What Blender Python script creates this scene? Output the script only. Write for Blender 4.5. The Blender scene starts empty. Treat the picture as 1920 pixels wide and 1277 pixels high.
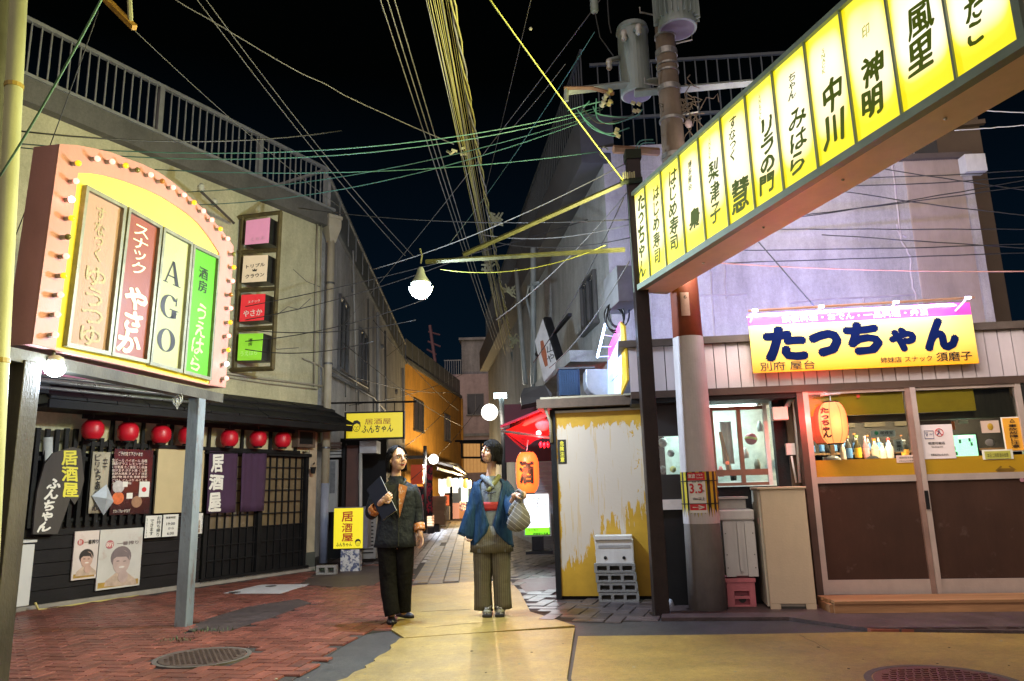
import bpy, bmesh, math, random
from mathutils import Vector as V, Matrix
from mathutils import noise as mnoise
random.seed(7)
scn = bpy.context.scene
COL = scn.collection
rad = math.radians
# ------------------------------------------------------------------ camera
FPX, H, PITCH, ROLL = 1370.0, 1.15, rad(11.6), rad(1.5)
cam_d = bpy.data.cameras.new('camera'); cam = bpy.data.objects.new('camera', cam_d); COL.objects.link(cam)
cf = V((0, math.cos(PITCH), math.sin(PITCH))); cr0 = V((1, 0, 0)); cu0 = cr0.cross(cf)
cr = cr0*math.cos(ROLL) - cu0*math.sin(ROLL); cu = cu0*math.cos(ROLL) + cr0*math.sin(ROLL)
CAM = V((0, 0, H))
m3 = Matrix((cr, cu, -cf)).transposed()
cam.matrix_world = Matrix.Translation(CAM) @ m3.to_4x4()
cam_d.sensor_width = 36; cam_d.lens = 36*FPX/1920; cam_d.clip_end = 600; cam_d.clip_start = 0.05
scn.camera = cam
# ------------------------------------------------------------------ night sky
w = bpy.data.worlds.new('World'); scn.world = w; w.use_nodes = True
nt = w.node_tree; bg = nt.nodes['Background']
tc = nt.nodes.new('ShaderNodeTexCoord'); sep = nt.nodes.new('ShaderNodeSeparateXYZ'); rp = nt.nodes.new('ShaderNodeValToRGB')
nt.links.new(tc.outputs['Generated'], sep.inputs[0]); nt.links.new(sep.outputs['Z'], rp.inputs[0]); nt.links.new(rp.outputs[0], bg.inputs[0])
rp.color_ramp.elements[0].position = 0.0; rp.color_ramp.elements[0].color = (0.0008, 0.0034, 0.0070, 1)
rp.color_ramp.elements[1].position = 0.52; rp.color_ramp.elements[1].color = (0.00016, 0.00026, 0.00024, 1)
e = rp.color_ramp.elements.new(0.3); e.color = (0.0004, 0.0016, 0.0034, 1)
bg.inputs[1].default_value = 1.0
scn.view_settings.view_transform = 'Standard'; scn.view_settings.look = 'None'
scn.view_settings.exposure = 1.3; scn.view_settings.gamma = 1.0; scn.view_settings.use_curve_mapping = False
scn.render.engine = 'CYCLES'
scn.cycles.use_denoising = True
scn.cycles.max_bounces = 6; scn.cycles.diffuse_bounces = 3; scn.cycles.glossy_bounces = 3; scn.cycles.transmission_bounces = 4
scn.cycles.transparent_max_bounces = 8; scn.cycles.sample_clamp_indirect = 4.0; scn.cycles.caustics_reflective = False; scn.cycles.caustics_refractive = False

# fill added from behind the camera for surfaces facing it: a weak, very soft sun
sd_ = bpy.data.lights.new('fill_sun', 'SUN'); sd_.energy = .40; sd_.angle = rad(70); sd_.color = (1, .80, .74)
so_ = bpy.data.objects.new('fill_sun', sd_); COL.objects.link(so_); so_.rotation_euler = V((.28, .86, -.52)).to_track_quat('-Z', 'Y').to_euler()
# ------------------------------------------------------------------ materials
_mats = {}
def M(name, col=(.5, .5, .5), rough=.6, metal=0.0, var=.25, scale=5.0, stretch=(1, 1, 1), bump=.15, bscale=60.0,
      emit=None, es=0.0, alpha=None, col2=None, th=(.45, .6), rnd=0.0, sss=0.0, wave=None, spec=.5, dirt=0.0, trans=0.0, sheen=0.0, bdist=.01, speck=0.0):
    if name in _mats: return _mats[name]
    if es < 4: es *= .42
    m = bpy.data.materials.new(name); m.use_nodes = True; _mats[name] = m
    nt = m.node_tree; N = nt.nodes; L = nt.links; b = N['Principled BSDF']
    g = N.new('ShaderNodeNewGeometry'); mp = N.new('ShaderNodeMapping'); mp.inputs['Scale'].default_value = stretch
    L.new(g.outputs['Position'], mp.inputs['Vector'])
    n1 = N.new('ShaderNodeTexNoise'); n1.inputs['Scale'].default_value = scale; n1.inputs['Detail'].default_value = 6
    n1.inputs['Roughness'].default_value = .65
    L.new(mp.outputs[0], n1.inputs['Vector'])
    r1 = N.new('ShaderNodeValToRGB'); r1.color_ramp.elements[0].position = .3; r1.color_ramp.elements[1].position = .7
    c = V(col); r1.color_ramp.elements[0].color = (*(c*(1-var)), 1); r1.color_ramp.elements[1].color = (*[min(1, x*(1+var*.5)) for x in c], 1)
    L.new(n1.outputs['Fac'], r1.inputs[0]); out = r1.outputs[0]
    if col2 is not None:
        n2 = N.new('ShaderNodeTexNoise'); n2.inputs['Scale'].default_value = scale*1.7; n2.inputs['Detail'].default_value = 8; n2.inputs['Roughness'].default_value = .7
        L.new(mp.outputs[0], n2.inputs['Vector'])
        r2 = N.new('ShaderNodeValToRGB'); r2.color_ramp.elements[0].position = th[0]; r2.color_ramp.elements[1].position = th[1]
        L.new(n2.outputs['Fac'], r2.inputs[0])
        mx = N.new('ShaderNodeMix'); mx.data_type = 'RGBA'; L.new(r2.outputs[0], mx.inputs['Factor']); L.new(out, mx.inputs[6]); mx.inputs[7].default_value = (*col2, 1); out = mx.outputs[2]
    if wave is not None:   # stripes: (axis vector scale, frequency, colour)
        d, fq, wc, wd = wave
        dt = N.new('ShaderNodeVectorMath'); dt.operation = 'DOT_PRODUCT'; dt.inputs[1].default_value = d; L.new(g.outputs['Position'], dt.inputs[0])
        mu = N.new('ShaderNodeMath'); mu.operation = 'MULTIPLY'; mu.inputs[1].default_value = fq; L.new(dt.outputs['Value'], mu.inputs[0])
        fr = N.new('ShaderNodeMath'); fr.operation = 'FRACT'; L.new(mu.outputs[0], fr.inputs[0])
        lt = N.new('ShaderNodeMath'); lt.operation = 'LESS_THAN'; lt.inputs[1].default_value = wd; L.new(fr.outputs[0], lt.inputs[0])
        mx = N.new('ShaderNodeMix'); mx.data_type = 'RGBA'; L.new(lt.outputs[0], mx.inputs['Factor']); L.new(out, mx.inputs[6]); mx.inputs[7].default_value = (*wc, 1); out = mx.outputs[2]
    if dirt > 0:
        n3 = N.new('ShaderNodeTexNoise'); n3.inputs['Scale'].default_value = 1.3; n3.inputs['Detail'].default_value = 9; n3.inputs['Roughness'].default_value = .75
        mp3 = N.new('ShaderNodeMapping'); mp3.inputs['Scale'].default_value = (1.6, 1.6, .35); L.new(g.outputs['Position'], mp3.inputs['Vector']); L.new(mp3.outputs[0], n3.inputs['Vector'])
        r3 = N.new('ShaderNodeValToRGB'); r3.color_ramp.elements[0].position = .35; r3.color_ramp.elements[1].position = .62
        r3.color_ramp.elements[0].color = (1-dirt, 1-dirt, 1-dirt, 1); r3.color_ramp.elements[1].color = (1, 1, 1, 1)
        L.new(n3.outputs['Fac'], r3.inputs[0])
        mx = N.new('ShaderNodeMix'); mx.data_type = 'RGBA'; mx.blend_type = 'MULTIPLY'; mx.inputs['Factor'].default_value = 1; L.new(out, mx.inputs[6]); L.new(r3.outputs[0], mx.inputs[7]); out = mx.outputs[2]
    if speck > 0:   # fine grain of the surface itself
        n4 = N.new('ShaderNodeTexNoise'); n4.inputs['Scale'].default_value = 130; n4.inputs['Detail'].default_value = 3; L.new(g.outputs['Position'], n4.inputs['Vector'])
        r4 = N.new('ShaderNodeMapRange'); r4.inputs[1].default_value = .3; r4.inputs[2].default_value = .7; r4.inputs[3].default_value = 1-speck; r4.inputs[4].default_value = 1+speck*.7; L.new(n4.outputs['Fac'], r4.inputs[0])
        n5 = N.new('ShaderNodeTexNoise'); n5.inputs['Scale'].default_value = 28; n5.inputs['Detail'].default_value = 6; L.new(g.outputs['Position'], n5.inputs['Vector'])
        r5 = N.new('ShaderNodeMapRange'); r5.inputs[1].default_value = .3; r5.inputs[2].default_value = .7; r5.inputs[3].default_value = 1-speck*.6; r5.inputs[4].default_value = 1+speck*.35; L.new(n5.outputs['Fac'], r5.inputs[0])
        m5 = N.new('ShaderNodeMath'); m5.operation = 'MULTIPLY'; L.new(r4.outputs[0], m5.inputs[0]); L.new(r5.outputs[0], m5.inputs[1])
        vs_ = N.new('ShaderNodeVectorMath'); vs_.operation = 'SCALE'; L.new(out, vs_.inputs[0]); L.new(m5.outputs[0], vs_.inputs['Scale']); out = vs_.outputs[0]
    if rnd > 0:
        oi = N.new('ShaderNodeObjectInfo')
        mr = N.new('ShaderNodeMapRange'); mr.inputs[3].default_value = 1-rnd; mr.inputs[4].default_value = 1+rnd*.4
        ad = N.new('ShaderNodeMath'); ad.operation = 'ADD'; L.new(oi.outputs['Random'], ad.inputs[0]); L.new(g.outputs['Random Per Island'], ad.inputs[1])
        fc = N.new('ShaderNodeMath'); fc.operation = 'FRACT'; L.new(ad.outputs[0], fc.inputs[0]); L.new(fc.outputs[0], mr.inputs[0])
        vm = N.new('ShaderNodeVectorMath'); vm.operation = 'SCALE'; L.new(out, vm.inputs[0]); L.new(mr.outputs[0], vm.inputs['Scale']); out = vm.outputs[0]
    L.new(out, b.inputs['Base Color'])
    b.inputs['Roughness'].default_value = rough; b.inputs['Metallic'].default_value = metal
    b.inputs['Specular IOR Level'].default_value = spec
    if rough < .95:
        mr = N.new('ShaderNodeMapRange'); mr.inputs[3].default_value = max(.02, rough-.12); mr.inputs[4].default_value = min(1, rough+.12)
        L.new(n1.outputs['Fac'], mr.inputs[0]); L.new(mr.outputs[0], b.inputs['Roughness'])
    if bump > 0:
        nb = N.new('ShaderNodeTexNoise'); nb.inputs['Scale'].default_value = bscale; nb.inputs['Detail'].default_value = 4
        L.new(mp.outputs[0], nb.inputs['Vector']); bp = N.new('ShaderNodeBump'); bp.inputs['Strength'].default_value = bump; bp.inputs['Distance'].default_value = bdist
        L.new(nb.outputs['Fac'], bp.inputs['Height']); L.new(bp.outputs[0], b.inputs['Normal'])
    if emit is not None:
        b.inputs['Emission Color'].default_value = (*emit, 1); b.inputs['Emission Strength'].default_value = es
    if sss: b.inputs['Subsurface Weight'].default_value = sss; b.inputs['Subsurface Radius'].default_value = (.02, .008, .004)
    if trans: b.inputs['Transmission Weight'].default_value = trans
    if sheen: b.inputs['Sheen Weight'].default_value = sheen
    if alpha is not None: b.inputs['Alpha'].default_value = alpha
    return m
def glass(name='window_glass', tint=(.9, .95, .93), refl=.12):
    if name in _mats: return _mats[name]
    m = bpy.data.materials.new(name); m.use_nodes = True; _mats[name] = m; nt = m.node_tree; nt.nodes.clear()
    o = nt.nodes.new('ShaderNodeOutputMaterial'); t = nt.nodes.new('ShaderNodeBsdfTransparent'); t.inputs[0].default_value = (*tint, 1)
    gl = nt.nodes.new('ShaderNodeBsdfGlossy'); gl.inputs['Roughness'].default_value = .03
    fr = nt.nodes.new('ShaderNodeFresnel'); fr.inputs[0].default_value = 1.5
    ad = nt.nodes.new('ShaderNodeMath'); ad.operation = 'ADD'; ad.inputs[1].default_value = refl*.3; nt.links.new(fr.outputs[0], ad.inputs[0])
    mx = nt.nodes.new('ShaderNodeMixShader'); nt.links.new(ad.outputs[0], mx.inputs[0]); nt.links.new(t.outputs[0], mx.inputs[1]); nt.links.new(gl.outputs[0], mx.inputs[2]); nt.links.new(mx.outputs[0], o.inputs[0])
    return m
def glow(name, col, s, rough=.5):
    return M(name, tuple(min(.9, c*.8+.1) for c in col), rough, var=.0, bump=0, emit=col, es=s)

# ------------------------------------------------------------------ mesh builder
class MB:
    def __init__(s): s.v = []; s.f = []
    def add(s, vs, fs):
        k = len(s.v); s.v += [V(p) for p in vs]; s.f += [tuple(i+k for i in f) for f in fs]; return s
    def hexa(s, p):   # 8 points: bottom 0-3, top 4-7
        return s.add(p, [(3, 2, 1, 0), (4, 5, 6, 7), (0, 1, 5, 4), (1, 2, 6, 5), (2, 3, 7, 6), (3, 0, 4, 7)])
    def box(s, c, size, fr=None):
        x, y, z = [d/2 for d in size]; P = [(-x, -y, -z), (x, -y, -z), (x, y, -z), (-x, y, -z), (-x, -y, z), (x, -y, z), (x, y, z), (-x, y, z)]
        if fr is not None: return s.hexa([fr @ V(p) + V(c) for p in P])
        return s.hexa([V(p)+V(c) for p in P])
    def tube(s, pts, r, n=6, r2=None, cap=True):
        pts = [V(p) for p in pts]; k0 = len(s.v); N = len(pts)
        for i, p in enumerate(pts):
            t = (pts[min(i+1, N-1)] - pts[max(i-1, 0)]).normalized()
            a = t.cross(V((0, 0, 1)) if abs(t.z) < .9 else V((1, 0, 0))).normalized(); b = t.cross(a)
            rr = r if r2 is None else r + (r2-r)*i/max(1, N-1)
            for j in range(n):
                th = 2*math.pi*j/n; s.v.append(p + a*(rr*math.cos(th)) + b*(rr*math.sin(th)))
        for i in range(N-1):
            for j in range(n):
                s.f.append((k0+i*n+j, k0+i*n+(j+1) % n, k0+(i+1)*n+(j+1) % n, k0+(i+1)*n+j))
        if cap: s.f.append(tuple(k0+j for j in range(n))[::-1]); s.f.append(tuple(k0+(N-1)*n+j for j in range(n)))
        return s
    def lathe(s, prof, c=(0, 0, 0), n=16, ax=None):  # prof [(r,z)]
        R = Matrix.Identity(3) if ax is None else V((0, 0, 1)).rotation_difference(V(ax)).to_matrix()
        k0 = len(s.v); N = len(prof); c = V(c)
        for r, z in prof:
            for j in range(n):
                th = 2*math.pi*j/n; s.v.append(c + R @ V((r*math.cos(th), r*math.sin(th), z)))
        for i in range(N-1):
            for j in range(n): s.f.append((k0+i*n+j, k0+i*n+(j+1) % n, k0+(i+1)*n+(j+1) % n, k0+(i+1)*n+j))
        s.f.append(tuple(k0+j for j in range(n))[::-1]); s.f.append(tuple(k0+(N-1)*n+j for j in range(n)))
        return s
    def ball(s, c, r, n=12, fr=None):
        if not hasattr(r, '__len__'): r = (r, r, r)
        c = V(c); k0 = len(s.v); m = max(4, n//2)
        F = fr or Matrix.Identity(3)
        for i in range(1, m):
            ph = math.pi*i/m
            for j in range(n):
                th = 2*math.pi*j/n; s.v.append(c + F @ V((r[0]*math.sin(ph)*math.cos(th), r[1]*math.sin(ph)*math.sin(th), r[2]*math.cos(ph))))
        s.v.append(c + F @ V((0, 0, r[2]))); s.v.append(c - F @ V((0, 0, r[2]))); T = len(s.v)-2; B = T+1
        for i in range(m-2):
            for j in range(n): s.f.append((k0+i*n+j, k0+(i+1)*n+j, k0+(i+1)*n+(j+1) % n, k0+i*n+(j+1) % n))
        for j in range(n): s.f.append((T, k0+j, k0+(j+1) % n)); s.f.append((B, k0+(m-2)*n+(j+1) % n, k0+(m-2)*n+j))
        return s
    def caps(s, p, q, r1, r2, n=10):   # tapered capsule
        p = V(p); q = V(q); t = (q-p); L = t.length; t.normalize(); prof = []
        for i in range(5):
            a = -math.pi/2 + math.pi/2*i/4; prof.append((max(1e-4, r1*math.cos(a)), r1*math.sin(a)))
        for i in range(5):
            a = math.pi/2*i/4; prof.append((max(1e-4, r2*math.cos(a)), L+r2*math.sin(a)))
        return s.lathe(prof, p, n, t)
    def prism(s, poly, d):      # poly: list of 3D points (planar), extruded by vector d
        n = len(poly); d = V(d); k = len(s.v); s.v += [V(p) for p in poly] + [V(p)+d for p in poly]
        s.f.append(tuple(range(k, k+n))[::-1]); s.f.append(tuple(range(k+n, k+2*n)))
        for i in range(n): s.f.append((k+i, k+(i+1) % n, k+n+(i+1) % n, k+n+i))
        return s
    def quad(s, a, b, c, d): return s.add([a, b, c, d], [(0, 1, 2, 3)])
    def loft(s, rings, cap=(True, True), closed=True):
        k = len(s.v); n = len(rings[0])
        for r in rings: s.v += [V(p) for p in r]
        for i in range(len(rings)-1):
            for j in range(n if closed else n-1): s.f.append((k+i*n+j, k+i*n+(j+1) % n, k+(i+1)*n+(j+1) % n, k+(i+1)*n+j))
        if closed and cap[0]: s.f.append(tuple(k+j for j in range(n))[::-1])
        if closed and cap[1]: s.f.append(tuple(k+(len(rings)-1)*n+j for j in range(n)))
        return s
    def build(s, name, mat, parent=None, smooth=False, bevel=0, label=None, cat=None, group=None, kind=None, solid=0, fixn=False, origin=None):
        if origin is None:
            if parent is not None and parent.get('_o') is not None: O = V(parent['_o'])
            elif s.v:
                lo = V([min(v[i] for v in s.v) for i in range(3)]); hi = V([max(v[i] for v in s.v) for i in range(3)]); O = (lo+hi)/2; O.z = lo.z
            else: O = V((0, 0, 0))
        else: O = V(origin)
        me = bpy.data.meshes.new(name); me.from_pydata([tuple(v-O) for v in s.v], [], s.f)
        if fixn:
            bm = bmesh.new(); bm.from_mesh(me); bmesh.ops.recalc_face_normals(bm, faces=bm.faces); bm.to_mesh(me); bm.free()
        if smooth: me.shade_smooth()
        me.materials.append(mat)
        o = bpy.data.objects.new(name, me); COL.objects.link(o); link(o, O, parent)
        if bevel: b = o.modifiers.new('bevel', 'BEVEL'); b.width = bevel; b.segments = 2; b.limit_method = 'ANGLE'
        if solid: b = o.modifiers.new('solid', 'SOLIDIFY'); b.thickness = solid; b.offset = 0
        tag(o, label, cat, group, kind); return o
def link(o, O, parent):
    o['_o'] = tuple(O)
    if parent is None: o.location = O
    else: o.parent = parent; o.location = V(O) - V(parent['_o'])
def tag(o, label=None, cat=None, group=None, kind=None):
    if label: o['label'] = label
    if cat: o['category'] = cat
    if group: o['group'] = group
    if kind: o['kind'] = kind
    return o
def thing(name, label, cat, loc, group=None):
    o = bpy.data.objects.new(name, None); COL.objects.link(o); o.empty_display_size = .1; link(o, V(loc), None); return tag(o, label, cat, group)
def dup(root, loc, label=None, rotz=0.0, scale=None):
    def cp(o, par):
        c = o.copy(); COL.objects.link(c)
        if par is not None: c.parent = par
        for k in o.children: cp(k, c)
        return c
    r = cp(root, None); r.location = loc; r['_o'] = tuple(loc); r.rotation_euler.z += rotz
    if scale: r.scale = (scale,)*3
    if label: r['label'] = label
    return r
# ------------------------------------------------------------------ places: rays through the camera meet real planes
def ray(x, y): return (cf*FPX + cr*(x-960) + cu*(638.5-y)).normalized()
def G(x, y, z=0.0):
    d = ray(x, y); return CAM + d*((z-H)/d.z)
def at(x, y, Y):
    d = ray(x, y); return CAM + d*(Y/d.y)
class Pl:
    def __init__(s, p, q, tilt=0.0):
        s.o = V((p[0], p[1], 0)); s.u = V((q[0]-p[0], q[1]-p[1], 0)).normalized(); s.v = V((0, 0, 1)); n = V((s.u.y, -s.u.x, 0))
        s.n = n if n.dot(-s.o) > 0 else -n
        if tilt: s.u = (s.u + V((0, 0, tilt))).normalized()
    def pt(s, a, z, d=0): return s.o + s.u*a + s.v*z + s.n*d
    def sz(s, x, y, d=0):
        r = ray(x, y); o = s.o + s.n*d; t = (o-CAM).dot(s.n)/r.dot(s.n); P = CAM + r*t; a = (P-o).dot(V((s.u.x, s.u.y, 0)).normalized())/V((s.u.x, s.u.y)).length
        return a, P.z - s.u.z*a
    def P(s, x, y, d=0): return s.pt(*s.sz(x, y, d), d)
    def box(s, mb, s0, s1, z0, z1, d0, d1):
        return mb.hexa([s.pt(s0, z0, d0), s.pt(s1, z0, d0), s.pt(s1, z0, d1), s.pt(s0, z0, d1), s.pt(s0, z1, d0), s.pt(s1, z1, d0), s.pt(s1, z1, d1), s.pt(s0, z1, d1)])
    def pbox(s, mb, a, b, d0, d1):   # a,b: diagonal picture corners on the face at depth d1
        s0, z0 = s.sz(*a, d1); s1, z1 = s.sz(*b, d1); return s.box(mb, min(s0, s1), max(s0, s1), min(z0, z1), max(z0, z1), d0, d1)
    def poly(s, mb, pts, d0, d1): return mb.prism([s.pt(*s.sz(*p, d1), d0) for p in pts], s.n*(d1-d0))
def bx(name, mat, pl, s0, s1, z0, z1, d0, d1, parent=None, **k):
    mb = MB(); pl.box(mb, s0, s1, z0, z1, d0, d1); return mb.build(name, mat, parent, fixn=True, **k)
def pbx(name, mat, pl, a, b, d0, d1, parent=None, **k):
    mb = MB(); pl.pbox(mb, a, b, d0, d1); return mb.build(name, mat, parent, fixn=True, **k)
# ------------------------------------------------------------------ lettering
_glyph = {}
def glyph(ch, bold):
    k = (ch, bold)
    if k in _glyph: return _glyph[k]
    c = bpy.data.curves.new('g', 'FONT'); c.body = ch; c.size = 1; c.resolution_u = 2
    o = bpy.data.objects.new('g', c); COL.objects.link(o); bpy.context.view_layer.update()
    me = bpy.data.meshes.new_from_object(o.evaluated_get(bpy.context.evaluated_depsgraph_get()))
    r = ([(v.co.x, v.co.y) for v in me.vertices], [tuple(p.vertices) for p in me.polygons])
    bpy.data.objects.remove(o); bpy.data.curves.remove(c); bpy.data.meshes.remove(me); r = (r[0], r[1]); _glyph[k] = r; return r
def fat(P, F, U, W, N, off, step=.00025):
    """thicker strokes: the letter laid down again, shifted a little each way, each layer just above the last"""
    if off <= 0: return P, F
    n = len(P); Q = []; G_ = []
    for k in range(8):
        a = math.pi/4*k+.2; d = U*(off*math.cos(a)) + W*(off*math.sin(a)) + N*(step*k); Q += [p+d for p in P]; G_ += [tuple(i+n*k for i in f) for f in F]
    return Q, G_
def lettering(body, O, U, W, w, h, mat, parent, vertical=False, bold=0.0, shear=0.0, name='lettering', wob=0.0, sep=1.08, brush=0.0, **k):
    """flat letters centred on O in the plane (U right, W up), fitted to w x h"""
    vs = []; fs = []
    if vertical:
        y = 0
        for ch in body:
            if ch == ' ': y -= .45; continue
            g, f = glyph(ch, bold)
            if not g: y -= .5; continue
            x0 = min(p[0] for p in g); x1 = max(p[0] for p in g); y0 = min(p[1] for p in g); y1 = max(p[1] for p in g)
            hh = max(.5, y1-y0); kk = len(vs); dx = random.uniform(-wob, wob); sc = 1+random.uniform(-wob, wob)
            vs += [((p[0]-(x0+x1)/2)*sc+dx, y + (p[1]-(y0+y1)/2)*sc - hh/2) for p in g]; fs += [tuple(i+kk for i in q) for q in f]; y -= hh*1.0+.12*sep
    else:
        g, f = glyph(body, bold); vs = list(g); fs = list(f)
    if not vs: return None
    vs = [(x+shear*y, y) for x, y in vs]
    if brush:   # hand-brushed: strokes wander a little and swell towards the lower right
        q_ = random.uniform(0, 50); vs = [(x+brush*mnoise.noise(V((x*2.1+q_, y*2.1, 0)))+brush*.5*mnoise.noise(V((x*6, y*6+q_, 3))), y+brush*mnoise.noise(V((x*2.3, y*2.3, q_)))+brush*.5*mnoise.noise(V((x*6+q_, y*6, 7)))) for x, y in vs]
    x0 = min(p[0] for p in vs); x1 = max(p[0] for p in vs); y0 = min(p[1] for p in vs); y1 = max(p[1] for p in vs)
    sx = w/(x1-x0+1e-6) if w else h/(y1-y0+1e-6); sy = h/(y1-y0+1e-6) if h else sx
    mb = MB(); O = V(O); U = V(U).normalized(); W = V(W).normalized(); N_ = U.cross(W); N_ = N_ if N_.dot(CAM-O) > 0 else -N_
    mb.v = [O + U*((x-(x0+x1)/2)*sx) + W*((y-(y0+y1)/2)*sy) for x, y in vs]; mb.f = fs
    mb.v, mb.f = fat(mb.v, mb.f, U, W, N_, bold*min(abs(sx), abs(sy)) if w and h else bold*abs(sy))
    return mb.build(name, mat, parent, **k)
def plet(body, pl, a, b, d, mat, parent, flip=False, **k):
    """letters on plane pl filling the picture rectangle a-b"""
    s0, z0 = pl.sz(*a, d); s1, z1 = pl.sz(*b, d); U = pl.u if not flip else -pl.u
    return lettering(body, pl.pt((s0+s1)/2, (z0+z1)/2, d), U, pl.v, abs(s1-s0), abs(z1-z0), mat, parent, **k)
def lamp(kind, loc, energy, col, size=.1, parent=None, target=None, name='lamp_light', size_y=None, spot=None):
    ld = bpy.data.lights.new(name, kind); ld.energy = energy; ld.color = col
    if kind == 'AREA':
        ld.size = size
        if size_y: ld.shape = 'RECTANGLE'; ld.size_y = size_y
    else: ld.shadow_soft_size = size
    if kind == 'SPOT': ld.spot_size = spot or rad(120); ld.spot_blend = .6
    o = bpy.data.objects.new(name, ld); COL.objects.link(o); link(o, V(loc), parent)
    if target is not None: o.rotation_euler = (V(target)-V(loc)).to_track_quat('-Z', 'Y').to_euler()
    return o
def cable_pts(a, b, sag=0.0, n=14, wig=0.0):
    a = V(a); b = V(b); return [a.lerp(b, i/n) - V((0, 0, 4*sag*(i/n)*(1-i/n))) + V((random.uniform(-wig, wig), 0, random.uniform(-wig, wig))) for i in range(n+1)]
def cable(a, b, r, mat, label, group=None, sag=.1, name='power_cable', n=14, wig=0.0, cat='cable'):
    return MB().tube(cable_pts(a, b, sag, n, wig), r, 5).build(name, mat, None, smooth=True, label=label, cat=cat, group=group)
# ================================================================== GROUND
asphalt = M('asphalt', (.055, .053, .055), .62, var=.35, scale=9, bump=.5, bscale=140, dirt=.4, speck=0.5)
brick_m = M('red_brick', (.25, .078, .056), .42, var=.35, scale=3, bump=.35, bscale=90, rnd=.35, dirt=.35, col2=(.10, .065, .06), th=(.56, .74), speck=0.35)
tile_m = M('wet_paver', (.10, .08, .085), .36, var=.35, scale=4, bump=.3, bscale=60, rnd=.4, dirt=.3, speck=0.35)
mortar = M('brick_joint_sand', (.03, .024, .022), .8, var=.3, scale=20, bump=.3)
yel_m = M('yellow_road_paint', (.38, .275, .070), .42, var=.18, scale=2.2, col2=(.30, .21, .06), th=(.55, .85), bump=.45, bscale=160, dirt=.35, stretch=(.7, 2, 1), speck=0.32)
tan_m = M('tan_road_paint', (.34, .235, .060), .5, var=.18, scale=2.0, col2=(.26, .17, .055), th=(.55, .85), bump=.45, bscale=160, dirt=.3, stretch=(.7, 2, 1), speck=0.32)
pav_m = M('worn_yellow_paver', (.27, .19, .085), .5, spec=.35, var=.3, scale=2.5, bump=.35, bscale=50, rnd=.15, col2=(.16, .15, .15), th=(.42, .6), dirt=.3, speck=0.3)
conc0 = M('pale_grit', (.30, .28, .22), .9)
MB().quad((-150, -100, 0), (150, -100, 0), (150, 200, 0), (-150, 200, 0)).build('ground', asphalt, kind='structure')
def sheet(name, pts, z, mat, th=.006, parent=None, **k):
    P = [V((p.x, p.y, z-th)) for p in pts]; mb = MB().prism(P, (0, 0, th)); return mb.build(name, mat, parent, fixn=True, **k)
def inside(p, poly):
    c = False; n = len(poly)
    for i in range(n):
        a, b = poly[i], poly[(i+1) % n]
        if (a.y > p[1]) != (b.y > p[1]) and p[0] < (b.x-a.x)*(p[1]-a.y)/(b.y-a.y)+a.x: c = not c
    return c
def visible(P):
    v = P - CAM; z = v.dot(cf)
    if z < .3: return None
    x = 960+FPX*v.dot(cr)/z; y = 638.5-FPX*v.dot(cu)/z
    return (x, y, z) if -30 < x < 1950 and y < 1310 else None
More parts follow.
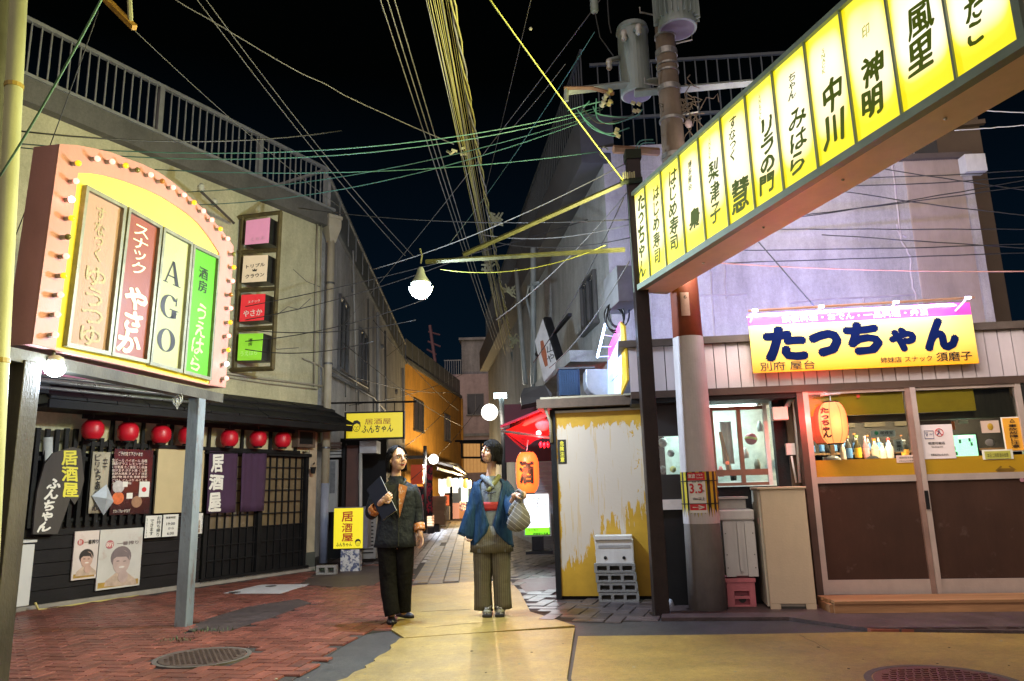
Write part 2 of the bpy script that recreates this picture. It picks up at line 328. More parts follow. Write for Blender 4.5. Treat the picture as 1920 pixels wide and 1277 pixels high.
def paving(name, poly, org, ang, lx, ly, gap, ztop, mat, pattern='run', holes=(), maxn=300, nm='brick', bed=True, cut=None, jit=.0015):
    """pieces laid one by one inside poly"""
    root = sheet(name, poly, .004, mortar, .003, kind='structure') if bed else thing(name, None, None, org)
    if not bed: root['kind'] = 'structure'
    ca, sa = math.cos(ang), math.sin(ang); org = V((org[0], org[1], 0)); items = []
    ql = [((p-org).x*ca+(p-org).y*sa, -(p-org).x*sa+(p-org).y*ca) for p in poly]
    i0 = math.floor(min(q[0] for q in ql)/ly)-2; i1 = math.ceil(max(q[0] for q in ql)/ly)+2
    j0 = math.floor(min(q[1] for q in ql)/ly)-2; j1 = math.ceil(max(q[1] for q in ql)/ly)+2
    if pattern == 'herring':
        for i in range(i0, i1):
            for j in range(j0, j1):
                k = (i-j) % 4
                if k == 0: items.append(((i+1)*ly, (j+.5)*ly, 0))
                elif k == 3: items.append(((i+.5)*ly, (j+1)*ly, 1))
    else:
        nx0 = math.floor(min(q[0] for q in ql)/lx)-2; nx1 = math.ceil(max(q[0] for q in ql)/lx)+2
        for j in range(j0, j1):
            for i in range(nx0, nx1): items.append(((i+(.5 if j % 2 else 0))*lx, (j+.5)*ly, 0))
    keep = []
    for x, y, r in items:
        hx, hy = (lx/2, ly/2) if not r else (ly/2, lx/2)
        P = org + V((x*ca-y*sa, x*sa+y*ca, 0))
        if not inside(P, poly) or any(inside(P, h) for h in holes): continue
        vis = visible(P)
        if vis is None: continue
        keep.append((vis[2], P, r))
    keep.sort(key=lambda t: t[0])
    X = V((ca, sa, 0)); Y = V((-sa, ca, 0)); Z = V((0, 0, 1)); h = ztop-.0045
    def six(mb, P, r, dz, tx, ty):
        a, b = ((lx-gap)/2, (ly-gap)/2) if not r else ((ly-gap)/2, (lx-gap)/2); c = .004
        B = [P + X*sx*a + Y*sy*b + Z*.0045 for sx, sy in ((-1, -1), (1, -1), (1, 1), (-1, 1))]
        T = [P + X*sx*(a-c) + Y*sy*(b-c) + Z*(ztop+dz+tx*sx*a+ty*sy*b) for sx, sy in ((-1, -1), (1, -1), (1, 1), (-1, 1))]
        mb.add(B+T, [(4, 5, 6, 7), (0, 1, 5, 4), (1, 2, 6, 5), (2, 3, 7, 6), (3, 0, 4, 7)])
    mb = MB(); six(mb, V((0, 0, 0)), 0, 0, 0, 0); me = bpy.data.meshes.new(nm); me.from_pydata([tuple(v) for v in mb.v], [], mb.f); me.materials.append(mat)
    RO = V(root['_o'])
    for d, P, r in keep[:maxn]:
        o = bpy.data.objects.new(nm, me); COL.objects.link(o); o.parent = root; o.location = P - V((RO.x, RO.y, RO.z)) + V((0, 0, random.uniform(-jit, jit)))
        if r: o.rotation_euler.z = math.pi/2
        o.rotation_euler.x = random.uniform(-jit, jit)*6; o.rotation_euler.y = random.uniform(-jit, jit)*6
    if len(keep) > maxn:
        mb = MB()
        for d, P, r in keep[maxn:]: six(mb, P, r, random.uniform(-jit, jit), random.uniform(-jit, jit)*6, random.uniform(-jit, jit)*6)
        mb.build('more_'+nm+'s', mat, root, kind='stuff')
    return root
def GP(*pts): return [G(*p) for p in pts]
# left brick pavement, herringbone
white_patch = GP((419, 1115), (490, 1099), (580, 1098), (525, 1116))
dark1 = GP((352, 1186), (380, 1166), (470, 1139), (560, 1126), (583, 1134), (500, 1165), (420, 1188))
dark2 = GP((560, 1098), (590, 1078), (700, 1062), (745, 1068), (700, 1100), (640, 1104))
mc = G(380, 1236); manhole_l = [mc + V((.36*math.cos(t*math.pi/12), .36*math.sin(t*math.pi/12), 0)) for t in range(24)]
bp = GP((732, 1183), (690, 1188), (640, 1214), (548, 1277)) + [V((-3.6, 3.0, 0)), V((-8, 3.0, 0)), V((-6.6, 6.0, 0)), V((-5.28, 8.3, 0))] + GP((337, 1110), (578, 1073), (612, 1076), (700, 1058), (766, 1062), (768, 1107))
paving('brick_pavement', bp, G(690, 1188), math.atan2(.985, .17), .21, .105, .007, .016, brick_m, 'herring', [white_patch, dark1, dark2, manhole_l])
stain_m = M('stained_dark_patch', (.075, .052, .050), .6, var=.4, scale=7, bump=.5, bscale=120, dirt=.4, speck=0.45)
for p_, nm_ in ((dark1, 'asphalt_patch'), (dark2, 'asphalt_patch')): sheet(nm_, p_, .017, stain_m, .01, kind='structure')
wp = sheet('white_pavement_patch', white_patch, .019, M('white_paving_paint', (.5, .5, .52), .5, var=.15, scale=8, dirt=.25), .012, kind='structure')
for px_ in ((440, 1114), (508, 1102)): MB().lathe([(.07, .0195), (.07, .022)], G(*px_), 16).build('drain_cover', asphalt, wp)
# yellow painted path, cast in slabs with open joints
j1, j2 = G(758, 1200), G(1078, 1177)
jag = []
for i in range(15):
    t = i/14; p = G(757, 1199).lerp(G(655, 1277), t); jag.append(p + V((random.uniform(-.03, .03), random.uniform(-.03, .03), 0)))
path = thing('painted_path', None, None, G(900, 1230)); path['kind'] = 'structure'
sheet('near_slab', jag + [V((-2.2, 3.2, 0)), V((-2.6, -3, 0)), V((.4, -3, 0)), G(1063, 1277), G(1075, 1196), G(1078, 1181)] + [j2.lerp(j1, .66)+V((0, -.012, 0)), j1+V((.02, -.012, 0))], .016, yel_m, .014, path)
sheet('right_slab', [V((.42, -3, 0)), V((14, -3, 0)), V((14, 5.9, 0))] + GP((1920, 1193), (1800, 1191), (1635, 1189), (1420, 1193), (1084, 1197), (1071, 1277)), .0165, tan_m, .014, path)
sheet('middle_slab', [j1+V((.0, .008, 0)), j2.lerp(j1, .66)+V((0, .008, 0)), j2+V((0, .008, 0))] + GP((1047, 1166), (994, 1150), (975, 1112), (955, 1090), (771, 1100), (768, 1120), (734, 1184)), .016, yel_m, .014, path)
back = GP((955, 1088), (935, 1055), (905, 1012), (874, 978), (842, 978), (828, 1023), (774, 1081), (771, 1098))
paving('alley_path', back, G(860, 1095), math.atan2(.99, -.06), .36, .20, .005, .0155, pav_m, 'run', maxn=260, nm='paver', jit=.0008)
leftt = [G(828, 1023), G(842, 978), V((-4.0, 30, 0)), V((-3.4, 14, 0)), V((-3.1, 12.2, 0)), G(700, 1058), G(766, 1062), G(772, 1083)]
paving('left_alley_pavement', leftt, G(800, 1040), math.atan2(.99, -.06), .60, .16, .01, .014, tile_m, 'run', maxn=200, nm='paver', jit=.002)
rightt = GP((957, 1087), (935, 1055), (905, 1012), (874, 978), (890, 976)) + [V((1.2, 15, 0)), V((1.2, 9.2, 0)), V((1.5, 7.3, 0))] + GP((1200, 1166), (1049, 1165), (996, 1149), (977, 1112))
shed_hole = [V((.40, 8.1, 0)), V((1.6, 7.9, 0)), V((1.6, 9.5, 0)), V((.5, 9.5, 0))]
dark3 = GP((966, 1092), (984, 1087), (1048, 1085), (1052, 1108), (985, 1112))
paving('right_alley_pavement', rightt, G(1010, 1130), math.atan2(.95, .31), .30, .15, .008, .014, tile_m, 'herring', [shed_hole, dark3], maxn=220, nm='paver', jit=.003)
sheet('maroon_pavement_patch', dark3, .015, M('maroon_asphalt', (.09, .04, .045), .5, var=.3, scale=6, bump=.4), .01, kind='structure')
# cracks and joints across the painted slabs
crk = random.Random(12)
for a_, b_ in (((1500, 1195), (1560, 1225)), ((800, 1180), (930, 1168)), ((790, 1150), (880, 1146))):
    A_, B_ = G(*a_), G(*b_); MB().tube([A_.lerp(B_, i/9)+V((crk.uniform(-.012, .012), crk.uniform(-.012, .012), .0155)) for i in range(10)], .0022, 4).build('crack', mortar, path)
for k in range(46):
    x_, y_ = crk.uniform(-1.6, 5), crk.uniform(4.6, 6.0); r_ = crk.uniform(.004, .014); MB().lathe([(r_, .0160), (r_*.6, .0160+r_*.25)], (x_, y_, 0), 7).build('grit', conc0 if k % 3 else mortar, path)
# kerb of red bricks along the right slab
kb = thing('brick_edging', None, None, G(1780, 1190)); kb['kind'] = 'structure'
for i in range(7):
    a = G(1634+58*i, 1188-.2*i); b = G(1634+58*(i+1)-5, 1188-.2*i); mb = MB(); mb.prism([a, b, b+V((0, .08, 0)), a+V((0, .08, 0))], (0, 0, .03)); mb.build('brick', M('kerb_brick', (.33, .09, .05), .6, rnd=.3), kb, fixn=True)
sheet('shop_apron', GP((1240, 1165), (1480, 1164), (1640, 1187), (1920, 1190)) + [V((9, 5.9, 0)), V((9, 7.2, 0)), V((1.4, 7.4, 0))], .03, M('stained_concrete', (.10, .07, .07), .5, var=.4, scale=4, bump=.4, dirt=.4, speck=0.4), .028, kind='structure')
# manholes
iron = M('cast_iron', (.07, .065, .06), .45, .6, var=.3, scale=20, bump=.5, bscale=120)
def manhole(px, r, label, inner=None, z=.017):
    c = G(*px); t = thing('manhole_cover', label, 'manhole cover', (c.x, c.y, z))
    MB().lathe([(r*.9, z-.016), (r*.9, z+.001), (r, z+.001), (r, z-.016)], (c.x, c.y, 0), 40).build('rim', M('manhole_rim', (.10, .085, .075), .7, var=.4, scale=15, bump=.5), t)
    MB().lathe([(r*.88, z-.016), (r*.88, z+.002)], (c.x, c.y, 0), 40).build('lid', inner or iron, t)
    mb = MB()
    for i in range(-7, 8):
        for j in range(-7, 8):
            x, y = i*r*.115, j*r*.115
            if x*x+y*y < (r*.8)**2: mb.box((c.x+x+(j % 2)*.02, c.y+y, z+.004), (r*.07, r*.045, .005))
    mb.build('tread', inner or iron, t, kind='stuff')
manhole((380, 1236), .34, 'round worn iron manhole cover set into the red brick pavement', M('brown_iron', (.085, .055, .045), .6, .2, var=.4, scale=14, bump=.6))
manhole((1772, 1285), .42, 'large manhole cover with reddish lid and stone rim at the bottom right edge', M('red_iron', (.12, .045, .035), .5, .3, var=.4, scale=14, bump=.5))
# weeds around the left post
mb = MB(); wr = random.Random(3)
for (px, py, n, sp) in ((383, 1187, 60, .1), (335, 1205, 40, .08), (605, 1070, 70, .12), (820, 1150, 0, .1)):
    c = G(px, py)
    for i in range(n):
        p = c + V((wr.gauss(0, sp), wr.gauss(0, sp*.5), .01)); a = wr.uniform(0, 6.28); l = wr.uniform(.015, .05); d = V((math.cos(a)*.5, math.sin(a)*.5, 1)).normalized()*l; s_ = V((-math.sin(a), math.cos(a), 0))*.004
        mb.add([p-s_, p+s_, p+d*.6+s_*.8, p+d*.6-s_*.8, p+d], [(0, 1, 2, 3), (3, 2, 4)])
mb.build('weeds', M('weed_green', (.05, .09, .03), .6, var=.4), label='small weeds growing in the pavement cracks beside the posts', cat='weeds', kind='stuff')

# ================================================================== LEFT BUILDING
FL = Pl((-5.31, 8.42), (-3.25, 12.02)); CX = 4.16
wall_m = M('cream_render', (.56, .53, .34), .85, var=.16, scale=2.5, bump=.4, bscale=30, dirt=.3, col2=(.40, .37, .25), th=(.6, .8), speck=0.16)
wall_g = M('grey_render', (.36, .36, .37), .85, var=.2, scale=2.5, bump=.4, bscale=30, dirt=.45, col2=(.20, .20, .21), th=(.57, .75), speck=0.2)
para_m = M('grey_parapet', (.13, .125, .11), .8, var=.25, scale=3, dirt=.3, speck=0.2)
rail_m = M('painted_rail', (.30, .31, .30), .5, .3, var=.2, scale=10)
dark_w = M('dark_boards', (.014, .012, .014), .6, spec=.25, var=.5, scale=3, stretch=(1, 1, 8), bump=.6, bscale=25, dirt=.3)
black_w = M('black_timber', (.010, .010, .011), .6, var=.4, scale=6, bump=.4, spec=.2)
lb = thing('corner_building', 'two-storey cream rendered corner building with black tavern front and roof railing', 'building', FL.pt(1.5, 0, 0))
bx('wall', wall_m, FL, -9, CX, 1.85, 5.72, -6, 0, lb)
bx('lower_wall', wall_m, FL, -9, CX, 0, 1.85, -6, -.12, lb)
bx('parapet', para_m, FL, -9.2, CX+.12, 5.72, 6.02, -6, .14, lb)
bx('parapet_cap', rail_m, FL, -9.2, CX+.14, 6.02, 6.06, -.12, .17, lb)
# cracks and conduit on the wall
for pts, r in (([(424, 700), (500, 711), (594, 722), (612, 726)], .018), ([(424, 707), (500, 719), (594, 730)], .01), ([(568, 672), (596, 684), (606, 690), (606, 735)], .014), ([(596, 395), (592, 560), (589, 725)], .016), ([(603, 400), (601, 600), (598, 730)], .008)):
    MB().tube([FL.P(*p, .04) for p in pts], r, 6).build('conduit', M('beige_conduit', (.33, .3, .22), .6, var=.2), lb, smooth=True)
for pts in ([(550, 505), (575, 528), (600, 538)], [(520, 590), (540, 575), (560, 580), (582, 560)], [(480, 640), (520, 655), (560, 652)]):
    MB().tube([FL.P(*p, .0) for p in pts], .006, 4).build('crack', M('crack_dark', (.12, .11, .1), .9, var=.1), lb)
# railing on the roof
rl = thing('roof_railing', 'long pale metal railing along the roof edge above the cream wall', 'railing', FL.pt(1, 6.06, 0))
bx('top_rail', rail_m, FL, -3.5, CX+.1, 6.80, 6.85, -.03, .03, rl); bx('bottom_rail', rail_m, FL, -3.5, CX+.1, 6.09, 6.12, -.02, .02, rl)
bx('end_rail', rail_m, FL, CX+.06, CX+.10, 6.80, 6.85, -5, -.03, rl)
for s_ in (-3.3, -.95, 1.0, 2.75, CX+.05): bx('post', rail_m, FL, s_-.03, s_+.03, 6.06, 6.80, -.03, .03, rl)
s_ = -3.4; bar0 = None
while s_ < CX:
    if bar0 is None: bar0 = bx('baluster', rail_m, FL, s_-.008, s_+.008, 6.12, 6.80, -.008, .008, rl); B0 = V(bar0.location)-FL.u*s_
    else: c = bar0.copy(); COL.objects.link(c); c.location = B0+FL.u*s_
    s_ += .117
# alley side of the same building
AL = Pl((-3.21, 12.12), (-4.1, 27.5))
bx('alley_wall', wall_g, AL, 0, 15.3, 2.0, 5.97, -6, 0, lb)
bx('alley_lower_wall', wall_g, AL, 0.02, 15.3, 0, 2.0, -6, -.5, lb)
bx('alley_parapet', M('grey_sheet', (.16, .17, .17), .6, var=.3, scale=3, dirt=.4), AL, .12, 15.4, 5.97, 6.08, -.1, .06, lb)
fr_ = thing('alley_roof_fence', 'grey sheet metal fence along the alley roof edge of the corner building', 'fence', AL.pt(6, 6.08, 0))
for i in range(15): bx('panel', M('fence_sheet', (.17, .18, .18), .5, .3, var=.3, scale=3, rnd=.2), AL, .3+i, 1.28+i, 6.08, 6.72, -.02, 0, fr_); bx('post', rail_m, AL, .26+i, .30+i, 6.08, 6.8, -.05, .02, fr_)
bx('top_rail', rail_m, AL, .2, 15.4, 6.74, 6.79, -.04, .03, fr_)
win_dark = M('dark_window', (.02, .022, .025), .12, var=.3, bump=0)
frame_m = M('window_frame', (.12, .12, .12), .4, .5)
def window(parent, pl, a, b, pane=win_dark, fr=frame_m, mull=1, d=.0):
    s0, z0 = pl.sz(*a, d); s1, z1 = pl.sz(*b, d); s0, s1 = sorted((s0, s1)); z0, z1 = sorted((z0, z1)); t = .04
    mb = MB(); pl.box(mb, s0, s1, z0, z0+t, d, d+.05); pl.box(mb, s0, s1, z1-t, z1, d, d+.05); pl.box(mb, s0, s0+t, z0+t, z1-t, d, d+.05); pl.box(mb, s1-t, s1, z0+t, z1-t, d, d+.05)
    for i in range(mull): c = s0+(s1-s0)*(i+1)/(mull+1); pl.box(mb, c-t/2, c+t/2, z0+t, z1-t, d, d+.045)
    w_ = mb.build('window', fr, parent, fixn=True); bx('pane', pane, pl, s0+t, s1-t, z0+t, z1-t, d, d+.015, w_)
    bx('sill', fr, pl, s0-.05, s1+.05, z0-.05, z0, d, d+.09, w_); return w_
window(lb, AL, (632, 690), (652, 575)); window(lb, AL, (672, 712), (686, 632))
for p0, p1, r in (((708, 585), (708, 790), .05), ((755, 690), (757, 830), .05), ((662, 470), (668, 735), .02)):
    MB().tube([AL.P(*p0, .08), AL.P(*p1, .08)], r, 8).build('drainpipe', M('grey_pipe', (.4, .4, .38), .5, var=.15), lb, smooth=True)
for pts, r in (([(622, 702), (700, 745), (748, 800)], .03), ([(624, 690), (690, 728)], .02), ([(648, 716), (648, 745)], .015), ([(672, 728), (672, 760)], .015), ([(700, 742), (700, 775)], .015), ([(690, 560), (692, 735)], .02), ([(722, 620), (724, 800)], .03)):
    MB().tube([AL.P(*p, .10) for p in pts], r, 6).build('bracket_conduit', M('dull_conduit', (.12, .12, .115), .6, var=.3), lb, smooth=True)
for px_, r_ in (((715, 650), .07), ((742, 735), .09), ((660, 545), .05)): MB().lathe([(r_, 0), (r_, .05), (r_*.7, .07)], AL.P(*px_, .01), 12, AL.n).build('wall_vent', M('vent_grey', (.2, .2, .2), .5), lb)
# big corner downpipe with hopper
dp = thing('downpipe', 'cream downpipe with square hopper on the building corner, lower end painted grey', 'pipe', FL.P(612, 1070, .1))
cp = lambda x, y: FL.P(x, y, .08)
top = FL.pt(CX+.12, 5.6, .1); foot = FL.pt(CX+.12, .0, .1)
MB().tube([foot.lerp(top, .24), top], .065, 12).build('pipe', M('cream_pipe', (.42, .38, .28), .5, var=.15, dirt=.2), dp, smooth=True)
MB().tube([foot+V((0, 0, .1)), foot.lerp(top, .24)], .068, 12).build('grey_lower_pipe', M('blue_grey_pipe', (.2, .22, .28), .5, var=.2), dp, smooth=True)
MB().lathe([(.08, 5.45), (.17, 5.72), (.17, 5.86), (.19, 5.86), (.19, 5.92)], (top.x, top.y, 0), 4).build('hopper', M('cream_pipe'), dp)
for z in (1.9, 3.3, 4.7): MB().lathe([(.08, z), (.08, z+.03)], (top.x, top.y, 0), 12).build('clamp', frame_m, dp)
# --- tavern front
for i in range(6):
    z0 = .06+i*.145; bx('board', dark_w, FL, -.75, 2.05, z0, z0+.138, -.12, .02+.004*(i % 2), lb)
bx('plinth', M('pale_plinth', (.3, .27, .24), .8), FL, -.75, CX, 0, .055, -.1, .05, lb)
bx('board', dark_w, FL, -.75, 2.05, .93, 1.72, -.12, -.02, lb)
# eave over the front
ev = thing('tavern_eave', 'low black shingled eave over the tavern front with red lanterns below', 'eave', FL.pt(2, 2.3, .3))
def slope(mb, s0, s1, d0, z0, d1, z1, t): mb.hexa([FL.pt(s0, z0-t, d0), FL.pt(s1, z0-t, d0), FL.pt(s1, z1-t, d1), FL.pt(s0, z1-t, d1), FL.pt(s0, z0, d0), FL.pt(s1, z0, d0), FL.pt(s1, z1, d1), FL.pt(s0, z1, d1)])
rr = random.Random(5)
for k in range(3):
    s_ = -.4
    while s_ < CX+.15:
        wdt = rr.uniform(.35, .5); e_ = min(s_+wdt-.01, CX+.17); mb = MB(); f0, f1 = k/3, (k+1.15)/3
        slope(mb, s_, e_, .0+.62*f0, 2.62-.34*f0, .62*f1, 2.62-.34*f1+.012*(3-k)+rr.uniform(-.006, .006), .03); mb.build('shingle', black_w, ev, fixn=True); s_ += wdt
bx('fascia', black_w, FL, -.4, CX+.15, 2.15, 2.24, .60, .64, ev)
bx('soffit', black_w, FL, -.4, CX+.1, 2.17, 2.2, .0, .60, ev)
# lantern bay: black frame of uprights and rails over cream panels
bay = thing('lantern_frame', 'black timber frame of uprights and rails behind the red lanterns', 'frame', FL.pt(2, 1.8, .05))
bx('top_rail', black_w, FL, .3, 3.75, 2.12, 2.17, .03, .07, bay); bx('bottom_rail', black_w, FL, .3, 3.75, 1.80, 1.85, .02, .07, bay)
for px in (210, 268, 322, 393, 455, 508, 555): s_, z_ = FL.sz(px, 820, .05); bx('upright', black_w, FL, s_-.02, s_+.02, 1.85, 2.12, .03, .06, bay)
bx('cream_panel', M('cream_panel', (.52, .44, .27), .7, var=.15), FL, .2, 3.85, 1.78, 2.2, -.1, .005, bay)
# red paper lanterns hanging below the eave
def lantern_shape(c, R, Hh, ribs=9, n=20, fold=.05):
    prof = []
    for i in range(ribs*2+1):
        t = i/(ribs*2); z = (t-.5)*Hh; r = R*(1-abs(2*t-1)**2.6*.42)*(1-(fold if i % 2 else 0)); prof.append((r, z))
    return MB().lathe(prof, c, n)
red_p = M('red_lantern_paper', (.50, .006, .02), .4, var=.1, scale=8, bump=.05)
lant0 = None
for i, (px, py) in enumerate(((174, 806), (240, 810), (302, 815), (352, 817), (430, 822), (484, 823), (530, 825))):
    c = FL.P(px, py, .2); lab = ['first red round lantern from the left end, above the board shaped sign', 'second red round lantern from the left, above the black menu board', 'third red round lantern, above the blank cream panel', 'red round lantern half hidden behind the thin sign post', 'red round lantern above the left half of the purple curtain', 'red round lantern above the right half of the purple curtain', 'last red round lantern on the right, above the lattice door'][i]
    if lant0 is None:
        lant0 = thing('red_lantern', lab, 'lantern', c, 'red lanterns under the tavern eave')
        lantern_shape(c, .125, .22).build('paper_shade', red_p, lant0, smooth=True)
        MB().lathe([(.062, .100), (.066, .128)], c, 16).build('top_rim', black_w, lant0); MB().lathe([(.060, -.128), (.060, -.102)], c, 16).build('bottom_rim', black_w, lant0)
        MB().tube([c+V((0, 0, .13)), c+V((0, 0, .21))], .003, 4).build('hanging_wire', frame_m, lant0)
    else: dup(lant0, c, lab)
# vertical grille on the left part
gr = thing('timber_grille', 'row of upright dark timber bars at the left end of the tavern front', 'grille', FL.pt(.3, .7, .1))
for i in range(15):
    s_ = -.32+i*.105; bx('bar', black_w, FL, s_, s_+.045, .88, 2.0-.1*(i > 6)-rr.uniform(0, .03), .04, .085, gr)
bx('rail', black_w, FL, -.35, 1.25, 1.62, 1.67, .01, .04, gr); bx('rail', black_w, FL, -.35, 1.25, .93, .97, .01, .04, gr)
# blank cream board
pbx('blank_notice_board', M('blank_cream_board', (.55, .45, .26), .7, var=.12, scale=2, bump=.1), FL, (289, 963), (384, 843), .02, .05, label='blank cream notice board between the menu and the purple curtain', cat='board')
# lattice sliding doors
dr = thing('lattice_door', 'dark lattice sliding doors with glass behind the purple shop curtain', 'door', FL.pt(3.1, 0, 0))
glass_in = M('dim_amber_glass', (.16, .12, .07), .25, var=.3, scale=3, bump=0, emit=(1, .55, .2), es=.012)
bx('door_panel', black_w, FL, 2.12, 3.98, .05, .72, -.1, -.05, dr)
bx('pane', glass_in, FL, 2.12, 3.98, .72, 1.78, -.1, -.06, dr)
for s_ in (2.10, 3.02, 3.94): bx('stile', black_w, FL, s_, s_+.06, .05, 1.78, -.05, .01, dr)
for i in range(14): s_ = 2.2+i*.13; bx('lattice_bar', black_w, FL, s_, s_+.014, .1, 1.76, -.045, -.02, dr)
for z_ in (.3, .5, .72, .9, 1.07, 1.24, 1.41, 1.58, 1.74): bx('lattice_bar', black_w, FL, 2.16, 3.94, z_, z_+.016, -.05, -.025, dr)
bx('lintel', black_w, FL, 2.05, 4.02, 1.76, 1.81, -.1, .05, dr); bx('sill', black_w, FL, 2.05, 4.02, .04, .09, -.1, .05, dr)
bx('side_column', M('tan_column', (.5, .4, .28), .8, var=.2, dirt=.3), FL, 4.0, CX, .28, 2.15, -.1, .02, lb); bx('column_foot', M('dark_base', (.08, .08, .07), .8), FL, 3.99, CX+.01, 0, .28, -.1, .03, lb)
# purple curtain with white letters
nor = thing('shop_curtain', 'purple split shop curtain with large white characters at the tavern door', 'curtain', FL.P(445, 850, .06))
pur = M('purple_cloth', (.055, .022, .06), .85, var=.2, scale=4, bump=.2, bscale=200)
wl = M('white_letter', (.8, .78, .72), .6, var=.05, bump=0); bl = M('black_letter', (.012, .012, .012), .5, var=.05, bump=0)
def cloth(pl, a, b, d, amp, k, nx=14, nz=8, flare=.0):
    s0, z0 = pl.sz(*a, d); s1, z1 = pl.sz(*b, d); R = []
    for j in range(nz+1):
        t = j/nz; z = z1+(z0-z1)*t; R.append([pl.pt(s0+(s1-s0)*i/nx+flare*t*(i/nx-.5), z, d+amp*t*math.sin(k*i/nx+2*t)+amp*.4*math.sin(2.7*k*i/nx)) for i in range(nx+1)])
    return MB().loft(R, closed=False)
cloth(FL, (386, 963), (446, 848), .07, .014, 7).build('left_cloth', pur, nor, smooth=True, solid=.003); cloth(FL, (449, 960), (501, 849), .07, .018, 9).build('right_cloth', pur, nor, smooth=True, solid=.003)
MB().tube([FL.P(384, 849, .07), FL.P(505, 849, .07)], .012, 8).build('rod', black_w, nor)
plet('居', FL, (396, 885), (419, 853), .09, wl, nor, bold=.045, brush=.07); plet('酒', FL, (392, 918), (419, 891), .09, wl, nor, bold=.045, brush=.07); plet('屋', FL, (391, 959), (415, 924), .09, wl, nor, bold=.045, brush=.07)
# board-shaped sign
bs = thing('board_sign', 'irregular dark board sign with yellow and white brush characters left of the red lanterns', 'sign', FL.P(110, 1000, .12))
mb = MB(); FL.poly(mb, [(99, 850), (135, 838), (152, 842), (158, 900), (150, 930), (140, 946), (132, 935), (122, 965), (108, 1001), (62, 1002), (65, 960), (70, 920), (84, 870)], .1, .13); mb.build('board', M('driftwood', (.07, .06, .055), .8, var=.35, scale=3, stretch=(1, 1, .2)), bs, fixn=True)
ylw = M('yellow_letter', (.75, .68, .06), .6, var=.05, bump=0)
plet('居酒屋', FL, (110, 932), (154, 846), .135, ylw, bs, vertical=True, bold=.03, shear=-.12, brush=.08)
plet('ふんちゃん', FL, (70, 998), (114, 898), .135, wl, bs, vertical=True, bold=.045, shear=.12, brush=.12)
# ramen banner, menu board, small notices
rb = thing('paper_banner', 'narrow worn paper banner with black brush writing beside the menu board', 'banner', FL.P(185, 960, .1))
cloth(FL, (164, 963), (207, 848), .1, .012, 5).build('paper', M('old_paper', (.38, .34, .27), .8, var=.2, scale=4), rb, smooth=True, solid=.002)
plet('ピリッ', FL, (176, 888), (190, 852), .118, bl, rb, vertical=True, brush=.10, bold=.01); plet('辛', FL, (192, 882), (203, 858), .118, bl, rb); plet('らぁめん', FL, (173, 958), (192, 884), .12, bl, rb, vertical=True, brush=.10, bold=.03)
mn = thing('menu_board', 'black menu board covered in white handwriting and round stickers', 'menu board', FL.P(245, 965, .1))
pbx('board', M('menu_black', (.02, .012, .016), .25, var=.3, bump=.02), FL, (205, 966), (288, 844), .06, .09, mn)
plet('ご予約見て下さいませ', FL, (222, 854), (268, 848), .092, wl, mn)
for i, t in enumerate(('生ビール ハイボール 各種', '焼酎グラス レモンサワー', 'いか刺身 たこ唐揚 たい刺身', '出汁玉子 ポテト焼 くし焼', 'お好み焼鳥 ぎょうざ 枝豆', '揚げ物 焼き魚 季節 野菜', 'ごはん どんぶり みそしる', '本日の 鍋物')):
    plet(t, FL, (210, 866+i*6.1), (276-(i == 7)*30, 861.5+i*6.1), .092, wl, mn)
plet('カエル ブチョーあります', FL, (212, 962), (244, 954), .092, wl, mn)
def disc(pl, px, r, d, mat, name, parent=None, **k):
    s_, z_ = pl.sz(*px, d); return MB().prism([pl.pt(s_+r*math.cos(t*math.pi/12), z_+r*math.sin(t*math.pi/12), d) for t in range(24)], pl.n*.004).build(name, mat, parent, fixn=True, **k)
for px, r, c in (((222, 913), .075, (.5, .48, .5)), ((221, 934), .075, (.7, .16, .05)), ((256, 941), .07, (.35, .2, .12))): disc(FL, px, r, .091, M('sticker%g' % r+str(px[0]), c, .4, var=.3, scale=20, bump=0), 'sticker', mn)
for a, b in (((260, 932), (281, 903)), ((230, 913), (240, 903)), ((237, 935), (249, 924))): pbx('sticker', M('white_paper', (.72, .72, .7), .7, var=.06, bump=.02), FL, a, b, .091, .096, mn)
redm = M('red_print', (.55, .02, .03), .5, var=.05, bump=0)
disc(FL, (270, 918), .03, .096, redm, 'print', mn)
# folded plastic flap
mb = MB(); mb.add([FL.P(172, 930, .13), FL.P(200, 908, .2), FL.P(213, 940, .12), FL.P(194, 966, .13), FL.P(200, 935, .22)], [(0, 4, 1), (1, 4, 2), (2, 4, 3), (3, 4, 0)]); mb.build('plastic_flap', M('clear_plastic', (.45, .5, .58), .2, var=.2), label='crumpled pale plastic sheet hanging over the paper banner', cat='plastic sheet', solid=.003)
def notice(label, pl, a, b, d, lines, col=(.72, .71, .68), name='paper_notice', cat='notice', lm=None, vertical=False):
    t = thing(name, label, cat, pl.P((a[0]+b[0])/2, a[1], d)); pbx('paper', M('paper%.2f%.2f' % (col[0], col[2]), col, .7, var=.08, bump=.03), pl, a, b, d-.008, d, t)
    for (tx, aa, bb, *rest) in lines: plet(tx, pl, aa, bb, d+.002, rest[0] if rest else (lm or bl), t, vertical=(rest[1] if len(rest) > 1 else vertical), bold=.01)
    return t
notice('white notice with black brush writing left of the opening hours card', FL, (271, 1009), (304, 966), .1, [('お持ち帰り', (292, 1006), (302, 968)), ('できます', (280, 1004), (289, 974)), ('いらっしゃい', (273, 1008), (277, 972))], vertical=True)
notice('white opening hours card with printed numbers below the blank board', FL, (304, 1007), (335, 964), .1, [('営業時間', (311, 973), (329, 968)), ('19:00', (312, 985), (328, 979)), ('から', (315, 993), (326, 988)), ('6:00', (313, 1003), (326, 997))])
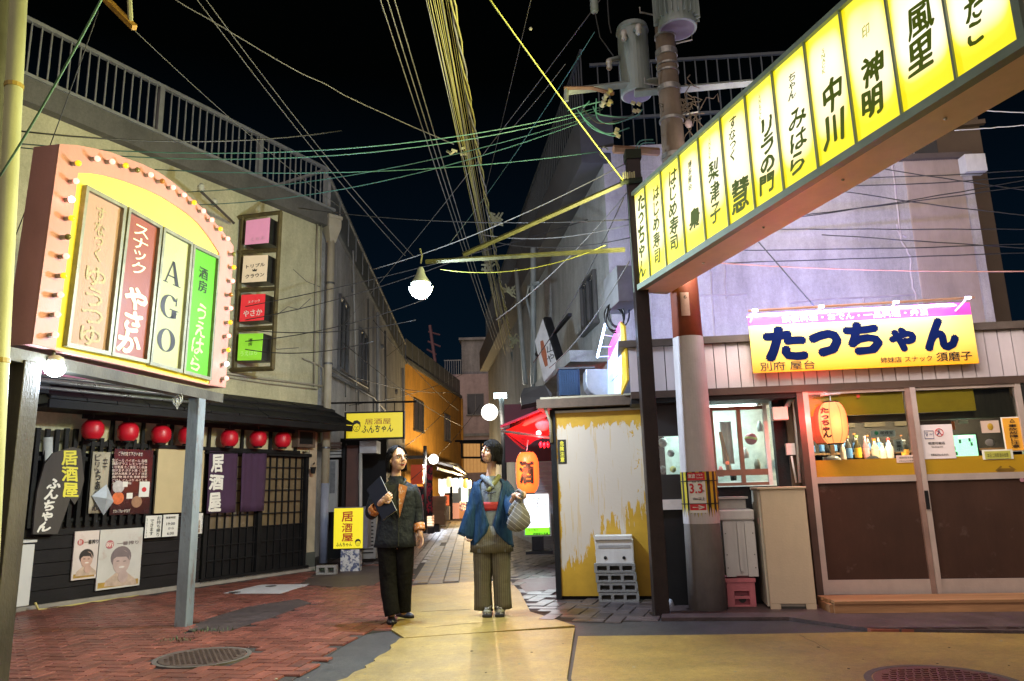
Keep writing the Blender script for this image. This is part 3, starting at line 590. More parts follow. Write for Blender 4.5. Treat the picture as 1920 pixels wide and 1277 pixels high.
notice('narrow white sticker with red mark between post and curtain', FL, (368, 1001), (381, 962), .1, [('会員募', (371, 999), (376, 975), M('brown_print', (.25, .12, .04), .5), True), ('カラオケ', (377, 998), (380, 966), bl, True)])
# beer posters of a smiling man, flat prints (built as flat printed shapes)
def poster(label, a, b, title_a, title_b, fx, fy, fs, pale):
    t = thing('beer_poster', label, 'poster', FL.P((a[0]+b[0])/2, a[1], .06), 'beer posters low on the black boards')
    s0, z0 = FL.sz(*a, .06); s1, z1 = FL.sz(*b, .06)
    bx('sheet', M('poster_paper'+str(pale), (.66*(1-.1*pale), .58, .56), .35, var=.12, scale=3, col2=(.45, .33, .3), th=(.55, .75), bump=.02), FL, s0, s1, z0, z1, .04, .06, t)
    k = .55 if pale else 1.0
    skin = M('print_skin%d' % pale, (.55, .36, .30) if not pale else (.50, .38, .36), .4, var=.15, scale=9, bump=0); hair = M('print_hair%d' % pale, (.04, .035, .035) if not pale else (.2, .16, .17), .4, var=.2, bump=0)
    gold = M('print_gold', (.45, .28, .06), .4, var=.4, scale=8, bump=0)
    def blob(name, px, rx, rz, d, m, fz=0):
        s_, z_ = FL.sz(*px, d); MB().prism([FL.pt(s_+rx*math.cos(q*math.pi/10), z_+rz*math.sin(q*math.pi/10), d) for q in range(20)], FL.n*.0015).build(name, m, t, fixn=True)
    sl, zl = FL.sz(fx, fy, .06)
    H_ = (z1-z0)
    bx('print_band', gold, FL, s0+.02, s1-.02, z0+.02, z0+H_*.12, .06, .0605, t)
    mb = MB(); FL.poly(mb, [(fx-fs*1.9, a[1]-8), (fx-fs*1.7, fy+fs*2.2), (fx-fs*.6, fy+fs*1.3), (fx+fs*.6, fy+fs*1.2), (fx+fs*1.6, fy+fs*2.0), (fx+fs*1.7, a[1]-12)], .06, .061); mb.build('print_shirt', M('print_shirt%d' % pale, (.55, .42, .34), .4, var=.3, scale=12, bump=0), t, fixn=True)
    u_ = fs*.0075
    blob('print_hair', (fx, fy-fs*.45), u_*1.02, u_*1.0, .0615, hair); blob('print_face', (fx+fs*.05, fy+fs*.1), u_*.85, u_*1.08, .063, skin)
    mb = MB(); FL.poly(mb, [(fx-fs*.95, fy-fs*.1), (fx-fs*.8, fy-fs*1.0), (fx, fy-fs*1.35), (fx+fs*.85, fy-fs*.9), (fx+fs*.95, fy-fs*.1), (fx+fs*.6, fy-fs*.5), (fx-fs*.5, fy-fs*.45)], .0645, .066); mb.build('print_fringe', hair, t, fixn=True)
    for sx in (-.35, .4): blob('print_eye', (fx+fs*sx, fy), u_*.16, u_*.05, .066, hair)
    blob('print_mouth', (fx+fs*.05, fy+fs*.65), u_*.28, u_*.09, .066, M('print_white', (.75, .7, .68), .4, bump=0)); blob('print_hand', (fx+fs*.2, fy+fs*1.7), u_*.5, u_*.55, .066, skin)
    disc(FL, title_a, .05 if pale else .035, .061, M('print_red%d' % pale, (.5, .05, .06) if not pale else (.5, .15, .17), .4, bump=0), 'print_seal', t)
    plet('一番搾り', FL, *title_b, .063, hair, t, bold=.03); plet('新', FL, (title_a[0]-4*(1+pale), title_a[1]+5), (title_a[0]+4*(1+pale), title_a[1]-5), .066, wl, t)
poster('small bright beer poster of a smiling dark-haired man', (133, 1089), (187, 994), (151, 1017), ((158, 1021), (185, 1011)), 162, 1048, 11, 0)
poster('large faded beer poster of a smiling man touching his chin', (179, 1108), (269, 989), (206, 1021), ((219, 1023), (260, 1013)), 227, 1052, 17, 1)
# wall far left, pink fascia, gutter pipes
nb = thing('left_neighbour_shop', 'pale shop front with pink fascia at the far left edge', 'building', (-6.4, 7.3, 0))
NB = Pl((-5.55, 8.0), (-9.5, 5.6))
bx('wall', M('white_panel_wall', (.55, .57, .62), .7, var=.1, dirt=.2), FL, -6, -.36, 0, 2.15, -.2, .02, nb)
bx('fascia', M('pink_fascia', (.50, .14, .26), .5, var=.15), FL, -6, .75, 2.52, 2.95, .30, .36, nb)
for z_, r_, d_ in ((2.50, .02, .5), (2.44, .032, .56), (2.36, .02, .6)): MB().tube([FL.pt(-6, z_-.02, d_), FL.pt(1.5, z_, d_)], r_, 8).build('gutter_pipe', M('steel_pipe', (.45, .47, .5), .3, .8), nb, smooth=True)
bx('canopy', black_w, FL, -6, -.4, 2.3, 2.4, 0, .6, nb)
# white meter cabinet at the left
mc_ = thing('utility_cabinet', 'tall slim white utility cabinet against the tavern wall at the far left', 'cabinet', FL.P(45, 1150, .15))
pbx('body', M('white_cabinet', (.58, .58, .58), .5, var=.06), FL, (22, 1140), (66, 1020), .02, .25, mc_, bevel=.006)
pbx('cap', M('white_cabinet'), FL, (18, 1020), (70, 1012), .02, .28, mc_)
MB().tube([FL.P(66, 1130, .15), FL.P(72, 1143, .15), FL.P(95, 1142, .15), FL.P(140, 1134, .12), FL.P(260, 1117, .06)], .012, 6).build('hose', M('yellow_hose', (.5, .42, .15), .5), mc_, smooth=True)
MB().tube([FL.P(88, 1000, .06), FL.P(90, 820, .06)], .05, 10).build('white_pipe', M('white_pvc', (.6, .62, .6), .4), lb, smooth=True)
ac = thing('wall_fan_box', 'small dark exhaust fan box at the right end of the lantern row', 'fan', FL.P(575, 820, .1)); pbx('housing', M('rust_steel', (.12, .08, .06), .7, var=.4), FL, (558, 838), (592, 806), .0, .14, ac); pbx('opening', black_w, FL, (563, 832), (587, 811), .14, .15, ac)
sp = thing('wall_spotlight', 'small black spotlight on the column beside the lattice door', 'spotlight', FL.P(588, 880, .1)); MB().tube([FL.P(590, 868, .02), FL.P(588, 870, .12)], .01).build('bracket', black_w, sp); MB().lathe([(.03, 0), (.05, .1)], FL.P(587, 888, .14), 12).build('shade', black_w, sp)
# ================================================================== PINK BULB SIGN
PK = Pl((-2.952, 7.03), (-2.952+.17, 7.03+.985))
pink = M('pink_sign_paint', (.52, .25, .24), .55, var=.1, scale=3, bump=.15, dirt=.15)
pkface = M('salmon_sign_paint', (.48, .22, .18), .5, var=.1, scale=3, bump=.15, dirt=.12)
ps = thing('bulb_sign', 'arched pink sign box edged with coloured bulbs around four bar name panels', 'sign', PK.pt(-1, 2.2, 0))
outl = [(61, 645), (112, 270), (144, 272), (176, 278), (206, 285), (235, 296), (268, 308), (298, 323), (326, 343), (352, 366), (375, 386), (395, 408), (418, 434), (438, 462), (423, 727)]
mb = MB(); mb.prism([PK.P(*p) - PK.n*.22 for p in outl], PK.n*.20); mb.build('box', pink, ps, fixn=True)
yl = [(104, 657), (147, 324), (172, 325), (196, 329), (235, 340), (274, 355), (305, 370), (333, 388), (353, 402), (372, 419), (392, 445), (411, 474), (393, 723)]
def ring(pl, outer, inner, d0, d1, name, mat, parent):   # outer and inner outlines with inner cut out
    mb = MB(); O = [pl.P(*p) for p in outer]; I = [pl.P(*p) for p in inner]
    def near(q, L): return min(range(len(L)), key=lambda i: (L[i]-q).length)
    k = len(O); mb.v = [p+pl.n*d1 for p in O]+[p+pl.n*d1 for p in I]+[p+pl.n*d0 for p in O]+[p+pl.n*d0 for p in I]
    m = len(I); n0 = len(O); a = 0; b = 0; A0, B0 = 0, 0
    while a < n0 or b < m:
        fa = a/n0; fb = b/m
        i, i2, j, j2 = a % n0, (a+1) % n0, n0+b % m, n0+(b+1) % m
        if a < n0 and (b >= m or fa <= fb): mb.f.append((i, i2, j)); a += 1
        else: mb.f.append((j, i, j2)); b += 1
    o2 = n0+m
    for i in range(n0): mb.f.append((i, (i+1) % n0, o2+(i+1) % n0, o2+i))
    for i in range(m): mb.f.append((n0+i, n0+(i+1) % m, o2+n0+(i+1) % m, o2+n0+i))
    return mb.build(name, mat, parent, fixn=True)
ring(PK, outl, yl[:-1]+[yl[-1]], -.02, .0, 'face_border', pkface, ps)
mb = MB(); mb.prism([PK.P(*p)+PK.n*-.019 for p in yl], PK.n*.004); mb.build('yellow_face', glow('yellow_lit_acrylic', (.80, .66, .0), .40), ps, fixn=True)
alu = M('old_aluminium', (.27, .27, .20), .5, .4, var=.25, scale=12, dirt=.3)
panels = [([(157, 347), (233, 387), (202, 667), (119, 649)], M('speckled_pink', (.34, .20, .13), .6, var=.1, col2=(.30, .2, .14), th=(.55, .6), scale=45, bump=.1), (.5, .28, .18), .22),
          ([(237, 388), (300, 424), (274, 682), (204, 667)], M('rust_red_panel', (.20, .05, .03), .5, var=.15, scale=4), (.34, .09, .05), .35),
          ([(303, 425), (358, 455), (337, 700), (276, 684)], M('cream_panel2', (.28, .29, .14), .5, var=.08, scale=3), (.6, .62, .33), .38),
          ([(359, 457), (409, 481), (392, 714), (339, 700)], M('green_panel', (.06, .25, .01), .5, var=.08, scale=3), (.15, .55, .02), .5)]
def sub(q, fx, fy):   # bilinear point in a picture quad tl,tr,br,bl ; fy from top
    a = V((*q[0], 0)).lerp(V((*q[1], 0)), fx); b = V((*q[3], 0)).lerp(V((*q[2], 0)), fx); c = a.lerp(b, fy); return (c.x, c.y)
for q, m_, ec, es_ in panels:
    b_ = m_.node_tree.nodes['Principled BSDF']; b_.inputs['Emission Color'].default_value = (*ec, 1); b_.inputs['Emission Strength'].default_value = es_*.2
    inn = [sub(q, .07, .025), sub(q, .93, .025), sub(q, .93, .975), sub(q, .07, .975)]
    fr = MB(); O = [PK.P(*p) for p in q]; I = [PK.P(*p) for p in inn]
    for i in range(4):
        j = (i+1) % 4; fr.hexa([O[i]-PK.n*.012, O[j]-PK.n*.012, I[j]-PK.n*.012, I[i]-PK.n*.012, O[i]+PK.n*.03, O[j]+PK.n*.03, I[j]+PK.n*.03, I[i]+PK.n*.03])
    f_ = fr.build('panel_frame', alu, ps, fixn=True); mb = MB(); mb.prism([p-PK.n*.012 for p in I], PK.n*.012); mb.build('name_panel', m_, f_, fixn=True)
def qlet(t, qi, fx0, fx1, fy0, fy1, mat, **k):
    q = panels[qi][0]; pts = [PK.sz(*sub(q, x, y), .003) for x, y in ((fx0, (fy0+fy1)/2), (fx1, (fy0+fy1)/2), ((fx0+fx1)/2, fy0), ((fx0+fx1)/2, fy1))]
    s0, s1 = pts[0][0], pts[1][0]; z1, z0 = pts[2][1], pts[3][1]
    lettering(t, PK.pt((s0+s1)/2, (z0+z1)/2, .004), PK.u, PK.v, abs(s1-s0), abs(z1-z0), mat, ps, **k)
faded = M('faded_green_letter', (.36, .30, .15), .6, var=.3, scale=30, bump=0)
crm = M('cream_letter', (.75, .68, .42), .5, var=.05, bump=0, emit=(.9, .8, .45), es=.45)
lgl = M('pale_green_letter', (.45, .75, .25), .5, var=.3, scale=30, bump=0, emit=(.5, .85, .2), es=.3)
qlet('すなっく', 0, .38, .62, .08, .42, faded, vertical=True, bold=.01); qlet('ゆうつゆ', 0, .30, .80, .46, .96, faded, vertical=True, bold=.02)
qlet('スナック', 1, .30, .72, .07, .40, crm, vertical=True, bold=.005); qlet('やさか', 1, .16, .86, .50, .95, crm, vertical=True, bold=.05, shear=.08, brush=.08)
# AGO in heavy serif capitals, drawn by hand
def serif(mat):
    mb = MB(); q = panels[2][0]
    def cell(y0, y1):
        def f(u, v): s_, z_ = PK.sz(*sub(q, .22+.56*u, y1+(y0-y1)*v), .003); return PK.pt(s_, z_, .004)
        return f
    f = cell(.20, .37)
    P = lambda L: mb.add([f(*p) for p in L], [tuple(range(len(L)))])
    P([(.10, .03), (.17, .03), (.52, .98), (.46, .98)]); P([(.44, 1), (.58, 1), (.92, .03), (.70, .03)]); P([(.26, .30), (.70, .30), (.70, .36), (.28, .36)]); P([(.0, 0), (.28, 0), (.28, .04), (.0, .04)]); P([(.58, 0), (1.02, 0), (1.02, .04), (.58, .04)])
    f = cell(.45, .62); n = 28
    def ov(a0, a1, f):
        for i in range(n):
            t0 = a0+(a1-a0)*i/n; t1 = a0+(a1-a0)*(i+1)/n; R = [(.5+.5*math.cos(t), .5+.5*math.sin(t)) for t in (t0, t1)]; I = [(.5+.26*math.cos(t), .5+.46*math.sin(t)) for t in (t0, t1)]; mb.add([f(*R[0]), f(*R[1]), f(*I[1]), f(*I[0])], [(0, 1, 2, 3)])
    ov(rad(38), rad(335), f); P([(.84, .62), (.90, .62), (.90, .98), (.86, .98)]); P([(.66, .02), (.92, .08), (.92, .40), (.66, .40)]); P([(.54, .38), (1.03, .38), (1.03, .42), (.54, .42)])
    f = cell(.70, .87); ov(0, 2*math.pi, f)
    mb.build('lettering', mat, ps)
serif(bl)
qlet('酒房', 3, .36, .68, .14, .33, bl, vertical=True, bold=.01); qlet('うえはら', 3, .28, .72, .42, .95, lgl, vertical=True, bold=.012, shear=.1, brush=.12)
# bulbs
bulbs = [(350, 198, 'y'), (340, 283, 'p'), (318, 371, 'w'), (318, 460, 'y'), (300, 550, 'o'), (292, 642, 'p'), (280, 735, 'y'), (265, 827, 'p'), (250, 921, 'p'), (240, 1018, 'p'),
         (443, 176, 'p'), (515, 190, 'p'), (580, 209, 'y'), (636, 230, 'o'), (702, 253, 'p'), (757, 283, 'b'), (810, 313, 'p'), (863, 349, 'p'), (911, 385, 'y'), (956, 425, 'p'), (997, 468, 'p'), (1038, 512, 'y'), (1074, 558, 'p'),
         (1102, 632, 'o'), (1103, 695, 'y'), (1097, 760, 'p'), (1088, 826, 'b'), (1088, 890, 'p'), (1085, 958, 'y'), (1078, 1023, 'p'), (1076, 1090, 'y'), (1068, 1157, 'c'), (1067, 1226, 'p')]
bm_ = {'p': M('pink_bulb', (.7, .2, .17), .25, emit=(1, .26, .20), es=3.3, bump=0, var=0), 'w': M('pink_bulb_bright', (.9, .5, .5), .2, emit=(1, .30, .28), es=20, bump=0, var=0), 'y': M('amber_bulb', (.5, .22, .01), .25, emit=(1, .34, .01), es=2.2, bump=0, var=0), 'o': M('dead_olive_bulb', (.14, .13, .03), .15, bump=0, var=.1),
       'b': M('dead_amber_bulb', (.25, .10, .02), .15, bump=0, var=.1, emit=(1, .4, .05), es=.15), 'c': M('white_bulb', (.9, .9, .9), .2, emit=(.8, .9, 1), es=6, bump=0, var=0)}
sock = M('bulb_socket', (.3, .33, .28), .4, .3); bp0 = {}; so0 = None
for zx, zy, k in bulbs:
    p = PK.P(zx/2.554-3, 230+zy/2.554, .0); ctr = p + PK.n*.065
    if so0 is None: so0 = MB().tube([p, p+PK.n*.045], .017, 10).build('socket', sock, ps, smooth=False, origin=p); s_ = so0
    else: s_ = so0.copy(); COL.objects.link(s_); s_.location = p - V(ps['_o'])
    s_['_o'] = tuple(p)
    if k not in bp0: bp0[k] = MB().ball(V((0, 0, 0)), .023, 12).build('b', bm_[k], None, smooth=True, origin=(0, 0, 0))
    b_ = bp0[k].copy(); b_.name = 'bulb'; COL.objects.link(b_); b_.parent = s_; b_.location = PK.n*.058
for o in bp0.values(): bpy.data.objects.remove(o)
# posts and beam
steel = M('weathered_steel', (.10, .095, .075), .6, .2, var=.45, scale=5, stretch=(1, 1, .4), bump=.4, dirt=.4)
rustst = M('blue_grey_post', (.20, .24, .27), .6, .2, var=.35, scale=4, stretch=(1, 1, .4), bump=.4, col2=(.10, .05, .03), th=(.55, .7))
for (x, y), lab, m_, w_ in (((-3.42, 5.03), 'thick weathered square post carrying the near end of the pink bulb sign', M('olive_post', (.07, .06, .04), .6, .1, var=.5, scale=3, stretch=(1, 1, .4), bump=.4, dirt=.4), .15), ((-3.07, 7.05), 'slim blue-grey square post carrying the far end of the pink bulb sign', rustst, .115)):
    MB().box((x, y, 1.06), (w_, w_, 2.12), Matrix.Rotation(math.atan2(.985, .17), 3, 'Z')).build('sign_post', m_, label=lab, cat='post', bevel=.006)
mb = MB(); PK.box(mb, -2.35, .35, 2.10, 2.19, -.18, -.06); mb.build('sign_beam', steel, label='dark steel beam under the pink bulb sign between its two posts', cat='beam', fixn=True)
# white work lamp below the sign
wl_ = thing('work_lamp', 'bright white work lamp clamped under the pink bulb sign', 'lamp', PK.P(103, 690, .0)); c = PK.P(103, 692, -.02)
MB().tube([c+V((-.02, 0, .20)), c+V((-.02, 0, .09))], .01).build('stem', alu, wl_); MB().lathe([(.02, .10), (.05, .085), (.055, .055), (.05, .05)], c, 16).build('housing', M('lamp_housing', (.6, .55, .4), .4), wl_, smooth=True)
MB().ball(c+V((-.1, .02, .06)), (.04, .04, .05), 12).build('sensor', M('lamp_housing'), wl_, smooth=True)
MB().ball(c-V((0, 0, .0)), (.068, .068, .055), 16).build('bulb', glow('white_led', (.75, .88, 1), 60), wl_, smooth=True)
lamp('POINT', c-V((0, -.06, .11)), 10, (.68, .82, 1), .05, wl_)
# coil of wire hanging from the beam
mb = MB(); cc = PK.P(333, 748, -.1); rr = random.Random(2)
for k in range(5): ph = rr.uniform(0, 3); R_ = rr.uniform(.03, .055); mb.tube([cc+V((R_*math.cos(t*.4)*math.cos(ph), R_*math.cos(t*.4)*math.sin(ph), R_*1.2*math.sin(t*.4)-.01*k)) for t in range(17)], .003, 4)
mb.tube([cc+V((0, 0, .05)), cc+V((.01, 0, .16))], .003, 4); mb.build('wire_coil', M('grey_wire', (.4, .4, .38), .5), label='loose coil of grey wire hanging from the pink sign beam', cat='wire')
# leaning painted pole, far left
gpm = M('pale_painted_pole', (.50, .52, .27), .5, var=.12, scale=3, dirt=.2)
a, b = at(38, -60, 4.4), at(-4, 735, 4.4); b2 = b + (b-a).normalized()*2.6
yp = thing('painted_pole', 'pale painted conduit pole cropped by the left edge of the picture', 'pole', (b2.x, b2.y, 0)); MB().tube([a, b, b2], .052, 14).build('pipe', gpm, yp, smooth=True)
for t in (.3, .93): q = a.lerp(b, t); MB().tube([q, q+(b-a).normalized()*.03], .057, 14).build('clamp', M('yellow_clamp', (.35, .25, .04), .5), yp)
a, b = at(2, -60, 4.75), at(-42, 735, 4.75); MB().tube([a, b+(b-a).normalized()*2.6], .075, 14).build('utility_pole', M('olive_pole', (.10, .10, .05), .7, var=.3), smooth=True, label='dark olive pole behind the pale painted pole at the left edge', cat='pole')
# ================================================================== SMALL BRACKET SIGNS ON THE CORNER BUILDING
aP = FL.P(432, 690); BR = Pl((aP.x, aP.y), (aP.x+.95, aP.y-.31))
bf = thing('sign_bracket', 'tall rusty bracket frame on the cream wall holding four small box signs', 'bracket', aP)
rusty = M('rusty_olive_steel', (.14, .11, .04), .7, .2, var=.45, scale=8, bump=.4, dirt=.3)
def bar(pl, a, b, r, mat, name, parent, d=0): return MB().tube([pl.P(*a, d), pl.P(*b, d)], r, 4).build(name, mat, parent)
for a, b in (((456, 405), (440, 690)), ((526, 398), (511, 690)), ((419, 411), (528, 398)), ((448, 473), (520, 469)), ((446, 545), (518, 541)), ((443, 618), (514, 614)), ((422, 694), (513, 691)), ((424, 410), (421, 440))): bar(BR, a, b, .035, rusty, 'bar', bf)
boxes = [('small pink faded box sign, topmost in the rusty bracket', [(462, 414), (506, 408), (503, 455), (459, 459)], (.62, .25, .38), .5, [('くらぶ', .25, .85, .72, .88, M('pink_faded_letter', (.7, .4, .5), .5))]),
         ('small cream box sign with a little crown, second in the rusty bracket', [(457, 480), (502, 478), (499, 527), (453, 530)], (.62, .50, .34), .5, [('トリプル', .14, .9, .28, .48, bl), ('クラウン', .14, .9, .66, .86, bl)]),
         ('small red box sign with white lettering, third in the rusty bracket', [(453, 553), (497, 551), (494, 600), (449, 603)], (.55, .02, .03), .7, [('スナック', .3, .8, .2, .34, wl), ('やさか', .14, .92, .56, .84, wl)]),
         ('small lime green box sign, lowest in the rusty bracket', [(448, 626), (493, 625), (489, 675), (445, 676)], (.22, .55, .03), .6, [('酒房', .42, .58, .18, .46, bl), ('うえはら', .12, .82, .62, .84, M('pale_green_letter'))])]
for lab, q, c, es_, tx in boxes:
    t = thing('box_sign', lab, 'sign', BR.P(*q[3], .05), 'box signs in the rusty bracket'); Q = [BR.P(*p, .06) for p in q]
    MB().prism([p-BR.n*.25 for p in Q], BR.n*.24).build('box', M('dark_sign_box', (.05, .05, .04), .4, .4, var=.3), t, fixn=True)
    MB().prism([p-BR.n*.01 for p in Q], BR.n*.012).build('face', M('boxface%.2f%.2f' % (c[0], c[1]), c, .4, var=.08, emit=c, es=es_, bump=0), t, fixn=True)
    for s_, x0, x1, y0, y1, m_ in tx:
        a = BR.sz(*sub(q, x0, y1), .065); b = BR.sz(*sub(q, x1, y0), .065)
        lettering(s_, BR.pt((a[0]+b[0])/2, (a[1]+b[1])/2, .065), BR.u, BR.v, abs(b[0]-a[0]), abs(b[1]-a[1]), m_, t, vertical=(s_ == '酒房'), bold=.02)
    if 'crown' in lab: mb = MB(); mb.prism([BR.P(*sub(q, x, y), .064) for x, y in ((.42, .60), (.40, .51), (.46, .55), (.5, .49), (.54, .55), (.6, .51), (.58, .60))], BR.n*.002); mb.build('crown_mark', bl, t, fixn=True)
# crossarm with insulators behind the pink sign
ia = thing('wire_bracket', 'angled steel arm with two insulators between the pink sign and cream wall', 'bracket', FL.P(438, 418, .1)); MB().tube([FL.P(378, 360, .8), FL.P(438, 418, .1)], .025, 4).build('arm', steel, ia)
for p in ((377, 352), (402, 380)): MB().lathe([(.02, -.06), (.045, -.05), (.03, -.03), (.05, -.02), (.03, 0), (.05, .01), (.02, .06)], FL.P(*p, .7 if p[0] < 390 else .45), 10).build('insulator', M('porcelain', (.45, .45, .36), .3), ia, smooth=True)
# ================================================================== YELLOW TAVERN SIGNS IN THE ALLEY MOUTH
def logo_face(pl, cx, cy, r, d, parent):   # plain line-drawn head of the tavern's mark
    mb = MB(); FL_ = lambda x, y: pl.P(cx+x*r, cy+y*r, d)
    def stroke(pts, w_): mb.tube([FL_(*p) for p in pts], w_, 4)
    wv = r*.0007*pl.sz(0, 0, 0)[0] if False else .004*r/10
    stroke([(.62*math.sin(t), -.1+.95*math.cos(t)) for t in [i*math.pi*1.2/10-math.pi*.6 for i in range(11)]], wv)
    stroke([(-.4, .05), (-.12, .03)], wv); stroke([(.12, .03), (.4, .05)], wv); stroke([(-.2, .5), (0, .58), (.25, .5)], wv); stroke([(0, .1), (.08, .3), (-.05, .32)], wv)
    mb.build('face_mark', bl, parent)
    mb = MB(); mb.prism([FL_(x, y) for x, y in ((-.68, .1), (-.75, -.5), (-.35, -1.0), (.2, -1.1), (.68, -.75), (.75, .05), (.55, -.35), (.1, -.55), (-.35, -.35))], pl.n*.003); mb.build('hair_mark', bl, parent, fixn=True)
def lit(name, c, es_): return M(name, c, .4, var=.05, bump=0, emit=c, es=es_)
YP = Pl((-3, 12.4), (0, 12.4))
hs = thing('hanging_sign', 'yellow rectangular tavern sign with a drawn face hanging at the alley mouth', 'sign', YP.P(702, 823))
pbx('box', black_w, YP, (645, 825), (758, 770), -.12, -.004, hs); pbx('face', lit('tavern_yellow', (.62, .50, .02), .62), YP, (649, 822), (755, 773), -.003, .004, hs)
mar = M('maroon_letter', (.28, .03, .02), .5, bump=0)
plet('居酒屋', YP, (684, 796), (733, 784), .007, mar, hs, bold=.0); plet('ふんちゃん', YP, (678, 812), (737, 796), .007, bl, hs, bold=.025, shear=.2, brush=.12); logo_face(YP, 668, 800, 11, .007, hs)
MB().tube([YP.P(618, 756), YP.P(782, 753)], .016, 4).build('arm', black_w, hs)
for x in (648, 668, 740, 757): MB().tube([YP.P(x, 771, -.05), YP.P(x, 755)], .008, 4).build('hanger', black_w, hs)
SP = Pl((-2.6, 11.5), (0, 11.45))
ss = thing('standing_sign', 'upright yellow tavern sign box with red characters on a paint-chipped base', 'sign', SP.P(655, 1078))
pbx('box', M('sign_grey_side', (.10, .10, .13), .4), SP, (626, 1029), (690, 950), -.25, -.004, ss); pbx('face', lit('tavern_yellow2', (.72, .62, .02), .62), SP, (625, 1029), (681, 952), -.003, .004, ss)
red_l = M('red_letter', (.5, .03, .015), .5, bump=0)
plet('居', SP, (641, 978), (662, 959), .007, red_l, ss, bold=.02, brush=.05); plet('酒', SP, (641, 998), (661, 981), .007, red_l, ss, bold=.02, brush=.05); plet('屋', SP, (641, 1015), (662, 1000), .007, red_l, ss, bold=.02, brush=.05); plet('ふんちゃん', SP, (630, 1025), (660, 1017), .007, bl, ss, bold=.02); logo_face(SP, 671, 1018, 7, .007, ss)
pbx('base', M('chipped_blue', (.5, .52, .52), .6, var=.1, scale=10, col2=(.06, .08, .16), th=(.47, .53)), SP, (638, 1074), (674, 1030), -.2, -.02, ss); pbx('cart', M('grey_wood', (.12, .11, .1), .8), SP, (618, 1082), (692, 1074), -.35, .15, ss)
for x in (625, 686): MB().tube([SP.P(x, 1084, .1), SP.P(x, 1084, .14)], .03, 10).build('wheel', black_w, ss)
# bits along the left alley wall
ALd = Pl((-3.7, 12.12), (-4.6, 27.5))
def piece(name, lab, cat, pl, a, b, d0, d1, mat, **k): return pbx(name, mat, pl, a, b, d0, d1, label=lab, cat=cat, **k)
Y13 = Pl((-3, 13.0), (0, 13.0)); Y14 = Pl((-3, 14), (0, 14)); Y16 = Pl((-3, 16), (0, 16)); Y19 = Pl((-3, 19), (0, 19)); Y22 = Pl((-3, 22), (0, 22)); Y26 = Pl((-3, 26), (0, 26)); Y29 = Pl((-3, 29), (0, 29)); Y33 = Pl((-3, 33), (0, 33))
al = thing('alley_bar_front', 'dark bar front with timber door and metal hood inside the alley mouth on the left', 'shop front', (-3.5, 13.5, 0))
pbx('dark_wall', black_w, Y14, (605, 1068), (725, 820), -.2, 0, al); pbx('white_panel', M('grey_panel', (.32, .33, .34), .6, var=.15), Y13, (616, 960), (634, 862), -.05, 0, al); pbx('poster', M('grey_print', (.15, .16, .18), .6, var=.4, scale=15), Y13, (618, 925), (629, 865), 0, .01, al)
pbx('timber_door', M('red_brown_door', (.09, .035, .025), .6, var=.3, scale=4), Y13, (648, 962), (672, 835), -.06, -.01, al); pbx('door_frame', black_w, Y13, (640, 965), (648, 832), -.06, .03, al)
for i in range(5): pbx('slat', M('grey_panel'), Y13, (617, 829+i*6+5), (640, 829+i*6), -.02, .03, al)
pbx('hood', M('duct_steel', (.4, .4, .4), .35, .8, var=.2), Y13, (674, 850), (706, 826), -.3, .1, al); pbx('duct', M('duct_steel'), Y14, (672, 900), (676, 850), .0, .06, al)
MB().tube([Y13.P(676, 1062, .1), Y13.P(676, 850, .1)], .03, 8).build('pipe', M('grey_pipe'), al, smooth=True)
rb_ = random.Random(8); pil = thing('brick_pillar', 'narrow brick pillar beside the corner downpipe', 'pillar', YP.P(606, 1070))
for i in range(22): z0 = .05+i*.075; bx('brick', M('pillar_brick', (.16, .10, .07), .8, rnd=.4), Y13, -2.98+.0, -2.84, z0, z0+.066, -.1, rb_.uniform(-.005, .005), pil)
cb = thing('concrete_block', 'single grey hollow concrete block standing at the foot of the downpipe', 'concrete block', G(613, 1080)); c_ = G(613, 1079); conc = M('concrete_block_grey', (.22, .22, .21), .9, var=.2, scale=20, bump=.5)
mb = MB(); mb.box(c_+V((0, 0, .02)), (.3, .1, .04)); mb.box(c_+V((0, 0, .13)), (.3, .1, .03))
for x in (-.13, 0, .13): mb.box(c_+V((x, 0, .077)), (.04, .1, .075))
mb.build('body', conc, cb)
acu = thing('air_conditioner', 'outdoor air conditioner unit behind the person in the dark jacket', 'air conditioner', Y13.P(680, 1045)); pbx('casing', M('ac_casing', (.26, .26, .25), .5), Y13, (670, 1048), (705, 965), -.3, 0, acu)
for i in range(10): pbx('louvre', black_w, Y13, (673, 975+i*7), (700, 972+i*7), .0, .012, acu)
# ================================================================== DOWN THE ALLEY
OR = Pl((-4.1, 27.5), (-2.84, 38.9)); oc = M('orange_render', (.72, .36, .06), .85, var=.18, scale=2, bump=.3, dirt=.3, speck=.2)
ob = thing('orange_building', 'orange rendered building further down the left side of the alley', 'building', OR.pt(5, 0)); bx('wall', oc, OR, 0, 11.5, 0, 6.05, -5, 0, ob); bx('parapet', M('grey_sheet'), OR, 0, 11.6, 6.05, 6.2, -.2, .08, ob)
window(ob, OR, (775, 805), (793, 755)); window(ob, OR, (833, 825), (843, 780)); MB().tube([OR.pt(11.3, 0, .1), OR.pt(11.3, 6, .1)], .07, 8).build('drainpipe', oc, ob, smooth=True)
of = thing('orange_roof_fence', 'pale fence along the roof edge of the orange building', 'fence', OR.pt(5, 6.2))
for i in range(11): bx('panel', M('fence_sheet'), OR, .1+i*1.03, 1.08+i*1.03, 6.2, 7.0, -.02, 0, of)
FB = Pl((-3, 42), (0, 42)); pkw = M('pink_grey_render', (.48, .38, .39), .85, var=.15, dirt=.3)
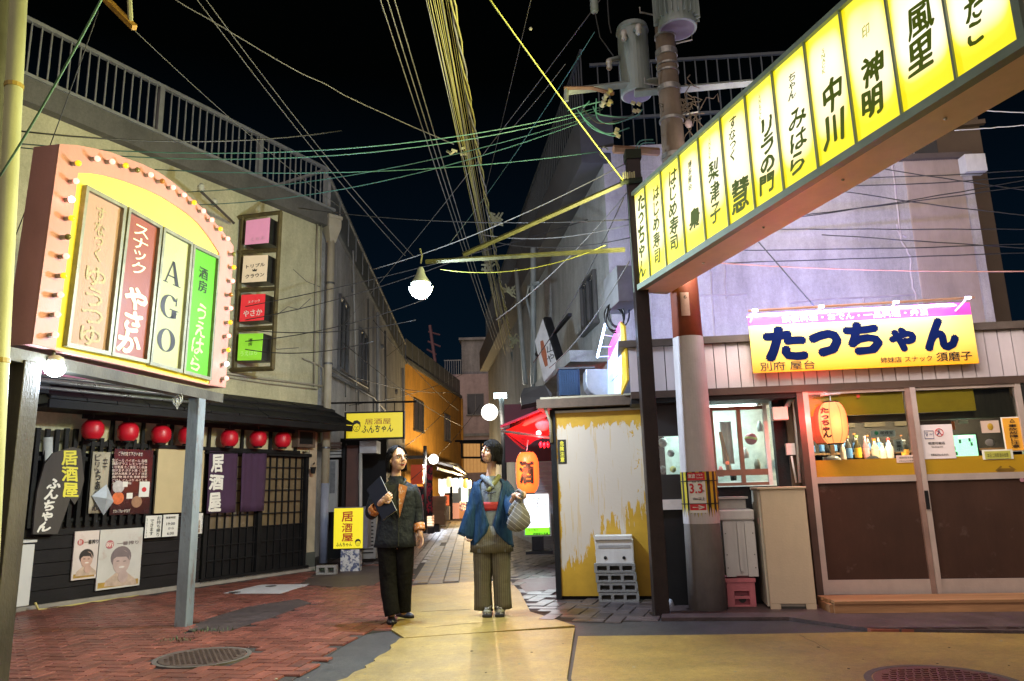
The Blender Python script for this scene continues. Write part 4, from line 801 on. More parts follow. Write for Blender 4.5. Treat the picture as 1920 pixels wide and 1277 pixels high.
fb = thing('end_building', 'pinkish grey building with a rooftop block closing the end of the alley', 'building', FB.pt(1, 0)); bx('wall', pkw, FB, -.8, 5, 0, 7.85, -8, 0, fb); bx('roof_block', M('grey_render'), FB, 0, 2.6, 7.85, 9.95, -5, -.5, fb); bx('roof_slab', M('grey_render'), FB, -.15, 2.75, 9.95, 10.1, -5.1, -.35, fb)
window(fb, FB, (876, 778), (907, 738), mull=1); bx('amber_window', M('amber_curtain', (.5, .3, .12), .6, emit=(1, .5, .15), es=.35, wave=((1, 0, 0), 5, (.35, .15, .05), .3)), FB, -.1, 1.6, 2.2, 3.9, -.05, .02, fb); bx('band', M('grey_render'), FB, -.8, 5, 4.25, 4.4, 0, .1, fb)
er = thing('end_roof_railing', 'railing on the roof of the building at the end of the alley', 'railing', FB.pt(0, 7.85))
bx('top_rail', rail_m, FB, -1, 0, 8.65, 8.7, .02, .06, er); bx('top_rail', rail_m, FB, 2.6, 4.2, 8.65, 8.7, .02, .06, er)
for i in range(16): s_ = -.95+i*.13 if i < 8 else 2.7+(i-8)*.15; bx('baluster', rail_m, FB, s_, s_+.03, 7.85, 8.65, .03, .06, er)
# far transmission mast
mst = thing('lattice_mast', 'distant reddish utility mast with crossarms above the orange building roof', 'mast', at(818, 690, 60)); mm = M('red_mast', (.20, .10, .10), .7, emit=(.3, .12, .15), es=.05)
MB().tube([at(819, 700, 60), at(806, 610, 60)], .14, 5).build('pole', mm, mst)
for a, b in (((803, 622), (825, 628)), ((802, 640), (826, 650)), ((800, 655), (818, 665))): MB().tube([at(*a, 60), at(*b, 60)], .07, 4).build('crossarm', mm, mst)
# bracket frame and left side things behind
hbm = black_w
pf = thing('empty_sign_frame', 'empty black rectangular sign frame in front of the amber window', 'frame', Y22.P(895, 860))
for a, b in (((862, 830), (925, 830)), ((865, 858), (925, 858)), ((866, 830), (866, 858)), ((902, 830), (902, 858)), ((853, 827), (925, 826))): MB().tube([Y22.P(*a), Y22.P(*b)], .03, 4).build('bar', hbm, pf)
# globe lamps
def globe(px, py, Y, r, e, lab, pole):
    c = at(px, py, Y); t = thing('globe_lamp', lab, 'lamp', at(*pole[-1], Y), None); MB().ball(c, r, 20).build('globe', glow('globe_white', (1, .95, .82), 3.9), t, smooth=True)
    MB().tube([at(*p, Y) for p in pole], .05, 8).build('pole', M('lamp_pole', (.05, .05, .05), .6, .2), t, smooth=True); MB().tube([c+V((r*.9, 0, 0)), at(pole[0][0], py-2, Y)], .03, 6).build('arm', M('lamp_pole'), t)
    lamp('POINT', c+V((0, -r-.06, -.05)), e, (1, .93, .8), r, t)
globe(918, 773, 14.5, .165, 28, 'large white globe lamp on the grey pole above the person in blue', [(940, 745), (944, 820), (948, 1010)])
globe(813, 861, 20, .135, 45, 'small white globe lamp on the black post further down the alley', [(797, 836), (797, 920), (797, 1000)])
MB().box(at(938, 742, 14.5), (.25, .12, .09)).build('tube_lamp', lit('cool_tube', (.7, .95, 1), 6), label='small cool white tube light on top of the grey lamp pole', cat='lamp')
# red box sign, banners, boxes
t = thing('red_box_sign', 'red square box sign beside the black lamp post', 'sign', Y19.P(782, 900)); pbx('box', lit('red_box', (.55, .06, .01), .25), Y19, (770, 908), (793, 871), -.3, 0, t); bx('arm', steel, Y19, *sorted((Y19.sz(766, 0)[0], Y19.sz(796, 0)[0])), 2.02, 2.10, -.2, -.1, t)
bn = M('patterned_banner', (.03, .03, .035), .7, var=.2, scale=6, col2=(.55, .04, .06), th=(.5, .52), bump=0)
for k, (a, b) in enumerate((((778, 963), (794, 912)), ((800, 968), (811, 872)))): cloth(Y19, a, b, .1, .03, 6).build('banner', bn, label=('short patterned black and red banner left of the black post', 'tall patterned black and red banner right of the black post')[k], cat='banner', smooth=True, solid=.004)
bxm = M('cardboard', (.30, .17, .09), .85, var=.2, rnd=.3)
for k in range(6): a = Y19.P(822, 980-k*9); MB().box(a+V((0, .2, .0)), (.30+.04*(k % 2), .4, .125)).build('cardboard_box', bxm, label='brown cardboard box in the tall stack by the stall', cat='box', group='stacked cardboard boxes by the stall')
t = thing('lit_paper_lamp', 'low cream lit box lamp at the foot of the banner', 'lamp', Y19.P(807, 985)); pbx('shade', lit('cream_lit', (1, .75, .5), 1.5), Y19, (801, 986), (814, 966), -.2, 0, t)
for i in range(3): pbx('rib', black_w, Y19, (801, 972+i*5), (814, 971+i*5), 0, .01, t)
for k, (a, b) in enumerate((((801, 1001), (812, 988)), ((813, 998), (823, 982)))): pbx('crate', M('dark_crate', (.05, .04, .04), .7), Y19, a, b, -.4, 0, label=('dark low crate below the cream box lamp', 'dark low crate below the stacked boxes')[k], cat='crate')
# stall row: awning, lanterns, lit fronts
st = thing('stall_awning', 'long sloping grey awning over the lantern-lit stalls on the left of the alley', 'awning', at(850, 900, 24))
mb = MB(); mb.prism([at(815, 868, 20.5), at(826, 872, 20.5)+V((.35, 0, -.08)), at(879, 893, 34), at(860, 872, 34)], (0, 0, .06)); mb.build('roof', M('awning_sheet', (.16, .16, .17), .5, .3), st, fixn=True)
mb = MB(); mb.prism([at(822, 876, 20.4), at(878, 893, 34), at(878, 896, 34), at(822, 881, 20.4)], (-.04, 0, 0)); mb.build('valance', M('awning_valance', (.3, .28, .3), .6), st, fixn=True)
shf = thing('lit_stall', 'bright white lit stall front behind the hanging lanterns', 'stall', at(840, 985, 26)); pbx('lit_window', lit('stall_white', (.6, .75, 1), .5), Y29, (822, 925), (858, 897), -.1, 0, shf); pbx('wall', M('blue_shop', (.08, .12, .22), .5), Y33, (848, 950), (884, 905), -.3, -.12, shf)
pbx('counter', M('stall_counter', (.3, .25, .22), .6), Y26, (826, 975), (842, 950), -.5, 0, shf); pbx('rack', black_w, Y26, (844, 975), (848, 912), -.1, 0, shf)
lamp('AREA', at(842, 940, 24.5), 10, (.8, .88, 1), 1.2, shf, target=at(900, 985, 20))
pbx('pink_door', lit('pink_door', (.6, .30, .24), .35), Y33, (845, 978), (861, 943), -.1, 0, label='pink lit door beside the blue shop front', cat='door'); pbx('panel', lit('salmon_panel', (.5, .22, .1), .3), Y33, (861, 972), (872, 943), -.1, -.02, label='salmon door panel behind the flowers at the alley end', cat='panel')
mb = MB(); fr2 = random.Random(4)
for i in range(26): mb.ball(Y29.P(867+fr2.uniform(-5, 5), 950+fr2.uniform(-9, 8), fr2.uniform(0, .2)), .05, 6)
mb.build('flower_arrangement', M('pink_flowers', (.6, .3, .35), .6, col2=(.6, .6, .5), th=(.5, .55), scale=9, emit=(.5, .3, .3), es=.3), label='pink and white flower arrangement by the salmon door', cat='flowers')
t = thing('stall_menu_sign', 'tilted red-orange paper sign with writing beside the stall', 'sign', Y26.P(836, 948)); pbx('face', lit('orange_paper', (.8, .16, .05), .8), Y26, (830, 948), (842, 928), -.03, 0, t); plet('海味', Y26, (833, 945), (839, 931), .01, M('maroon_letter'), t, vertical=True)
t = thing('lit_shop_sign', 'upright pale blue lit sign on the blue shop front', 'sign', Y29.P(871, 941)); pbx('face', lit('pale_blue_lit', (.5, .85, 1), 1.0), Y29, (865, 941), (877, 913), -.1, 0, t)
fl = [(829, 915, 5.5, 15, (1, .95, .9), 5, 'tall white lit lantern at the near end of the stall row'), (842, 904, 5.5, 9, (1, .72, .35), 2.6, 'cream lantern second in the stall row'), (855, 907, 5.8, 10, (.85, .95, 1), 6, 'bright white lantern in the middle of the stall row'), (864, 905, 4.5, 9, (.7, .85, 1), 2.2, 'dim bluish lantern fourth in the stall row'), (873, 907, 5, 8.5, (1, .55, .12), 2.6, 'orange lantern near the far end of the stall row'), (880, 908, 4, 7.5, (1, .85, .7), 3.5, 'small white lantern last in the stall row')]
for k, (x, y, rx, ry, c, e_, lab) in enumerate(fl):
    Y = 22+k*1.5; C_ = at(x, y, Y); sc = Y/FPX; t = thing('stall_lantern', lab, 'lantern', C_, 'lit lanterns along the stalls'); lantern_shape(C_, rx*sc, ry*2*sc, 6, 14).build('paper_shade', lit('stall_lantern%d' % k, c, e_*.42), t, smooth=True)
    if k in (1, 4, 5): lamp('POINT', C_+V((.55, -.1, .35)), (60, 0, 0, 0, 170, 170)[k] if k != 1 else 30, (1, .72, .35), .1, t)  # added point lights beside the lanterns, to brighten the orange wall
    MB().lathe([(rx*sc*.5, ry*sc*.98), (rx*sc*.5, ry*sc*1.1)], C_, 10).build('rim', black_w, t)
# ================================================================== RIGHT SIDE OF THE ALLEY
AR = Pl((1.27, 9), (-0.9, 26)); RF = Pl((1.27, 9.0), (8, 8.55))
rb2 = thing('white_building', 'tall pale rendered building with roof railing behind the food stall on the right', 'building', RF.pt(2, 0))
wht = M('white_render', (.44, .41, .40), .8, var=.12, scale=2.5, bump=.3, bscale=25, dirt=.4, speck=.14); grn = M('shaded_render', (.34, .35, .33), .85, var=.2, scale=2, dirt=.4, speck=.2)  # second render is a darker copy, alley shade put into its colour
s_top = RF.sz(1690, 285)[0]
bx('front_wall', wht, RF, 0, s_top, 0, 5.5, -.3, 0, rb2); bx('alley_wall', grn, AR, 0.01, 17, 0, 5.35, -5, -.0, rb2)
bx('cornice', M('parapet_dark', (.06, .06, .06), .8), AR, -.02, 17, 5.35, 6.05, -.15, .3, rb2); bx('coping', wht, RF, -.05, s_top+.05, 5.5, 5.56, -.3, .05, rb2)
# block joints of the wall
for i, px in enumerate((1150, 1168)): pass
grt = M('joint_grey', (.40, .37, .37), .9)
for z_ in [2.9+.33*i for i in range(8)]: bx('joint', grt, RF, 0.01, .75, z_, z_+.012, 0, .003, rb2)
for s_ in (.25, .5, .75): bx('joint', grt, RF, s_, s_+.01, 2.6, 5.45, 0.003, .006, rb2)
# repaired cracks: thick grey filler lines
fil = M('crack_filler', (.42, .37, .37), .9)
for pts in ([(1690, 290), (1672, 305), (1683, 400), (1690, 450), (1706, 480), (1712, 540), (1722, 575)], [(1640, 308), (1668, 304), (1674, 312)], [(1332, 500), (1336, 560), (1340, 640)], [(1358, 478), (1362, 560)], [(1300, 555), (1400, 552)], [(1480, 568), (1560, 560), (1620, 558), (1715, 552)], [(1618, 558), (1620, 578)], [(1680, 420), (1686, 440), (1700, 445)]):
    P_ = []
    for a, b in zip(pts, pts[1:]):
        for i in range(5): t_ = i/5; P_.append(RF.P(a[0]+(b[0]-a[0])*t_+random.uniform(-1.6, 1.6), a[1]+(b[1]-a[1])*t_, .001))
    P_.append(RF.P(*pts[-1], .001)); MB().tube(P_, .014, 4).build('crack_filler', fil, rb2)
rl2 = thing('right_roof_railing', 'dark roof railing of the white building running down the right side of the alley', 'railing', AR.pt(1, 6.05)); drail = M('dark_rail', (.06, .07, .07), .5, .3)
for z_ in (6.12, 6.95): bx('rail', drail, AR, -.05, 15, z_, z_+.04, .22, .26, rl2); bx('rail', drail, RF, -.1, 2.8, z_, z_+.04, -.3, -.26, rl2)
q0 = None
for i in range(100):
    s_ = i*.15
    if q0 is None: q0 = bx('baluster', drail, AR, s_, s_+.016, 6.05, 6.95, .23, .25, rl2); Q0 = V(q0.location)
    else: c = q0.copy(); COL.objects.link(c); c.location = Q0+AR.u*s_
for i in range(19): s_ = .0+i*.15; bx('baluster', drail, RF, s_, s_+.016, 5.56, 6.95, -.29, -.27, rl2)
# windows and features on the alley wall
window(rb2, AR, (1096, 625), (1117, 505), d=.01); bx('pilaster', grn, AR, 4.1, 4.5, 2.3, 5.0, 0, .12, rb2)
for p0, p1, r in (((1000, 465), (1000, 720), .05), ((968, 505), (985, 720), .045), ((998, 540), (1000, 730), .04)): MB().tube([AR.P(*p0, .5), AR.P(*p1, .5)], r, 8).build('riser_pipe', M('dull_pipe', (.22, .25, .24), .5, var=.2), rb2, smooth=True)
MB().tube([AR.P(1010, 530, .5), AR.P(992, 535, .5), AR.P(988, 560, .5), AR.P(1002, 620, .5), AR.P(1003, 720, .5)], .03, 8).build('service_bend', M('dull_pipe'), rb2, smooth=True)
MB().tube([at(965, 660, 19), at(982, 745, 19), at(990, 960, 19)], .12, 10).build('utility_pole', M('blue_grey_pole', (.16, .22, .23), .6), smooth=True, label='slim blue-grey pole where the cable bundle ends in the alley', cat='pole')
# slanted picture sign, blue box, hoods
ts = thing('slanted_sign', 'slanted white sign board with a brown oval mark above the alley shops', 'sign', at(1025, 700, 10.8)); SB = Pl((at(1003, 700, 10.9).x, 10.9), (at(1045, 700, 10.2).x, 10.2))
mb = MB(); SB.poly(mb, [(1003, 640), (1018, 598), (1046, 686), (1020, 716)], -.04, 0); mb.build('board', M('sign_board_white', (.5, .5, .5), .5, emit=(.5, .5, .5), es=.06), ts, fixn=True)
mb = MB(); SB.poly(mb, [(1018, 598), (1021, 594), (1050, 686), (1046, 686)], -.08, .03); mb.build('edge', black_w, ts, fixn=True)
mb = MB(); SB.poly(mb, [(1013, 640), (1018, 638), (1024, 660), (1027, 685), (1022, 688), (1015, 665)], 0, .004); mb.build('oval_mark', M('brown_mark', (.3, .10, .05), .5, emit=(.3, .1, .05), es=.06), ts, fixn=True)
plet('山や', SB, (1026, 682), (1038, 640), .006, bl, ts, vertical=True)
bb = thing('blue_cabinet', 'dark blue corrugated box on the roof of the yellow shed', 'cabinet', at(1066, 740, 9)); Y9 = Pl((0, 9), (1, 9)); pbx('body', M('navy_sheet', (.03, .07, .14), .4, .3), Y9, (1049, 742), (1086, 692), -.4, 0, bb); pbx('lid', M('grey_sheet'), Y9, (1046, 692), (1115, 687), -.5, .03, bb)
for i in range(8): pbx('ridge', M('navy_sheet'), Y9, (1051+i*4.3, 741), (1052.6+i*4.3, 693), 0, .015, bb)
t = thing('exhaust_duct', 'pale rounded metal exhaust duct on the shed roof', 'duct', at(1110, 742, 8.6)); Y86 = Pl((0, 8.6), (1, 8.6))
mb = MB(); Y86.poly(mb, [(1140, 742), (1140, 692), (1098, 692), (1098, 716), (1101, 727), (1107, 735), (1116, 741), (1126, 743)], -.05, .28); mb.build('hood', M('pale_duct', (.42, .45, .5), .4, .5), t, fixn=True, bevel=.01)
ah = thing('rooftop_air_conditioner', 'grey air conditioner unit below the alley window of the white building', 'air conditioner', AR.P(1110, 640, .3)); bx('casing', M('ac_grey', (.2, .2, .2), .5), AR, *sorted((AR.sz(1104, 0, .3)[0], AR.sz(1128, 0, .3)[0])), 3.1, 3.5, .05, .3, ah)
bx('balcony_slab', grn, AR, .3, 3.2, 2.75, 2.9, 0, .5, rb2); bx('balcony_rail', black_w, AR, .3, 3.4, 3.35, 3.39, .45, .5, rb2)
# LED edged sign seen side-on
ls = thing('led_sign', 'narrow box sign seen edge-on with blue-white light strip frame beside the coiled hose', 'sign', at(1150, 740, 8.4)); LS = Pl((at(1140, 740, 8.9).x, 8.9), (at(1165, 740, 7.9).x, 7.9))
def lq(pts, m_, name, d=0): mb = MB(); LS.poly(mb, pts, d-.02, d); return mb.build(name, m_, ls, fixn=True)
lq([(1138, 742), (1140, 668), (1162, 603), (1166, 700), (1162, 738)], lit('pale_lit_blue', (.45, .62, 1), 1.6), 'face'); lq([(1162, 603), (1170, 612), (1176, 712), (1164, 740), (1166, 700)], M('yellow_trim', (.6, .42, .03), .5, emit=(.7, .45, .02), es=.3), 'edge', .01)
lq([(1140, 676), (1141, 650), (1162, 603), (1163, 625)], lit('magenta_lit', (.9, .1, .5), 1.2), 'top_band', .012)
for k, y in enumerate((640, 668, 700)): plet('たつち'[k], LS, (1143+k, y+18), (1158+k, y), .016, M('blue_letter', (.02, .06, .25), .5, bump=0), ls, bold=.03)
mb = MB(); mb.tube([at(1135, 607, 8.0), at(1120, 670, 8.3)], .012, 6)
mb.build('light_strip', lit('led_strip', (.45, .65, 1), 14), ls)
for y0, y1 in ((628, 631), (650, 650), (669, 668)): MB().tube([at(1131-(y0-628)*.25, y0, 8.1), at(1150-(y0-628)*.2, y1, 8.2)], .006, 5).build('strip_arm', lit('strip_lit_arm', (.5, .65, 1), 1.0), ls)  # arms carry the strip's blue light as emission in their material
# coiled hose
mb = MB(); rr = random.Random(9)
for k in range(4): C_ = at(1157+rr.uniform(-5, 5), 592+rr.uniform(-8, 10), 7.9); mb.tube([C_+V(((.085+.012*k)*math.cos(t), .02*k, (.13+.012*k)*math.sin(t))) for t in [i*2*math.pi/22 for i in range(23)]], .010, 6)
mb.tube([at(1160, 570, 7.9), at(1165, 520, 7.9)], .006, 5); mb.build('coiled_hose', M('black_hose', (.015, .015, .015), .4), smooth=True, label='thick coil of black cable hanging left of the dark sign post', cat='cable')
# --- shed with peeling yellow door
SH = Pl((.43, 8.15), (1.37, 7.98))
sd = thing('yellow_shed', 'small flat-roofed shed with a rust-yellow front whose pale paint is peeling', 'shed', SH.pt(.5, 0))
peel = M('peeling_yellow', (.50, .29, .02), .55, var=.2, scale=4, bump=.15, bscale=30)
# pale paint patch: irregular outline with vertical drips, as on the panel
nt = peel.node_tree; N = nt.nodes; L = nt.links; b = N['Principled BSDF']; base = b.inputs['Base Color'].links[0].from_socket
g = N.new('ShaderNodeNewGeometry'); sx = N.new('ShaderNodeSeparateXYZ'); L.new(g.outputs['Position'], sx.inputs[0])
def nz(sc, st, det=6, ro=.7):
    mp = N.new('ShaderNodeMapping'); mp.inputs['Scale'].default_value = st; L.new(g.outputs['Position'], mp.inputs['Vector']); n = N.new('ShaderNodeTexNoise'); n.inputs['Scale'].default_value = sc; n.inputs['Detail'].default_value = det; n.inputs['Roughness'].default_value = ro; L.new(mp.outputs[0], n.inputs['Vector']); return n.outputs['Fac']
def mth(op, a, b_, clamp=False):
    m = N.new('ShaderNodeMath'); m.operation = op; m.use_clamp = clamp
    for i, v in enumerate((a, b_)):
        if isinstance(v, (int, float)): m.inputs[i].default_value = v
        else: L.new(v, m.inputs[i])
    return m.outputs[0]
cxx, czz = SH.pt(.52, 1.35).x, 1.38
xr = mth('SUBTRACT', sx.outputs['X'], cxx)
zb = mth('ADD', mth('MULTIPLY', xr, .85), .66)
low = mth('SUBTRACT', mth('SUBTRACT', sx.outputs['Z'], zb), mth('MULTIPLY', mth('SUBTRACT', nz(13, (1, 1, .10)), .5), 1.7))
sid = mth('ADD', mth('POWER', mth('DIVIDE', mth('ABSOLUTE', mth('SUBTRACT', xr, .0), 0), .47), 6), mth('MULTIPLY', mth('SUBTRACT', nz(10, (1, 1, .3)), .5), 2.2))
tp = mth('SUBTRACT', mth('SUBTRACT', 1.83, sx.outputs['Z']), mth('MULTIPLY', mth('SUBTRACT', nz(22, (1, 1, .3)), .5), .35))
spot = mth('GREATER_THAN', mth('ADD', nz(5, (1, 1, .6)), mth('MULTIPLY', xr, .35)), .72)
st_ = mth('MULTIPLY', mth('MULTIPLY', mth('GREATER_THAN', low, 0), mth('LESS_THAN', sid, 1)), mth('GREATER_THAN', tp, 0)); st_ = mth('SUBTRACT', st_, spot, True)
soft = mth('MULTIPLY', st_, mth('SUBTRACT', 1.12, mth('MULTIPLY', mth('GREATER_THAN', nz(30, (1, 1, .05), 3), .60), .45)), True)
mx = N.new('ShaderNodeMix'); mx.data_type = 'RGBA'; L.new(soft, mx.inputs['Factor']); L.new(base, mx.inputs[6]); mx.inputs[7].default_value = (.50, .44, .36, 1); L.new(mx.outputs[2], b.inputs['Base Color'])
bx('door_panel', peel, SH, .03, 1.12, .04, 1.98, -.02, 0, sd); bx('top_strip', M('white_trim', (.55, .55, .52), .5), SH, .0, 1.12, 1.98, 2.005, -.02, .012, sd)
bx('body', black_w, SH, 0, 1.2, 0, 1.98, -.95, -.03, sd); bx('corner_post', black_w, SH, -.03, .03, 0, 2.02, -.95, .015, sd)
bx('roof', M('rusty_roof_edge', (.09, .06, .04), .7, var=.4, scale=8), SH, -.16, 1.35, 2.03, 2.13, -1.1, .12, sd); bx('roof_pipe', M('beige_conduit'), SH, -.12, 1.1, 2.13, 2.155, .06, .09, sd)
MB().tube([SH.P(1012, 752, .1), SH.P(1020, 760, .1), SH.P(1032, 790, .02), SH.P(1034, 830, .02)], .018, 8).build('bent_pipe', M('beige_conduit'), sd, smooth=True)
t = thing('warning_sticker', 'narrow black sticker with yellow characters on the shed door edge', 'sticker', SH.P(1054, 870, .01)); pbx('label', bl, SH, (1047, 870), (1061, 824), .0, .004, t); plet('危険注意', SH, (1051, 866), (1057, 827), .006, ylw, t, vertical=True, bold=.03)
# white cooler box on stacked concrete blocks
wb = thing('white_box', 'small white plastic box with two round knobs on the stack of concrete blocks', 'box', SH.P(1150, 1057, .25)); wp_ = M('white_plastic', (.62, .62, .6), .45, var=.08, dirt=.3)
SB2 = Pl((SH.pt(.3, 0, .22).x, SH.pt(.3, 0, .22).y), (SH.pt(.9, 0, .22).x, SH.pt(.9, 0, .22).y))
pbx('body', wp_, SB2, (1118, 1057), (1186, 1012), -.2, 0, wb, bevel=.006); pbx('lid', wp_, SB2, (1115, 1013), (1184, 1004), -.21, .015, wb, bevel=.004); pbx('drawer', M('grey_recess', (.3, .3, .3), .4), SB2, (1122, 1028), (1182, 1022), 0, .004, wb)
for x in (1135, 1170): disc(SB2, (x, 1046), .017, .001, black_w, 'knob', wb)
for r_ in range(4):
    z0 = [.30, .205, .11, .015][r_]; s_l, s_r = SB2.sz(1116+r_*2, 1100)[0], SB2.sz(1192+r_*1.5, 1100)[0]
    t = thing('concrete_block', ['top', 'second', 'third', 'lowest'][r_]+' hollow concrete block in the stack under the white plastic box', 'concrete block', SB2.pt((s_l+s_r)/2, z0), 'stacked concrete blocks by the shed')
    mb = MB(); h_ = .088; wd = s_r-s_l
    SB2.box(mb, s_l, s_r, z0, z0+.022, -.12, .03); SB2.box(mb, s_l, s_r, z0+h_-.02, z0+h_, -.12, .03)
    for k in range(4): c0 = s_l+(wd-.025)*k/3; SB2.box(mb, c0, c0+.03, z0+.022, z0+h_-.02, -.12, .03)
    mb.build('body', conc, t, fixn=True); bx('painted_core_shade', M('dark_base'), SB2, s_l+.01, s_r-.01, z0+.022, z0+h_-.02, -.12, -.08, t)  # dark piece inside the hollow cores stands in for their shade
# red-lit awning bay, lantern and light box behind the shed
Y10 = Pl((0, 10), (1, 10)); rda = M('red_awning', (.45, .02, .05), .5, var=.3, scale=6)
ra = thing('red_awning', 'dark sloping awning with red-lit underside over the big orange lantern', 'awning', at(1000, 800, 10))
mb = MB(); mb.prism([at(938, 802, 9.6), at(1035, 762, 9.2), at(1042, 765, 10.6), at(960, 805, 11.4)], (0, 0, .03)); mb.build('canopy', rda, ra, fixn=True)
mb = MB(); mb.prism([at(940, 806, 9.6), at(956, 815, 9.9), at(985, 843, 10), at(978, 842, 10)], (0, .02, .02)); mb.build('brace', M('red_awning'), ra, fixn=True)
mb = MB(); mb.prism([at(944, 808, 9.7), at(1036, 770, 9.5), at(1040, 812, 9.7), at(1004, 826, 9.9), at(986, 838, 10.0), at(968, 824, 9.9)], (0, .01, 0)); mb.build('awning_cloth', M('red_cloth', (.55, .03, .05), .7, var=.3, scale=5, bump=.6, bscale=14, bdist=.03), ra, fixn=True)
MB().tube([at(940, 808, 9.6), at(1040, 822, 9.3)], .018, 6).build('pipe', steel, ra)
MB().tube([at(960, 802, 9.8), at(1035, 770, 9.4)], .05, 8).build('rolled_cloth', M('pale_pink_cloth', (.6, .35, .38), .7), ra, smooth=True); MB().ball(at(1018, 793, 9.6), (.11, .08, .11), 14).build('paper_ball', M('pale_pink_cloth'), ra, smooth=True)
for x, y in ((1014, 834), (1021, 835), (1028, 834)): MB().ball(at(x, y, 9.5), (.025, .025, .045), 8).build('small_charm', rda, ra)
lamp('POINT', at(1008, 822, 9.35), 14, (1, .05, .06), .05, ra)
MB().ball(at(1010, 812, 9.45), .035, 10).build('red_bulb', lit('red_bulb', (1, .08, .08), 12), ra, smooth=True)
bg_ = thing('shuttered_shop', 'grey slatted shutter front behind the orange lantern', 'shutter', at(1020, 1010, 12.5)); Y125 = Pl((0, 12.5), (1, 12.5)); shm = M('shutter_grey', (.30, .31, .33), .5, .3)
s0_, z0_ = Y125.sz(1008, 1015); s1_, z1_ = Y125.sz(1062, 868)
k = 0; z_ = .1
while z_ < z1_: bx('slat', shm, Y125, s0_, s1_+.5, z_, z_+.075, -.03, .012 if k % 2 else .0, bg_); z_ += .08; k += 1
bx('dark_panel', M('maroon_wall', (.10, .02, .03), .7), Y125, s0_-.5, s1_+.5, z_, 2.6, -.05, .0, bg_)
hd = thing('shop_hood', 'dark metal hood over the shutter at the right of the alley', 'hood', at(1000, 740, 11)); mb = MB(); mb.prism([at(976, 742, 11), at(982, 728, 11), at(1022, 722, 10.6), at(1035, 738, 10.6), at(1033, 748, 10.6), at(978, 760, 11)], (0, .6, 0)); mb.build('hood', M('dark_hood', (.06, .06, .06), .5), hd, fixn=True)
ol = thing('orange_lantern', 'large glowing orange paper lantern with a bold black character', 'lantern', at(989, 885, 9.7)); C_ = at(989, 886, 9.7)
prof = []
for i in range(25): t_ = i/24; prof.append((.152*(1-abs(2*t_-1)**4*.42)*(1-(.02 if i % 2 else 0)), (t_-.5)*.52))
MB().lathe(prof, C_, 24).build('paper_shade', lit('orange_paper_lit', (1, .15, .025), 1.7), ol, smooth=True)
MB().lathe([(.088, -.275), (.088, -.255)], C_, 20).build('rim', black_w, ol); MB().lathe([(.08, .255), (.08, .28)], C_, 20).build('rim', black_w, ol)
def wrap(body, C, R, a0, w_, h_, zc, mat, parent, bold=.03, vertical=False, prof=None):   # characters following the round paper
    g = []; fs = []; y = 0
    for ch in body:
        q, f = glyph(ch, bold); kk = len(g); g += [(p[0], p[1]+y) for p in q]; fs += [tuple(i+kk for i in t) for t in f]; y -= 1.0
    x0 = min(p[0] for p in g); x1 = max(p[0] for p in g); y0 = min(p[1] for p in g); y1 = max(p[1] for p in g); mb = MB()
    for x, yy in g:
        a = a0+((x-x0)/(x1-x0)-.5)*w_/R; z = zc+((yy-y0)/(y1-y0)-.5)*h_; rr_ = R*(prof(z) if prof else 1)+.004; mb.v.append(V(C)+V((rr_*math.sin(a), -rr_*math.cos(a), z)))
    mb.f = fs; mb.v, mb.f = fat(mb.v, mb.f, V((1, 0, 0)), V((0, 0, 1)), V((0, -1, 0)), bold*.8*h_/max(.5, (y1-y0)), .0006); return mb.build('lettering', mat, parent)
wrap('酒', C_, .152, -.1, .17, .27, .0, bl, ol, .05); wrap('芳', C_, .158, -.22, .06, .09, .0, red_l, ol, .03)
lamp('POINT', C_+V((-.05, -.24, 0)), 6, (1, .28, .08), .12, ol)
MB().tube([C_+V((0, 0, .28)), C_+V((.02, 0, .42))], .006, 5).build('hanging_wire', M('white_wire', (.6, .6, .6), .5), ol)
Y115 = Pl((0, 11.5), (1, 11.5)); lbx = thing('light_box_sign', 'bright white light box menu with a green footer on a black base', 'sign', at(1007, 1035, 11.5))
pbx('face', lit('white_lit_face', (.88, .97, 1), 1.6), Y115, (984, 990), (1028, 926), -.02, 0, lbx); pbx('footer', lit('lime_lit', (.25, 1, .02), .9), Y115, (985, 1003), (1030, 989), -.02, .001, lbx); pbx('box', M('grey_box', (.3, .3, .3), .4), Y115, (982, 1006), (1031, 923), -.16, -.022, lbx)
pbx('stand', black_w, Y115, (998, 1033), (1019, 1006), -.12, -.03, lbx); pbx('foot', black_w, Y115, (986, 1040), (1037, 1033), -.35, .15, lbx)
plet('台湾式', Y115, (988, 945), (1013, 932), .004, bl, lbx); plet('エステ', Y115, (1005, 952), (1026, 942), .004, bl, lbx); plet('年中無休', Y115, (990, 997), (1010, 991), .004, M('maroon_letter'), lbx); plet('時間受付営業', Y115, (1000, 1003), (1028, 998), .004, bl, lbx, bold=.02)
for i in range(5): plet('コース 分', Y115, (1005, 963+i*5.4), (1025, 960+i*5.4), .004, M('blue_letter'), lbx)
lamp('AREA', Y115.P(1007, 960, .1), 2.5, (.85, .95, 1), .5, lbx, target=Y115.P(1007, 960, 2))
